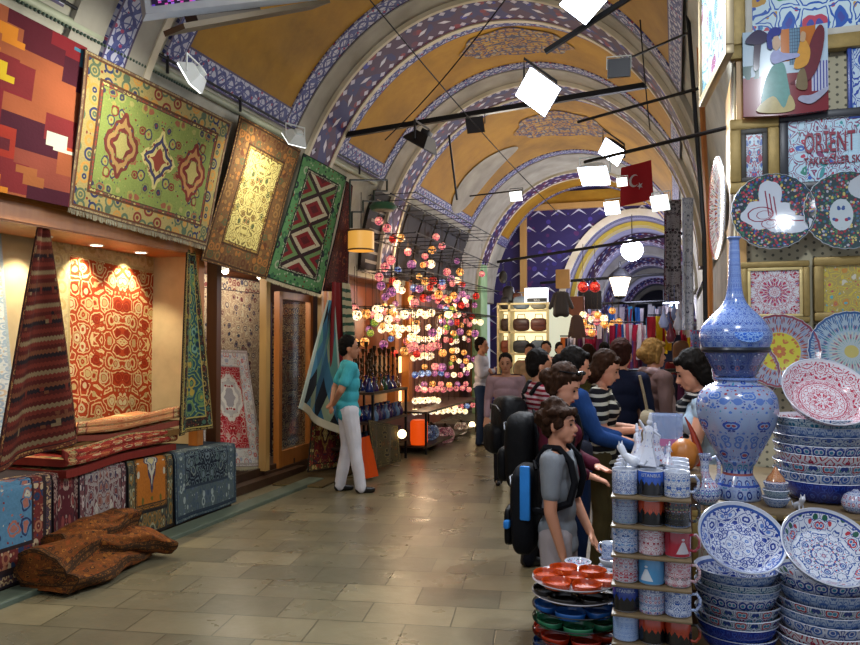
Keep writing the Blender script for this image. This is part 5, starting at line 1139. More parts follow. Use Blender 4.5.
def blob(pts,col,nm,yo=-.027,par=o):
    g=G(); n=len(pts); pp=[]
    for i in range(n):
        p0,p1,p2,p3=[pts[(i+q)%n] for q in(-1,0,1,2)]
        for j in range(4):
            t_=j/4; pp.append(tuple(.5*(2*p1[q]+(-p0[q]+p2[q])*t_+(2*p0[q]-5*p1[q]+4*p2[q]-p3[q])*t_*t_+(-p0[q]+3*p1[q]-3*p2[q]+p3[q])*t_**3) for q in(0,1)))
    a=sum((pp[i][0]*pp[(i+1)%len(pp)][1]-pp[(i+1)%len(pp)][0]*pp[i][1]) for i in range(len(pp)))
    if a<0: pp=pp[::-1]
    g.poly([V(x_*W_,yo,z_*H_) for x_,z_ in pp],.003,(0,1,0)); g.build(nm,plain('tile_paint_'+col.strip('#'),col,.12,0,.2,40,coat=.5),par,smooth=False)
blob([(-.75,.1),(-.7,.9),(-.55,.9),(-.6,.3),(-.62,.1)],'#3a2a3c','painted_tree')
blob([(-.95,.75),(-.65,1.0),(-.35,.8),(-.6,.65)],'#2a1c40','painted_crown',-.028)
blob([(.1,-.35),(.55,-.3),(.8,.1),(.92,.75),(.8,.95),(.6,.6),(.4,-.1)],'#5a1420','painted_curtain')
blob([(-.55,-.85),(-.5,-.3),(-.3,.1),(-.05,.15),(.05,-.25),(.12,-.85),(-.1,-.95)],'#5a8a84','painted_robe',-.030)
blob([(-.7,-.9),(-.3,-.6),(-.05,-.9),(.1,-.6),(.2,-.95),(-.3,-1.0)],'#a89a6a','painted_hem',-.032)
blob([(-.35,.35),(-.28,.15),(.0,.2),(.3,.25),(.3,.33),(-.05,.38),(-.2,.5)],'#8f94b8','painted_sleeve',-.033)
blob([(-.3,.55),(-.2,.45),(-.1,.6),(-.18,.8),(-.28,.75)],'#b59a82','painted_face',-.034)
blob([(-.42,.55),(-.3,.5),(-.3,.75),(-.12,.82),(-.1,.95),(-.28,1.0),(-.42,.85)],'#1c2878','painted_headscarf',-.035)
blob([(.2,.0),(.5,.05),(.58,.4),(.4,.7),(.3,.4)],'#b8842c','painted_second_robe',-.031)
blob([(.25,-.45),(.5,-.5),(.45,-.05),(.3,-.1)],'#6a5a3a','painted_drum',-.032)
blob([(.35,.62),(.45,.6),(.48,.78),(.38,.82)],'#a88a6a','painted_second_face',-.034)
blob([(.3,-.75),(.6,-.85),(.95,-.6),(.95,-.5),(.6,-.65),(.35,-.65)],'#8f93a8','painted_fringe',-.030)
c,w_,h_=wf(846,40,900,116); frame('small_tile_picture','blue and white tile picture cut by the right picture edge','picture',(c[0],4.175,c[2]),w_,h_,.02,plain('blue_frame','#1f3a8a',.3),pic_mat('blue_tile_painting','#a9bccc',['#1f3a90','#4a7ab8','#2a5aa8'],seed=9),.03)
c,w_,h_=wf(729,122,779,192); frame('small_gilt_picture','small gilt frame with blue and red flowers left of the shop sign','picture',(c[0],4.17,c[2]),w_,h_,.055,GOLD,pic_mat('small_flower_painting','#a8c4d4',['#8f2040','#2f56a0','#a8304c','#243f80'],sc=2.4,seed=12),.05,slip=plain('dark_slip','#2a2620',.5))
# sign
c,w_,h_=wf(778,116,935,184); so=frame('shop_sign','shop sign with dark red lettering on pale blue flowered tiles in a dark frame','sign',(c[0],4.17,c[2]),w_,h_,.042,plain('dark_sign_frame','#20222a',.4),pic_mat('sign_tiles','#a9c8d8',['#7a3a60','#2f5aa8','#3a8a90','#a8304c','#2f7a6a'],sc=7,seed=15,asp=.42,dense=.3,fold=False),.05)
m=plain('dark_red_lettering','#7a1030',.4)
g=G(); g.box((0,0,0),(.62,.003,.142)); o=g.build('lettering_ground',pic_mat('sign_ground','#a9c8d8',['#9fc0d2','#a9c8d8'],sc=5),so); o.location=(.33-.05,-.0065,0)
S_=(at_y(804,150,4.15).x-so.location.x)
n=text('ORİENT BAZAAR',.142,m,so,.002,'LEFT',.0012); n.rotation_euler=(pi/2,0,0); n.location=(S_,-.012,-.010); n.scale=(.44,1,1)
n=text('TAKKECİLER SK.',.052,m,so,.002,'LEFT',.0006); n.rotation_euler=(pi/2,0,0); n.location=(S_,-.012,-.072); n.scale=(.68,1,1)
# round plates on the wall
def plate(label,px,py,R,mat,tilt=.12,Y=4.14):
    p=at_y(px,py,Y); g=G(); g.lathe([(.0005,0),(R*.5,0),(R*.55,.006),(R*.93,.03),(R,.036),(R-.003,.04),(R*.9,.034),(R*.55,.014),(.0005,.012)],72,mi=lambda i:0 if i<5 else 1,planar=R,flute=.012,nf=26)
    o=g.build('wall_plate',[GLZ,mat],None); o.location=p; o.rotation_euler=(pi/2-tilt,0,0); return tag(o,label,'plate')
def tughra():
    m=M('calligraphy_plate_glaze',.15,0,.5,.5); u,v=m.uv(); x_=u; y_=v
    def ell(cx,cy,a,b,rot=0):
        xx=(x_-cx)*cos(rot)+(y_-cy)*sin(rot); yy=(y_-cy)*cos(rot)-(x_-cx)*sin(rot); return ((xx/a)*(xx/a)+(yy/b)*(yy/b))
    d,r1,r2=m.vor(x_,y_,2,15); bg=m.mix(d<.5,'#20303a',m.pal(r1,['#8f2030','#2f6a50','#b09a4a','#2a4a8a','#a03a4a','#9a9aa8']))
    white=None
    bump=((m.math('ARCTAN2',y_,x_)*9).sin()*.07)
    sh=(ell(-.12,-.05,.62,.40)+bump*2<1)
    s2=(ell(.30,-.32,.66,.24,-.12)+bump*2<1); s3=(ell(-.05,.42,.28,.42)+bump*2<1)
    col=m.mix(sh.max(s2).max(s3),bg,'#b4bcc8')
    for (cx,cy,a,b,rt) in ((-.28,-.04,.30,.19,.1),(-.20,-.06,.17,.11,.1),(-.08,-.30,.18,.12,0),(-.05,-.28,.09,.06,0)):
        q=ell(cx,cy,a,b,rt); col=m.mix((q-1).abs()<.13,col,'#7a1838')
    for (cx) in (-.12,-.03,.06): col=m.mix(((x_-cx-(y_-.25)*-.12).abs()<.016)*(y_>-.1)*(y_<.58-(cx+.12)*.9),col,'#7a1838')
    col=m.mix(((y_+.20+x_*.10).abs()<.018)*(x_>-.1)*(x_<.72),col,'#7a1838')
    r=(u*u+v*v).pw(.5); col=m.mix(r>.96,col,'#1f3c40'); return m.color(col)
plate('round wall plate with dark red calligraphy on a white cloud',772,213,.197,tughra())
m=M('almond_plate_glaze',.15,0,.5,.5); u,v=m.uv(); d,r1,r2=m.vor(u,v,4,15); col=m.mix(d<.5,'#24383c',m.pal(r1,['#8a2430','#3a6a4a','#b0a05a','#2f5a7a','#9a9aa4','#7a2a3c']))
q=((u+.12).abs()*(u+.12).abs()*14+(v+.08)*(v+.08)*6); col=m.mix(q<1,col,'#a8b4ba'); d2,w1,w2=m.vor((u+.12).abs(),v,6,9); col=m.mix((q<.72)*(d2<.4),col,m.pal(w1,['#8a2440','#2f4a80','#2f6a5a'])); q2=((u-.5)*(u-.5)*5+(v-.6)*(v-.6)*10); col=m.mix(q2<1,col,'#a8b0b8'); col=m.mix((u*u+v*v)>.92,col,'#1f4448')
plate('round dark green wall plate with pale almond motif at the right edge',846,212,.197,m.color(col))
def ros(name,bg,cs,n,yc=None):
    m=M(name,.15,0,.5,.5); u,v=m.uv(); r=(u*u+v*v).pw(.5); a=m.math('ARCTAN2',v,u)/(2*pi)+.5; U=(a*n).tri()*r*2; d,r1,r2=m.vor(U,r,3,5.5); col=m.mix(d<.42,bg,m.pal(r1,cs))
    if yc: 
        col=m.mix(r<.52,col,yc); d3,w1,w2=m.vor((a*6).tri()*r*2,r,1,5); col=m.mix((r<.5)*(d3<.36),col,m.pal(w1,['#a8602c','#5a7a3a','#b08a2a'])); 
    ray_=((a*n*2).frac()-.5).abs()
    if not yc: col=m.mix((r<.5)*(ray_<.25),col,'#a8b0a8'); col=m.mix((r<.16),col,'#b0a45a')
    col=m.mix(r>.93,col,cs[0]); return m.color(col)
plate('round plate with yellow flowered centre half hidden by the big bottle',779,352,.187,ros('yellow_centre_glaze','#8a90a0',['#7a3440','#4a5a8a','#a8603a','#6a7a9c'],14,'#b8b02a'),.2,4.1)
plate('round blue and green rayed plate at the right edge above the stack',851,352,.197,ros('rayed_plate_glaze','#8fa4b4',['#2a4f80','#8a3a5c','#4a8a84','#2f6aa0'],18),.2,4.1)
plate('mottled pink plate standing low behind the big vase',745,372,.16,ros('pink_plate_glaze','#98909c',['#7a4a5c','#5a5a7c','#9c6a6a'],12),.2,4.1)
c,w_,h_=wf(740,263,809,323); frame('square_tile_picture','gilt framed square tile with red and green floral star','picture',(c[0],4.165,c[2]),w_,h_,.032,GOLD,pic_mat('floral_star_tile','#c4c6cc',['#9a1f3c','#3a7a74','#a8304c','#4a5a9a'],sc=2.6,seed=21,polar=8,border='#b9bcc4'),.05,slip=GOLDP)
c,w_,h_=wf(812,258,884,321); frame('gilt_framed_miniature','gilt framed painting in ochre, turquoise and white at the right edge','picture',(c[0],4.165,c[2]),w_,h_,.045,GOLD,pic_mat('miniature_painting','#9a8a4a',['#b8a43a','#4a9aa4','#a8404c','#b9b4a0','#b07a30'],fold=False,sc=2.6,seed=25),.05)
# things seen edge-on at the corner of the stall
def xframe(label,ya,yb,za,zb_,X,mat,fm):
    o=thing('side_frame',label,'picture',(X,(ya+yb)/2,(za+zb_)/2)); o.rotation_euler=(0,0,-pi/2+.0)
    w=yb-ya; h_=zb_-za; fw=.05; g=G()
    for cc,d in (((0,0,h_/2-fw/2),(w,.04,fw)),((0,0,-h_/2+fw/2),(w,.04,fw)),((-w/2+fw/2,0,0),(fw,.04,h_-2*fw)),((w/2-fw/2,0,0),(fw,.04,h_-2*fw))): g.box(cc,d,bev=.006)
    g.build('frame',fm,o); g=G(); X_,Z_=w/2-fw,h_/2-fw; g.add([(-X_,-.005,-Z_),(X_,-.005,-Z_),(X_,-.005,Z_),(-X_,-.005,Z_)],[(0,1,2,3)],[(-1,-1),(1,-1),(1,1),(-1,1)]); g.build('picture',mat,o,smooth=False)
o=thing('side_frame','tall pale framed picture seen almost edge-on high at the stall corner','picture',(.205,4.2,3.02)); o.rotation_euler=(0,0,atan2(-(4.62-3.80),(.25-.155)))
w=.84; h_=1.15; fw=.045; g=G()
for cc,d in (((0,0,h_-fw/2),(w,.04,fw)),((0,0,fw/2),(w,.04,fw)),((-w/2+fw/2,0,h_/2),(fw,.04,h_-2*fw)),((w/2-fw/2,0,h_/2),(fw,.04,h_-2*fw))): g.box(cc,d,bev=.006)
g.build('frame',plain('pale_gilt_edge','#9a8a6a',.4,.3),o); g=G(); X_=w/2-fw; g.add([(-X_,-.005,fw),(X_,-.005,fw),(X_,-.005,h_-fw),(-X_,-.005,h_-fw),(-X_,.01,fw),(X_,.01,fw),(X_,.01,h_-fw),(-X_,.01,h_-fw)],[(0,1,2,3),(4,7,6,5),(0,4,5,1),(1,5,6,2),(2,6,7,3),(3,7,4,0)],[(-1,-1),(1,-1),(1,1),(-1,1)]*2); g.build('picture',pic_mat('pale_floral_painting','#a8bcc8',['#5a8a9c','#8a5a78','#a08a94','#4a7a8a'],sc=2.5,seed=31),o,smooth=False)
p=at_x(724,200,.26)
g=G(); R=.30; g.lathe([(.0005,0),(R*.5,0),(R*.55,.008),(R*.93,.04),(R,.046),(R-.003,.05),(R*.9,.044),(R*.55,.018),(.0005,.016)],64,mi=lambda i:0 if i<5 else 1,planar=R)
o=g.build('large_side_plate',[GLZ,ros('side_plate_glaze','#a8a4a0',['#8a2c28','#3a5a9c','#a8602c','#5a7a6a'],16)],None); o.location=(.275,4.62,2.42); o.rotation_euler=(pi/2,0,-pi/2+.10); tag(o,'large multicoloured plate seen almost edge-on at the stall corner','plate')
g=G(); g.box((.33,4.62,2.42),(.04,.9,1.5)); g.build('board',WOODL,None,smooth=False); o=bpy.data.objects['board']; tag(o,'wooden side board at the stall corner holding the edge-on plate','board')
t=thing('corner_post','dark iron pole leaning at the stall corner with a wooden batten behind','post',(.13,5.0,0))
a=at_d(687,0,5.4); b=at_d(704,234,5.1); g=G(); g.tube([a,b,V(b.x+.02,b.y,0)],.016,8); g.build('pole',IRON,t,world=True); g=G(); a=at_d(697,0,5.6); b=at_d(710,262,5.2); g.tube([a,b,V(b.x,b.y,0)],.02,6); g.build('batten',WOODO,t,world=True)
# ================================================================= LANTERN SHOP
def mosaic(name,c1,c2,c3,st):
    m=M(name,.3); x,y,z=m.ob(); d,r,q=m.vor(x,y,z,28,rnd=.7); e=m.vor(x,y,z,28,'DISTANCE_TO_EDGE',.7); col=m.mix(e<.07,m.pal(r,[c1,c2,c1,c3]),'#1c0f08')
    m.put(m.b.inputs['Base Color'],col); m.put(m.b.inputs['Emission Color'],col); m.b.inputs['Emission Strength'].default_value=st; return m.mat
LK=[('white',mosaic('warm_white_mosaic','#ffe6b8','#ffd79a','#fff2da',1.9)),('pink',mosaic('pink_mosaic','#e07a7a','#f0a08a','#c95a6a',1.15)),('red',mosaic('red_mosaic','#b8201c','#d8402c','#8a1414',1.2)),
 ('amber',mosaic('amber_mosaic','#e09a4a','#f0b86a','#b86a2a',1.5)),('purple',mosaic('purple_mosaic','#a05a8a','#c080a0','#7a3a7a',1.0)),('green',mosaic('green_mosaic','#8aa03a','#b0b84a','#4a8a4a',.9)),('blue',mosaic('blue_mosaic','#5a7ab0','#9ab0d0','#3a4a9a',.9))]
BRASS=plain('dark_brass','#3a2814',.4,.7,.3); 
def mk_lantern(kind,mat):
    o=thing('mosaic_lantern','','lamp',(0,0,0)); g=G(); g.ball((0,0,0),.062,18,12); gl_=g.build('glass_globe',mat,o)
    g=G(); g.lathe([(.03,.052),(.032,.058),(.022,.07),(.008,.078),(.006,.085)],12); g.build('brass_cap',BRASS,gl_)
    g=G(); g.tube([V(0,0,0),V(0,0,1)],.0035,5); q=g.build('chain',BRASS,o); q.location.z=.08; q.scale.z=.24; return o
def hang(o,z):
    for c in o.children:
        if c.name.startswith('chain'): c.scale.z=max((z-o.location.z)/o.scale.z-.08,.05)
LEV=(2.14,2.66,3.16,3.72)
protos={k:mk_lantern(k,m_) for k,m_ in LK}; used={}
glass=random.Random(11)
placed=[]
def lantern(kind,px,py,X,row,sc=1.0):
    p=at_x(px,py,X)
    for _ in range(12):
        if all((p-q).length>.10*max(sc,s_) +.02 for q,s_ in placed): break
        X+=.07 if glass.random()<.5 else -.09
        X=min(max(X,-4.45),-2.9); p=at_x(px,py,X)
    else: return
    if p.y>15.5 or p.y<9.0: return
    placed.append((p,sc))
    lab='small %s mosaic glass globe in the %s of the lantern shop'%(kind,row); grp='%s glass globes in the %s of the lantern shop'%(kind,row)
    zl=[z for z in LEV if z>p.z+.16*sc]; zl=zl[0] if zl else 3.95
    if kind in used: hang(dup(protos[kind],p,glass.uniform(0,6),lab,grp,sc),zl)
    else:
        o=protos[kind]; used[kind]=1; o.location=p; o['label']=lab; o['group']=grp; o.scale=(sc,)*3; hang(o,zl)
# upper scattered
for k,px,py in (('pink',379,221),('pink',387,228),('red',393,239),('amber',401,238),('pink',436,237),('pink',442,246),('pink',391,260),('pink',425,256),('amber',432,250),('pink',426,264),('white',431,264),('pink',385,267),('purple',457,261),('pink',484,262),('pink',482,274),('amber',413,263),('amber',423,265),('pink',408,252),('pink',379,277),('purple',381,286),('white',397,284),('red',433,281),('amber',425,281),('purple',463,285),('white',457,280),('pink',447,272),('purple',451,279),('amber',460,272),('red',463,284),('blue',414,288),('pink',442,286),('blue',398,270)):
    lantern(k,px,py,-4.1 if px<440 else -3.9,'upper rows',glass.uniform(.85,1.25))
for y0,x0,x1,n,k in ((290,395,405,3,'white'),(300,408,480,8,'mix'),(310,372,396,5,'white'),(313,402,432,6,'white'),(318,370,392,4,'white'),(322,440,484,6,'mix'),(328,376,420,6,'white'),(332,428,480,7,'mix'),(338,408,438,6,'white'),(347,408,442,8,'pink'),(357,413,434,5,'white'),(352,440,476,5,'mix'),(366,420,476,6,'mix'),(343,352,374,3,'amber'),(308,352,368,3,'mix'),(296,436,478,6,'mix'),(306,436,480,6,'mix'),(316,440,482,6,'mix'),(340,446,480,5,'mix'),(360,448,478,4,'mix')):
    for i in range(n):
        kk_=k if k!='mix' else glass.choice(['pink','purple','amber','white','red','amber','purple','pink'])
        lantern(kk_,lerp(x0,x1,(i+.5)/n)+glass.uniform(-2,2),y0+glass.uniform(-2,2),glass.uniform(-4.25,-3.5),'middle rows',glass.uniform(.8,1.15))
for i in range(70):
    lantern(glass.choice(['pink','purple','amber','white','amber','red','green','blue','pink']),glass.uniform(352,482),glass.triangular(255,372,330),glass.uniform(-4.4,-3.6),'middle rows',glass.uniform(.75,1.15))
for y0,x0,x1,n,k in ((389,415,472,9,'pink'),(400,413,440,6,'white'),(384,420,470,6,'mix'),(374,412,470,9,'mix'),(411,412,468,10,'white'),(406,440,476,6,'mix')):
    for i in range(n):
        kk_=k if k!='mix' else glass.choice(['pink','purple','amber','white','blue','green'])
        lantern(kk_,lerp(x0,x1,(i+.5)/n),y0+glass.uniform(-1,1),-3.75,'lowest rows',.85)
# racks that carry them
for i,zr in enumerate(LEV):
    xw=-4.45 if zr<2.6 else X0-(VA-.06)*sqrt(max(0,1-((zr-ZS)/VB)**2)); xe=-3.42
    t=thing('lantern_rack',['lowest','second lowest','second highest','highest'][i]+' iron ladder rack that lanterns hang from along the shop','rack',((xw+xe)/2,12,zr))
    for Xq in (xw+.06,(xw+xe)/2,xe):
        g=G(); g.tube([V(Xq,9.7,zr),V(Xq,14.9,zr)],.010,6); g.build('bar',IRON,t,world=True)
    for k_ in range(12):
        Yq=9.75+k_*.46; g=G(); g.tube([V(xw+.01,Yq,zr),V(xe,Yq,zr)],.006,5); g.build('rung',IRON,t,world=True)
# stepped iron bracket high above the drum shade
t=thing('stepped_bracket','green black stepped iron bracket high on the vault beside the lanterns','bracket',tuple(at_x(350,185,-4.0)))
pts=[at_x(a,b,-3.95) for a,b in ((352,228),(352,212),(363,212),(363,201),(374,201),(374,191),(387,191),(387,180),(350,180),(350,228))]
g=G()
for a,b in zip(pts[:-1],pts[1:]): g.tube([a,b],.014,6)
g.build('frame',plain('green_iron','#1d2b25',.5,.4),t,world=True)
p=at_x(383,207,-3.95); g=G(); g.lathe([(.02,.06),(.16,.05),(.20,0),(.16,-.05),(.02,-.06)],20,M=Matrix.Translation(p)); g.build('green_dish',plain('green_enamel','#2c5a44',.4),t,world=True)
# yellow drum lampshade
p=at_x(361,251,-3.9); kx=(at_x(362,251,-3.9)-p).length*.55; o=thing('drum_lampshade','yellow drum lampshade glowing at the near end of the lantern shop','lamp',tuple(p))
g=G(); rr=.17; hh=.27; g.lathe([(rr*.97,0),(rr,0),(rr,hh),(rr*.97,hh)],36); g.lathe([(rr*.97,hh),(rr*.95,hh*.5),(rr*.97,0)],36); g.build('shade',emis('drum_shade_cloth','#d89a3c',.75,'#c9a05a'),o)

for zq in (0,hh-.022):
    g=G(); g.lathe([(rr+.001,zq),(rr+.004,zq+.003),(rr+.004,zq+.02),(rr+.001,zq+.022)],36); g.build('trim',plain('brown_trim','#6a4a20',.6),o)
g=G(); g.tube([V(0,0,hh*.5),V(0,0,hh+.5)],.006,6); g.build('stem',IRON,o); g=G(); g.tube([V(-rr*.97,0,hh-.01),V(rr*.97,0,hh-.01)],.004,5); g.build('cross_wire',IRON,o); g=G(); g.ball((0,0,hh*.45),.045,14,10); g.build('bulb',emis('warm_bulb','#ffd9a0',6),o)
# glassware counters
def lcounter(label,x0,x1,y0,y1,zs_,mat=WOODD,name='glass_counter'):
    t=thing(name,label,'shelf',((x0+x1)/2,(y0+y1)/2,0))
    for z in zs_:
        g=G(); g.box(((x0+x1)/2,(y0+y1)/2,z-.015),(x1-x0,y1-y0,.03)); g.build('shelf_board',mat,t,world=True)
    for xx_ in(x0+.02,x1-.02):
        for yy_ in(y0+.02,y1-.02):
            g=G(); g.box((xx_,yy_,zs_[-1]/2),(.03,.03,zs_[-1])); g.build('upright',IRON,t,world=True)
    return t
lcounter('dark counter of hookahs and blue glass behind the man in aqua',-4.3,-3.62,8.7,9.95,[.28,.62,1.0])
lcounter('low counter with big mosaic globes at the far end of the lantern shop',-4.4,-3.45,10.3,13.2,[.12,.62])
HG=[plain('cobalt_glass','#14245c',.08,0,.3,20,coat=.6),plain('green_glass','#1c4a30',.08,0,.3,20,coat=.6),plain('amber_glass','#7a4a14',.08,0,.3,20,coat=.6),plain('purple_glass','#3a1c50',.08,0,.3,20,coat=.6),plain('clear_blue_glass','#5a7aa0',.08,0,.3,20,coat=.6)]
def hookah(mat,hh):
    o=thing('hookah','','hookah',(0,0,0)); g=G(); g.lathe([(.001,0),(.055,0),(.062,.02),(.05,.07),(.022,.12),(.018,.15),(.028,.17),(.015,.18)],16); g.build('glass_base',mat,o)
    g=G(); g.lathe([(.010,.17),(.012,hh*.5),(.022,hh*.55),(.009,hh*.6),(.012,hh*.78),(.02,hh*.8),(.008,hh*.84),(.024,hh*.93),(.026,hh),(.001,hh)],12); g.tube([V(.01,0,hh*.45),V(.07,0,hh*.4),V(.09,0,.15),V(.07,0,.03)],.006,6); g.build('stem',BRASS,o); return o
hp_=[hookah(HG[i],.5+.03*i) for i in range(4)]; HN=['cobalt blue','green','amber','purple']
cnt=0
for r_,Xh in enumerate((-3.72,-3.92,-4.12)):
    for j in range(7):
        k_=(j*3+r_)%4; pos=(Xh,8.8+.165*j+.03*r_,1.001); lab='%s glass hookah standing on the top shelf of the dark counter'%HN[k_]; gr='%s hookahs on the dark counter'%HN[k_]
        if cnt<4 and not hp_[k_].get('label'): o=hp_[k_]; o.location=pos; o['label']=lab; o['group']=gr; cnt+=1
        else: dup(hp_[k_],pos,j*.9,lab,gr,.85+.12*((j*5+r_)%3))
def gvase(mat):
    g=G(); g.lathe([(.001,0),(.045,0),(.06,.04),(.05,.09),(.022,.13),(.02,.16),(.035,.185),(.02,.18)],16); return g.build('glass_vase',mat,None)
gv=[gvase(HG[i]) for i in (0,4,3)]; GN=['cobalt blue','pale blue','purple']; first={0:1,1:1,2:1}
for r_ in range(2):
  for zsh,sn in((.621,'middle shelf'),(.281,'bottom shelf')):
    for j in range(9):
        k_=(j+r_*2)%3; pos=(-3.70-.17*r_,8.79+.13*j,zsh); lab='%s glass vase on the %s of the dark counter'%(GN[k_],sn); gr='%s glass vases on the %s'%(GN[k_],sn)
        o=gv[k_] if first[k_] else gv[k_].copy()
        if not first[k_]: C.objects.link(o)
        first[k_]=0; o.location=pos; tag(o,lab,'vase',gr)
# big globes and cloths low down
def bigglobe(px,py,X,r,mat,lab):
    p=at_x(px,py,X); o=thing('globe_lamp',lab,'lamp',tuple(p)); g=G(); g.ball((0,0,0),r,24,16); g.build('glass_globe',mat,o); g=G(); g.lathe([(r*.5,r*.86),(r*.5,r*.95),(r*.2,r*1.05),(.01,r*1.2)],16); g.build('brass_cap',BRASS,o); g=G(); g.tube([V(0,0,-r*.98),V(0,0,-r*1.35)],.02,8); g.build('foot',BRASS,o)
DIMM=[mosaic('dim_blue_mosaic','#5a6a80','#8a98b0','#3a4a70',.35),mosaic('dim_pink_mosaic','#8a5a5a','#b08a80','#6a2a3a',.5),mosaic('dim_clear_mosaic','#a08a70','#c0a890','#7a5a4a',.7)]
bigglobe(431,432,-3.62,.13,DIMM[0],'large dim blue mosaic globe lamp low at the lantern counter')
bigglobe(445,435,-3.60,.16,DIMM[1],'largest pinkish mosaic globe lamp low at the lantern counter')
bigglobe(461,428,-3.58,.12,DIMM[2],'large pale mosaic globe lamp at the right of the low row')
p=at_x(419,432,-3.62); g=G(); g.lathe([(.001,0),(.12,0),(.13,.05),(.13,.33),(.10,.36),(.001,.36)],24); o=g.build('orange_lampshade',emis('orange_shade','#d8460c',.9,'#c04a10'),None); o.location=(p.x,p.y,p.z-.18); tag(o,'glowing orange cylinder lampshade left of the blue globe lamp','lamp')
for (px,py,lb) in ((472,425,'bright bare lamp at the right end of the low lantern row'),(402,434,'bright lamp low beside the dark glass counter')):
    p=at_x(px,py,-3.5); g=G(); g.ball((0,0,0),.06,14,10); o=g.build('bare_bulb',emis('hot_bulb','#ffe0a8',5),None); o.location=p; tag(o,lb,'lamp')
def tall_panel(px0,px1,py0,py1,X,mat,lab,nm='light_panel'):
    a=at_x(px0,py0,X); b=at_x(px1,py1,X); g=G(); g.box((X,(a.y+b.y)/2,(a.z+b.z)/2),(.06,abs(b.y-a.y),abs(a.z-b.z)),bev=.01); o=g.build(nm,mat,None,origin=(X,(a.y+b.y)/2,min(a.z,b.z))); tag(o,lab,'panel')
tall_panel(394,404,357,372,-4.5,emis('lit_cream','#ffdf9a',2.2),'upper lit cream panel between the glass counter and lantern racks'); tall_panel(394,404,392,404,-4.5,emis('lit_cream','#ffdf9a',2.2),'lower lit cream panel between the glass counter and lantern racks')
for (a,b) in ((405,409),(473,476),(392,394)):
    g=G(); p=at_x((a+b)/2,350,-4.4); g.box((-4.4,p.y,1.55),(.14,.18,2.3),bev=.01); struct(g,'trim_%d'%tn[0],WOODO); tn[0]+=1
drape('orange_cloth',cloth('vivid_orange_cloth','#c8480c'),(at_x(356,440,-3.6),at_x(368,436,-3.58)),(at_x(352,479,-3.46),at_x(374,478,-3.44)),'vivid orange cloth hanging to the floor behind the man in aqua',n=1,amp=.04,cat='cloth')
drape('patterned_cloth',rug_mat('olive_patterned_cloth',1,.8,'#4a4028',['#6a5a34','#2c2820','#5a3a20'],[(.05,'#4a4028',['#6a5a34'],'#2c2418')],seed=17,fs=8),(at_x(366,420,-3.62),at_x(396,426,-3.62)),(at_x(370,470,-3.5),at_x(396,462,-3.5)),'olive patterned cloth hanging from the front of the dark glass counter',n=2,amp=.04,cat='cloth')
# lantern shop back panels of amber wood
g=G(); g.box((-4.68,12.3,1.25),(.04,5.0,2.5)); struct(g,'trim_%d'%tn[0],wood('amber_panelling','#5a2c10','#8a4a1c')); tn[0]+=1
# ================================================================= BAG SHOP
YC=14.0; a=at_y(498,303,YC); b=at_y(548,303,YC); zt2=a.z
t=thing('bag_cabinet','cream lit cabinet with shelves of handbags facing down the lane','cabinet',((a.x+b.x)/2,YC,0))
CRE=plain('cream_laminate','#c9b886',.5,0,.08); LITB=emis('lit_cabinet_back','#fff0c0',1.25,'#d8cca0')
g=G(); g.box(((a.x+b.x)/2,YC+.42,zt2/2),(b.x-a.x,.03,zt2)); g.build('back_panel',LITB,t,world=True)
for xx_ in (a.x,a.x+.22,b.x):
    g=G(); g.box((xx_,YC+.2,zt2/2),(.04,.42,zt2)); g.build('side_panel',CRE,t,world=True)
shz=[.15,.57,.99,1.42,1.84,2.26]
for z in shz+[zt2]:
    g=G(); g.box(((a.x+b.x)/2,YC+.2,z-.02),(b.x-a.x,.42,.035)); g.build('shelf',CRE,t,world=True)
c1=V(b.x,YC,0); c2=V(b.x+.42,YC+.55,0)
t=thing('bag_side_cabinet','pale glazed side cabinet sloping away right of the bag shelves','cabinet',tuple(c1))
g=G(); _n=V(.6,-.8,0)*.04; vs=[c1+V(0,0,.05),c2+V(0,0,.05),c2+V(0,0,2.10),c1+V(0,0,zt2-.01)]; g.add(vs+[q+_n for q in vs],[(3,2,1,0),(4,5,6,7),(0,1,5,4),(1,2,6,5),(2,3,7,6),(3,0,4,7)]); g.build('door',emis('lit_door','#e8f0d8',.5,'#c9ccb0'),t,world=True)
for q,zq in((c1,zt2),(c2,2.12)): 
    g=G(); g.beam(q+V(0,-.03,0),q+V(0,-.03,zq),.05); g.build('stile',CRE,t,world=True)
bc=['#3a1a14','#5a2a20','#1a1a20','#6a7a8a','#8a8a80','#4a2018','#7a3a24','#2a2c34','#5a6a7a','#30140f']
def hbag(mat,w=.3,h=.24,d=.14):
    o=thing('handbag','','bag',(0,0,0)); bb=rounded('bag_body',mat,o,(0,0,h/2),(w,d,h),Matrix.Identity(4),jit=.004); 
    g=G(); g.tube([V(-w*.25,0,h*.9),V(-w*.2,0,h*1.3),V(w*.2,0,h*1.3),V(w*.25,0,h*.9)],.009,6); g.build('handle',mat,o)
    g=G(); g.box((0,-d/2-.004,h*.62),(w*.8,.012,h*.4),bev=.005); g.build('flap',mat,bb); return o
kx=0
for si,z in enumerate(shz[1:]):
    for j,xo in enumerate((a.x+.11,a.x+.42,a.x+.76)):
        o=hbag(plain('leather_%d'%(kx%10),bc[kx%10],.4,0,.2,14),.18 if j==0 else .32,.25+.02*((kx*3)%3)); o.location=(xo,YC+.16,z+.001); 
        o['label']='%s leather handbag on the %s shelf of the lit cabinet, %s'%(['dark brown','brown','black','slate grey','pale grey','maroon','tan','charcoal','blue grey','blackish brown'][kx%10],['second lowest','third lowest','middle','second highest','top'][si],['left','centre','right'][j]); kx+=1
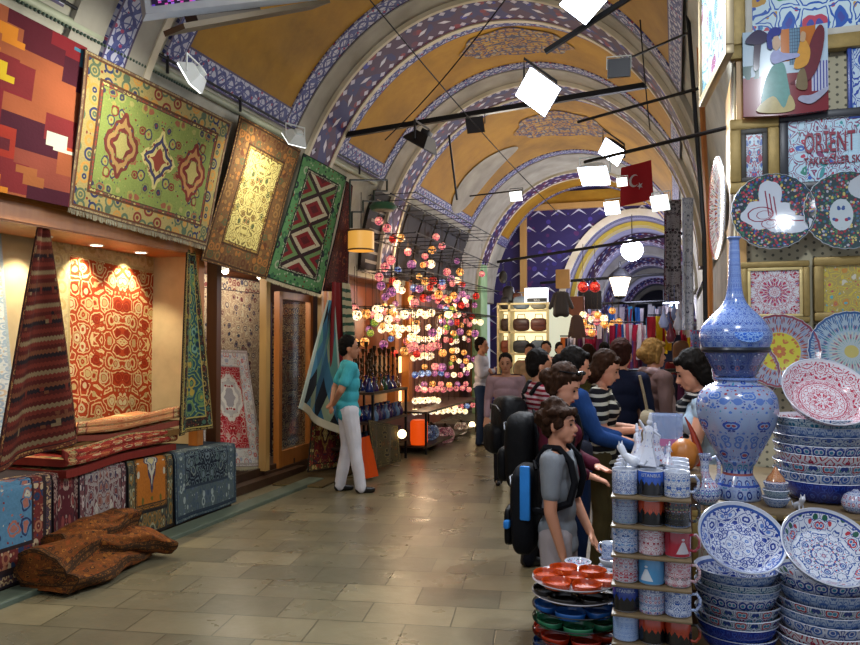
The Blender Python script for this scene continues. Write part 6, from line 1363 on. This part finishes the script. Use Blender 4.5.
p=at_y(525,303,YC+.1); q=at_y(548,288,YC+.1); t=thing('box_sign','white lit box sign with small dark lettered strip on the bag cabinet top','sign',((p.x+q.x)/2,YC+.1,zt2+.001)); g=G(); g.box((0,0,.14),(q.x-p.x,.12,.28),bev=.01); SB=g.build('sign_box',emis('sign_white','#e8ecf4',1.3),t)
g=G(); g.box((.02,-.064,.045),(q.x-p.x-.06,.008,.075)); g.build('dark_strip',plain('dark_strip','#20201f',.5),SB)
n_=text('BAG',.06,plain('pale_letter','#c8c8c8',.5),SB,.001); n_.rotation_euler=(pi/2,0,0); n_.location=(.02,-.070,.024)
for (px,w_,h_,mt,lb) in ((508,.22,.34,plain('black_leather_bag','#111114',.4),'tall black bag standing on the left of the cabinet top'),(517,.18,.2,plain('chestnut_bag','#4a2414',.4),'round chestnut bag on the cabinet top beside the white sign')):
    p=at_y(px,303,YC+.15); o=thing('handbag',lb,'bag',(p.x,YC+.2,zt2+.001)); rounded('bag_body',mt,o,(0,0,h_/2),(w_,.16,h_),Matrix.Identity(4)); g=G(); g.tube([V(-w_*.25,0,h_*.9),V(-w_*.15,0,h_*1.25),V(w_*.15,0,h_*1.25),V(w_*.25,0,h_*.9)],.009,6); g.build('handle',mt,o)
# ================================================================= CEILING FITTINGS
LENS=emis('floodlight_lens','#e8f0ff',14); LENSW=emis('floodlight_lens_soft','#eef2f0',2.6)
def flood(px,py,d,sz,aim,lab,lit=2,housing=None,power=0,col=(.85,.92,1),roll=0):
    p=at_d(px,py,d); o=thing('floodlight',lab,'floodlight',tuple(p)); ax=(Vector(aim)-p).normalized(); q=ax.to_track_quat('-Z','Y').to_matrix().to_4x4()@Matrix.Rotation(roll,4,'Z')
    hm_=housing or plain('black_housing','#141418',.5,.2)
    g=G(); w=sz
    vs=[];  # flared housing
    for (s_,z) in ((.55,.38),(1.0,.0)):
        vs+=[(-w/2*s_,-w*.42*s_,z*w),(w/2*s_,-w*.42*s_,z*w),(w/2*s_,w*.42*s_,z*w),(-w/2*s_,w*.42*s_,z*w)]
    g.add(vs,[(0,1,2,3),(0,4,5,1),(1,5,6,2),(2,6,7,3),(3,7,4,0)],None,0,q); ho=g.build('housing',hm_,o,smooth=False)
    g=G(); g.box((0,0,-.005),(w*.94,w*.78,.012),M=q); g.build('lens',[emis('unlit_lens','#000000',0,'#2a2c34'),LENSW,LENS][lit],ho,smooth=False)
    g=G(); r_=q.to_3x3(); g.tube([r_@V(-w*.52,0,w*.12),r_@V(-w*.52,0,w*.12)+V(0,0,w*.55),r_@V(w*.52,0,w*.12)+V(0,0,w*.55),r_@V(w*.52,0,w*.12)],w*.035,6); g.build('bracket',hm_,o)
    g=G(); g.box((0,w*.0,w*.44),(w*.34,w*.26,w*.16),M=q,bev=.004); g.build('ballast_box',hm_,ho)
    if power:
        L=lamp('AREA',p+ax*.04,power,col,sz*.8,aim=aim,name='floodlight_beam'); L.data.spread=R_(150)
    return o
WHS=WHITEM
flood(538,92,5.0,.27,(-2.2,.6,1.6),'large square black floodlight glaring white under the crown of the vault',2,power=75,roll=.75)
flood(583,2,4.6,.24,(.8,2.2,.6),'white glowing floodlight cut by the top edge of the picture',2,power=55,roll=.5)
flood(594,176,6.3,.25,(-1.2,4.3,0),'white floodlight with flared hood left of the red flag',2,WHS,power=40,roll=.1)
flood(612,152,7.6,.26,(-3.0,4.4,.5),'black floodlight with bluish lens behind the white hooded one',2,power=25,roll=.9)
flood(622,182,7.0,.10,(-1.5,3,1.5),'small lamp glowing warm in front of the red flag',1,WHS)
flood(612,208,9.5,.2,(-2.6,4.6,1),'bright greenish white floodlight below the red flag',2,WHS)
flood(660,203,6.6,.17,(-1.6,4,1.6),'small white floodlight right of the red flag',1,WHS)
flood(619,68,5.6,.17,(-.2,3.5,3.4),'unlit white floodlight high at right under the vault',0,WHS)
flood(420,146,7.8,.34,(-3.3,7.4,2.4),'wide unlit black floodlight hanging left on the long tie bar',0)
flood(475,125,8.0,.20,(-2.2,5,2.6),'small unlit black floodlight on the middle of the long tie bar',0)
flood(516,196,11.5,.20,(-2.8,6,1.0),'small lit lamp on the rod left of the purple wall',1)
flood(190,78,5.3,.22,(-4.3,4.2,2.9),'white floodlight above the light green rug',1,WHS,power=16,col=(1,.96,.8))
flood(294,140,7.3,.22,(-4.3,6.8,2.9),'white floodlight between the brown and the green bordered rugs',1,WHS,power=16,col=(1,.96,.8))
def bar(a,b,r,lab,nm='tie_bar',mat=None,w=None):
    g=G(); 
    if w: g.beam(a,b,w,w)
    else: g.tube([a,b],r,8)
    o=g.build(nm,mat or IRON,None,origin=lerp(Vector(a),Vector(b),.5)); return tag(o,lab,'bar')
a=at_x(328,138,-4.13); b=at_y(672,81,a.y)
bar(a,b,.03,'long black tie bar crossing the vault with floodlights on it',w=.06)
bar(at_d(545,52,4.9),at_d(632,-4,4.7),.02,'dark square pole rising to the top edge above the big floodlight','pole',w=.03)
bar(at_d(578,122,6.0),at_d(700,88,5.2),.012,'thin dark rod right of the unlit white floodlight','rod')
bar(at_d(585,162,6.0),at_d(742,124,4.6),.014,'dark rod carrying the white hooded floodlight','rod')
bar(at_d(625,60,6.2),at_d(690,32,5.4),.010,'thin rod behind the unlit white floodlight','rod')
bar(at_d(470,196,12),at_d(522,190,11),.012,'thin rod left of the purple wall','rod')
bar(at_y(497,262,15.2),at_y(692,232,15.2),.03,'dark tie rod across the third arch','rod')
bar(at_y(540,283,18.0),at_y(690,272,18.0),.035,'dark tie rod in front of the cross wall','rod')
bar(at_y(545,306,17.6),at_y(692,300,17.6),.03,'lower dark tie rod in front of the cross wall','rod')
bar(at_d(449,135,8.1),at_d(457,200,8.1),.012,'vertical black hanger under the long tie bar','rod')
for (p_,q_,lb) in (((370,0),(560,215),'long black cable sagging across the vault from the top edge'),((505,0),(385,140),'short black cable crossing the painted rib'),((640,20),(650,130),'thin cable dropping near the right springing')):
    A=at_d(*p_,6.0); B=at_d(*q_,10.0 if p_[0]==370 else 7.4); g=G(); g.tube([lerp(A,B,i/10)+V(0,0,-.06*sin(pi*i/10)) for i in range(11)],.006,5); tag(g.build('cable',IRON,None,origin=A),lb,'cable')
# red flag with crescent and star
FD=8.6; p0=at_d(621,168,FD); p1=at_d(651,160,FD); p2=at_d(653,199,FD); p3=at_d(620,207,FD)
t=thing('flag','red flag with white crescent and star hanging under the vault','flag',tuple(lerp(p0,p2,.5)))
nr=(p1-p0).cross(p3-p0).normalized()
if nr.dot(V(0,0,CH)-p0)<0: nr=-nr
FL=lambda u,w:lerp(lerp(p0,p1,u),lerp(p3,p2,u),w)+nr*(.02*sin(u*7)*(.3+w))
g=G(); g.grid(lambda u,w:FL(u,w)+nr*.004,20,20); g.grid(FL,20,20); fc_=g.build('flag_cloth',plain('flag_red','#a50f1e',.8,0,.12,5),t,world=True)
FM=plain('flag_white','#c9c6cc',.8)
def onf(cx,cy,pts):
    g=G(); g.poly([FL(cx+x_,cy+y_)+nr*.009 for x_,y_ in pts],.003,nr); return g
cr=[(.17*cos(a_),.16*sin(a_)) for a_ in [.75+ i*(2*pi-1.5)/20 for i in range(21)]]+[(.045+.135*cos(a_),.128*sin(a_)) for a_ in [2*pi-.95-i*(2*pi-1.9)/20 for i in range(21)]]
onf(.42,.42,cr).build('crescent',FM,fc_,world=True,smooth=False)
sr=[((.10 if i%2==0 else .04)*cos(i*pi/5+pi),(.095 if i%2==0 else .038)*sin(i*pi/5+pi)) for i in range(10)]
onf(.62,.58,sr).build('star',FM,fc_,world=True,smooth=False)
# monitor and its bracket at the top left
A=at_d(141,-28,4.7); B=at_d(318,-70,5.9); D=at_d(146,14,4.6); E_=at_d(322,-6,5.8)
t=thing('monitor','flat monitor with purple text on screen hanging at the top edge','monitor',tuple(lerp(D,E_,.5)))
nr=(B-A).cross(D-A).normalized(); 
if nr.dot(V(0,0,CH)-A)<0: nr=-nr
def MQ(u,w,o): return lerp(lerp(A,B,u),lerp(D,E_,u),w)+nr*o
g=G(); vs=[MQ(u,w,o) for o in(0,-.07) for u,w in((0,0),(1,0),(1,1),(0,1))]; g.add(vs,[(0,1,2,3),(7,6,5,4),(0,4,5,1),(1,5,6,2),(2,6,7,3),(3,7,4,0)]); mc_=g.build('monitor_case',plain('silver_case','#8f949c',.4,.2),t,world=True,smooth=False)
m=M('screen_text',.2); u,v=m.uv(); d,r,q=m.vor((u*60).floor(),(v*14).floor(),1,1.3); col=m.mix((r>.4)*((v*14).frac()>.35),'#120a24',m.pal(q,['#7a4ab0','#b08ac8','#4a2a8a','#a03a8a'])); m.put(m.b.inputs['Base Color'],col); m.put(m.b.inputs['Emission Color'],col); m.b.inputs['Emission Strength'].default_value=.9; m.b.inputs['Roughness'].default_value=.2
g=G(); g.grid(lambda u,w:MQ(.03+.9*u,.05+.80*w,.003),4,4); g.build('screen',m.mat,mc_,world=True)
t=thing('monitor_shelf','dark metal shelf arm with cable boxes under the monitor','bracket',tuple(at_d(175,30,4.9)))
a=at_d(174,30,4.9); b=at_d(320,4,6.0)
g=G(); g.beam(a,b,.22,.035); g.build('tray',plain('brown_grey_metal','#4a4438',.5,.3),t,world=True,smooth=False)
g=G(); g.beam(lerp(a,b,.1)+V(0,0,.05),lerp(a,b,.5)+V(0,0,.05),.12,.07); g.build('cable_box',plain('dark_box_metal','#1c1a1c',.5),t,world=True,smooth=False)
g=G(); g.tube([lerp(a,b,.35)+V(.05,-.05,.08),lerp(a,b,.5)+V(.07,-.09,.04),lerp(a,b,.65)+V(.05,-.06,.07),lerp(a,b,.8)+V(.03,-.05,.06)],.012,6); g.build('cable_loop',IRON,t,world=True)
# ================================================================= FURTHER DOWN THE LANE
FC=['#9a1f3c','#b8b0c0','#c8a0b0','#2a5aa0','#b83048','#d0b020','#3a8ab8','#8a8a98','#5a2a4a','#d8d0d8','#c06a30','#208070','#303040','#a8485c','#7a5ab0','#e0c830']
FN=['wine red','lilac white','pale pink','blue','scarlet','yellow','sky blue','grey','plum','white','orange','teal','charcoal','rose','violet','bright yellow']
fr=random.Random(5)
pos_=[]
def strip(px,py,d,wpx,lpx,ci,zone,g_):
    p=at_d(px,py,d); k=d/745; w=wpx*k; L=lpx*k; g=G(); ph=fr.uniform(0,6); a=fr.uniform(-.3,.3)
    if p.x>.40: p.x=.40
    P=lambda u,q,o=0: V((u-.5)*w*(1-.25*q),.03*sin(u*6+ph+q*3)+o,-L*q)
    g.grid(P,6,8); g.grid(lambda u,q:P(u,q,.012),6,8); g.grid(lambda u,q:P(u,1,.012*q),6,1)
    o=g.build('hanging_scarf',cloth('scarf_%d'%ci,FC[ci],.8,.3),None); o.location=p; o.rotation_euler=(0,0,YAW+a)
    tag(o,'%s scarf hanging in the %s of the lane'%(FN[ci],zone),'scarf','%s scarves in the %s of the lane'%(FN[ci],zone))
for i in range(46): strip(fr.uniform(596,660),324+fr.uniform(-1,2),fr.uniform(13.2,14.4),fr.uniform(3,6),fr.uniform(16,52),fr.choice([1,2,9,7,1,9,0,3,13,8,14,9]),'distant middle',0)
for i in range(26): strip(fr.uniform(650,692),317+fr.uniform(-1,2),fr.uniform(11.8,12.8),fr.uniform(5,9),fr.uniform(16,44),fr.choice([4,0,5,6,3,4,15,11,6,10,9]),'distant right',0)
for i in range(16): strip(fr.uniform(562,600),338+fr.uniform(-1,2),fr.uniform(13,14.2),fr.uniform(4,7),fr.uniform(14,34),fr.choice([8,0,13,7,10,12,9]),'distant left',0)
for i in range(26): strip(fr.uniform(606,690),306+fr.uniform(-2,3),fr.uniform(19.5,21.5),fr.uniform(3,6),fr.uniform(14,30),fr.choice([1,3,9,7,6,9,0,14,1]),'depth under the far vault',0)
for (x0,x1,y_,d,lb) in ((592,662,322,13.8,'rod with pale scarves far down the lane'),(648,694,315,12.3,'rod with bright clothes at the far right'),(560,602,336,13.6,'rod with dark scarves at the far left'),(602,692,304,20.5,'rod with scarves under the far vault')):
    bar(at_d(x0,y_,d),at_d(x1,y_,d-.1),.012,lb,'clothes_rod')
# far lanterns
used2={}
for (k,px,py,d) in [('red',583,287,13.5),('red',595,287,13.5)]+[(fr.choice(['amber','pink','white']),fr.uniform(582,622),fr.uniform(308,345),fr.uniform(13,16)) for _ in range(22)]:
    nm='amber' if k=='amber' else k
    dup(protos[k],at_d(px,py,d),0,'%s lantern %s'%(k,'of the red pair hanging before the cross arch' if py<300 else 'among the distant stalls left of the scarves'),'distant %s lanterns'%k,1.15 if py>300 else 1.6)
def ballamp(px,py,d,r,st,lab,power):
    p=at_d(px,py,d); g=G(); g.ball((0,0,0),r,20,14); o=thing('globe_lamp',lab,'lamp',tuple(p)); g.build('glowing_globe',emis('blue_white_glow_%d'%px,'#dfe4ff',st),o); g=G(); g.lathe([(r*.45,r*.85),(r*.4,r*1.15),(.01,r*1.2),(.01,r*1.2+.5)],14); g.build('cap_and_stem',IRON,o)
    lamp('POINT',p-V(0,0,r+.06),power,(.75,.78,1),r,name='globe_light')
ballamp(632,250,16.5,.24,12,'large bluish white globe lamp glaring below the cross arch',260)
ballamp(671,304,23,.24,12,'smaller bluish white globe lamp deep in the far vault',200)
# street lantern of glass and iron
p=at_d(620,296,17); t=thing('street_lantern','glass and iron street lantern glowing left of the far globe lamps','lamp',tuple(p)); g=G(); g.lathe([(.12,0),(.24,.42)],6); g.build('glass',emis('lantern_glass','#ffe9c8',3),t); g=G(); g.lathe([(.26,.42),(.27,.45),(.12,.60),(.03,.66),(.02,.8)],6); g.build('iron_cap',IRON,t); g=G(); g.lathe([(.001,-.08),(.1,-.05),(.13,0)],6); g.build('iron_base',IRON,t)
# hanging dark sign boards and blobs of ware along the left of the far lane
for (px,py,d,w,h_,mt,lb,nm) in ((561,303,13.4,.36,.42,plain('dark_leather_coat','#1c1412',.5),'dark leather coat hung above the side cabinet','hanging_coat'),(577,330,13.4,.26,.6,plain('brown_leather_coat','#3a2014',.5),'brown leather coat hung right of the bag cabinet','hanging_coat'),(575,318,15.5,.4,.9,plain('orange_brown_board','#6a3418',.6),'orange brown board on the left beyond the bag shop','board'),(590,300,16,.5,.4,plain('black_awning','#14141c',.6),'dark awning hanging before the cross wall','awning'),(563,279,15.5,.3,.4,plain('tan_paper_lantern','#a8804a',.6),'tan papery shade hanging left of the cross arch','shade'),(503,277,13.9,.16,.3,plain('black_bag_cluster','#141416',.5),'black bag hung high before the green pilaster','hanging_bag')):
    p=at_d(px,py,d); g=G(); 
    g.rcone((-w*.16,0,h_*.40),w*.13,(-w*.22,0,-h_*.45),w*.2,12); g.rcone((w*.16,0,h_*.40),w*.13,(w*.22,0,-h_*.45),w*.2,12); g.rcone((-w*.3,0,h_*.36),w*.11,(-w*.55,0,-h_*.2),w*.10,8); g.rcone((w*.3,0,h_*.36),w*.11,(w*.55,0,-h_*.2),w*.10,8); g.rcone((0,0,h_*.42),w*.12,(0,0,-h_*.4),w*.2,10); g=remesh(g,.014,2)
    for q in range(len(g.v)): g.v[q]=V(g.v[q].x,g.v[q].y*.5,g.v[q].z)
    if nm in('board','awning','shade'): g=G(); g.box((0,0,0),(w,.08,h_),bev=.02)
    if nm=='hanging_bag': g=G(); g.ball((0,0,0),(w*.5,w*.3,h_*.4),14,10); g.tube([V(0,0,h_*.38),V(0,0,h_*.8)],.008,5)
    o=g.build(nm,mt,None); o.location=p; tag(o,lb,nm.split('_')[-1])
# clothes rail and brown bag right of the blond woman
t=thing('clothes_rail','chrome clothes rail with dark garments at the right behind the blond woman','rail',tuple(at_d(668,372,7.6)))
a=at_d(650,372,7.6); b=at_d(692,371,7.3); g=G(); g.tube([a,b],.012,8); g.build('bar',plain('chrome','#8a8c92',.2,.9),t,world=True)
for q in(a,b): g=G(); g.tube([q,V(q.x,q.y,0)],.012,8); g.build('upright',plain('chrome','#8a8c92',.2,.9),t,world=True)
for i,(ci,nmx) in enumerate(((7,'grey'),(8,'plum'),(1,'lilac white'),(12,'charcoal'),(8,'plum'),(7,'grey'))):
    p=lerp(a,b,(i+.5)/6); g=G(); g.rcone((0,0,-.06),.03,(0,0,-.45),.05,10); g.tube([V(0,0,0),V(0,0,-.06)],.004,5); o=g.build('garment',cloth('scarf_%d'%ci,FC[ci],.8,.3),None); o.location=p; tag(o,'%s garment on the chrome clothes rail'%nmx,'garment','%s garments on the rail'%nmx)
p=at_d(681,356,7.4); o=thing('brown_bag','tan brown bag standing above the clothes rail','bag',tuple(p)); rounded('bag_body',plain('tan_leather','#6a3e18',.5),o,(0,0,.02),(.16,.10,.26),Matrix.Identity(4))
bar(at_d(655,371,7.4),at_d(692,369,7.2),.015,'glass-like shelf bar above the clothes rail','shelf_bar')
# patterned textiles and fringe hung at the stall corner
def htext(px0,px1,py0,py1,d,mat,lab,fr_=False,amp=.02):
    tl=at_d(px0,py0,d); tr=at_d(px1,py0,d); br=at_d(px1,py1,d); bl=at_d(px0,py1,d); sheet('hanging_textile',mat,[tl,tr,br,bl],label=lab,cat='textile',wave=wv(amp,1.5),nu=10,fringe='b' if fr_ else None)
htext(664,681,200,300,7.5,rug_mat('black_white_weave',.2,1.2,'#8f8c94',['#1a1820','#4a2434','#2a2838','#1c1a22'],[(.02,'#5a1c2c',['#8f8c94'],'#2a1820')],seed=2,fs=16),'black and white patterned strip hanging at the stall corner, above the shoppers')
htext(682,693,198,330,6.6,rug_mat('white_fringe_weave',.2,1.4,'#b8bcc8',['#8a90a8','#4a4a60','#a8acb8'],[(.015,'#b8bcc8',['#8a90a8'],'#8a90a8')],seed=4,fs=18),'long white fringed strip hanging right of the patterned one',True)
htext(690,700,330,372,5.6,rug_mat('blue_grey_weave',.2,.6,'#5a6a90',['#1a2040','#8a90a8','#a03048'],[],seed=6,fs=14),'short blue patterned strip by the neck of the big bottle')
for i in range(7):
    p=at_d(670+fr.uniform(-8,14),fr.uniform(315,345),6.8+.1*i); g=G(); g.lathe([(.001,0),(.03,.01),(.045,.05),(.03,.10),(.012,.14),(.012,.18),(.001,.18)],14); g.tube([V(0,0,.17),V(0,0,.36)],.003,5); o=g.build('hanging_ornament',plain('ornament_%d'%i,['#8f98c0','#b8bcd0','#6a2438','#3a4a80','#a8a0b0','#4a2a34','#7a88b8'][i],.3),None); o.location=p; tag(o,'%s ornament hanging near the stall corner'%['lavender','white','wine red','navy','pearl','dark brown','periwinkle'][i],'ornament')
# ================================================================= LIGHT
# downlights under the niche soffit
for i,(py,Y) in enumerate(((0,3.25),(0,4.05),(0,4.62),(0,5.18),(0,5.74))):
    t=thing('downlight','recessed downlight in the niche soffit, %s from the left'%['first','second','third','fourth','fifth'][i],'lamp',(-4.74,Y,2.478))
    g=G(); g.lathe([(.001,-.004),(.05,-.004),(.05,.0)],20); g.build('lens',emis('downlight_lens','#fff3d8',9),t); g=G(); g.lathe([(.05,-.006),(.064,-.006),(.066,.001)],20); g.build('rim',WHITEM,t)
    lamp('SPOT',(-4.80,Y,2.46),60,(1,.86,.62),.03,aim=(-4.95,Y,1.3),spot=R_(95),name='niche_spot')
for Y in (7.1,7.8,8.6):
    t=thing('downlight','round spot lamp over the beige rug in the second shop, %s'%{7.1:'nearest',7.8:'middle',8.6:'furthest'}[Y],'lamp',(-5.2,Y,2.50)); g=G(); g.ball((0,0,0),.04,12,8); g.build('bulb',emis('downlight_lens','#fff3d8',9),t); g=G(); g.lathe([(.045,.0),(.05,.03),(.03,.085)],14); g.build('holder',WHITEM,t)
    lamp('POINT',(-5.1,Y,2.35),20,(1,.90,.74),.06,name='shop_spot')
for (x_,y_,z_,pw) in ((-4.0,10.6,2.2,26),(-3.9,12.0,2.0,30),(-4.0,13.6,2.3,24),(-4.1,11.2,3.2,14),(-3.7,10.9,1.0,10)): lamp('POINT',(x_,y_,z_),pw,(1,.70,.42),.12,name='lantern_glow')
lamp('POINT',(-2.8,13.4,2.3),16,(1,.93,.75),.2,name='bag_shop_glow')
# added soft fill points without bulbs, standing for the lane's many lamps
for (x_,Y,z_,pw) in ((-1.6,1.0,4.0,36),(-1.9,4.6,4.2,34),(-2.0,8.9,4.0,40),(-2.0,12.8,4.0,44),(-1.8,16.6,3.8,50)): lamp('POINT',(x_,Y,z_),pw,(1,.90,.76),.35,name='lane_fill')
for Y in (22,29,37): lamp('POINT',(-.9,Y,3.2),60,(.8,.82,1),.3,name='far_fill')  # added fill inside the far vault, no lamp bodies
# fill added to brighten the far stalls, then shop lights over the ceramics
lamp('POINT',(-.6,13.0,2.9),45,(.95,.95,1),.2,name='market_fill'); lamp('POINT',(-.9,19.6,2.6),30,(.9,.92,1),.2,name='market_fill')
lamp('AREA',(.45,1.9,3.6),30,(.86,.93,1),.25,aim=(.65,3.9,1.9),name='stall_light')
lamp('AREA',(-1.2,1.2,3.3),19,(.90,.95,1),.5,aim=(.3,3.2,.7),name='stall_light')
# ================================================================= CAMERA, WORLD, VIEW
cam=bpy.data.cameras.new('camera'); co=bpy.data.objects.new('camera',cam); C.objects.link(co)
cam.sensor_width=36; cam.lens=36*FPX/860; cam.clip_start=.05; cam.clip_end=200
co.location=(0,0,CH); co.rotation_euler=(pi/2+PIT,0,YAW); bpy.context.scene.camera=co
w=bpy.data.worlds.new('world'); bpy.context.scene.world=w; w.use_nodes=True
w.node_tree.nodes['Background'].inputs[0].default_value=(.80,.86,1,1); w.node_tree.nodes['Background'].inputs[1].default_value=.55
vs=bpy.context.scene.view_settings; vs.view_transform='Standard'; vs.look='None'; vs.gamma=1; vs.exposure=0; vs.use_curve_mapping=False
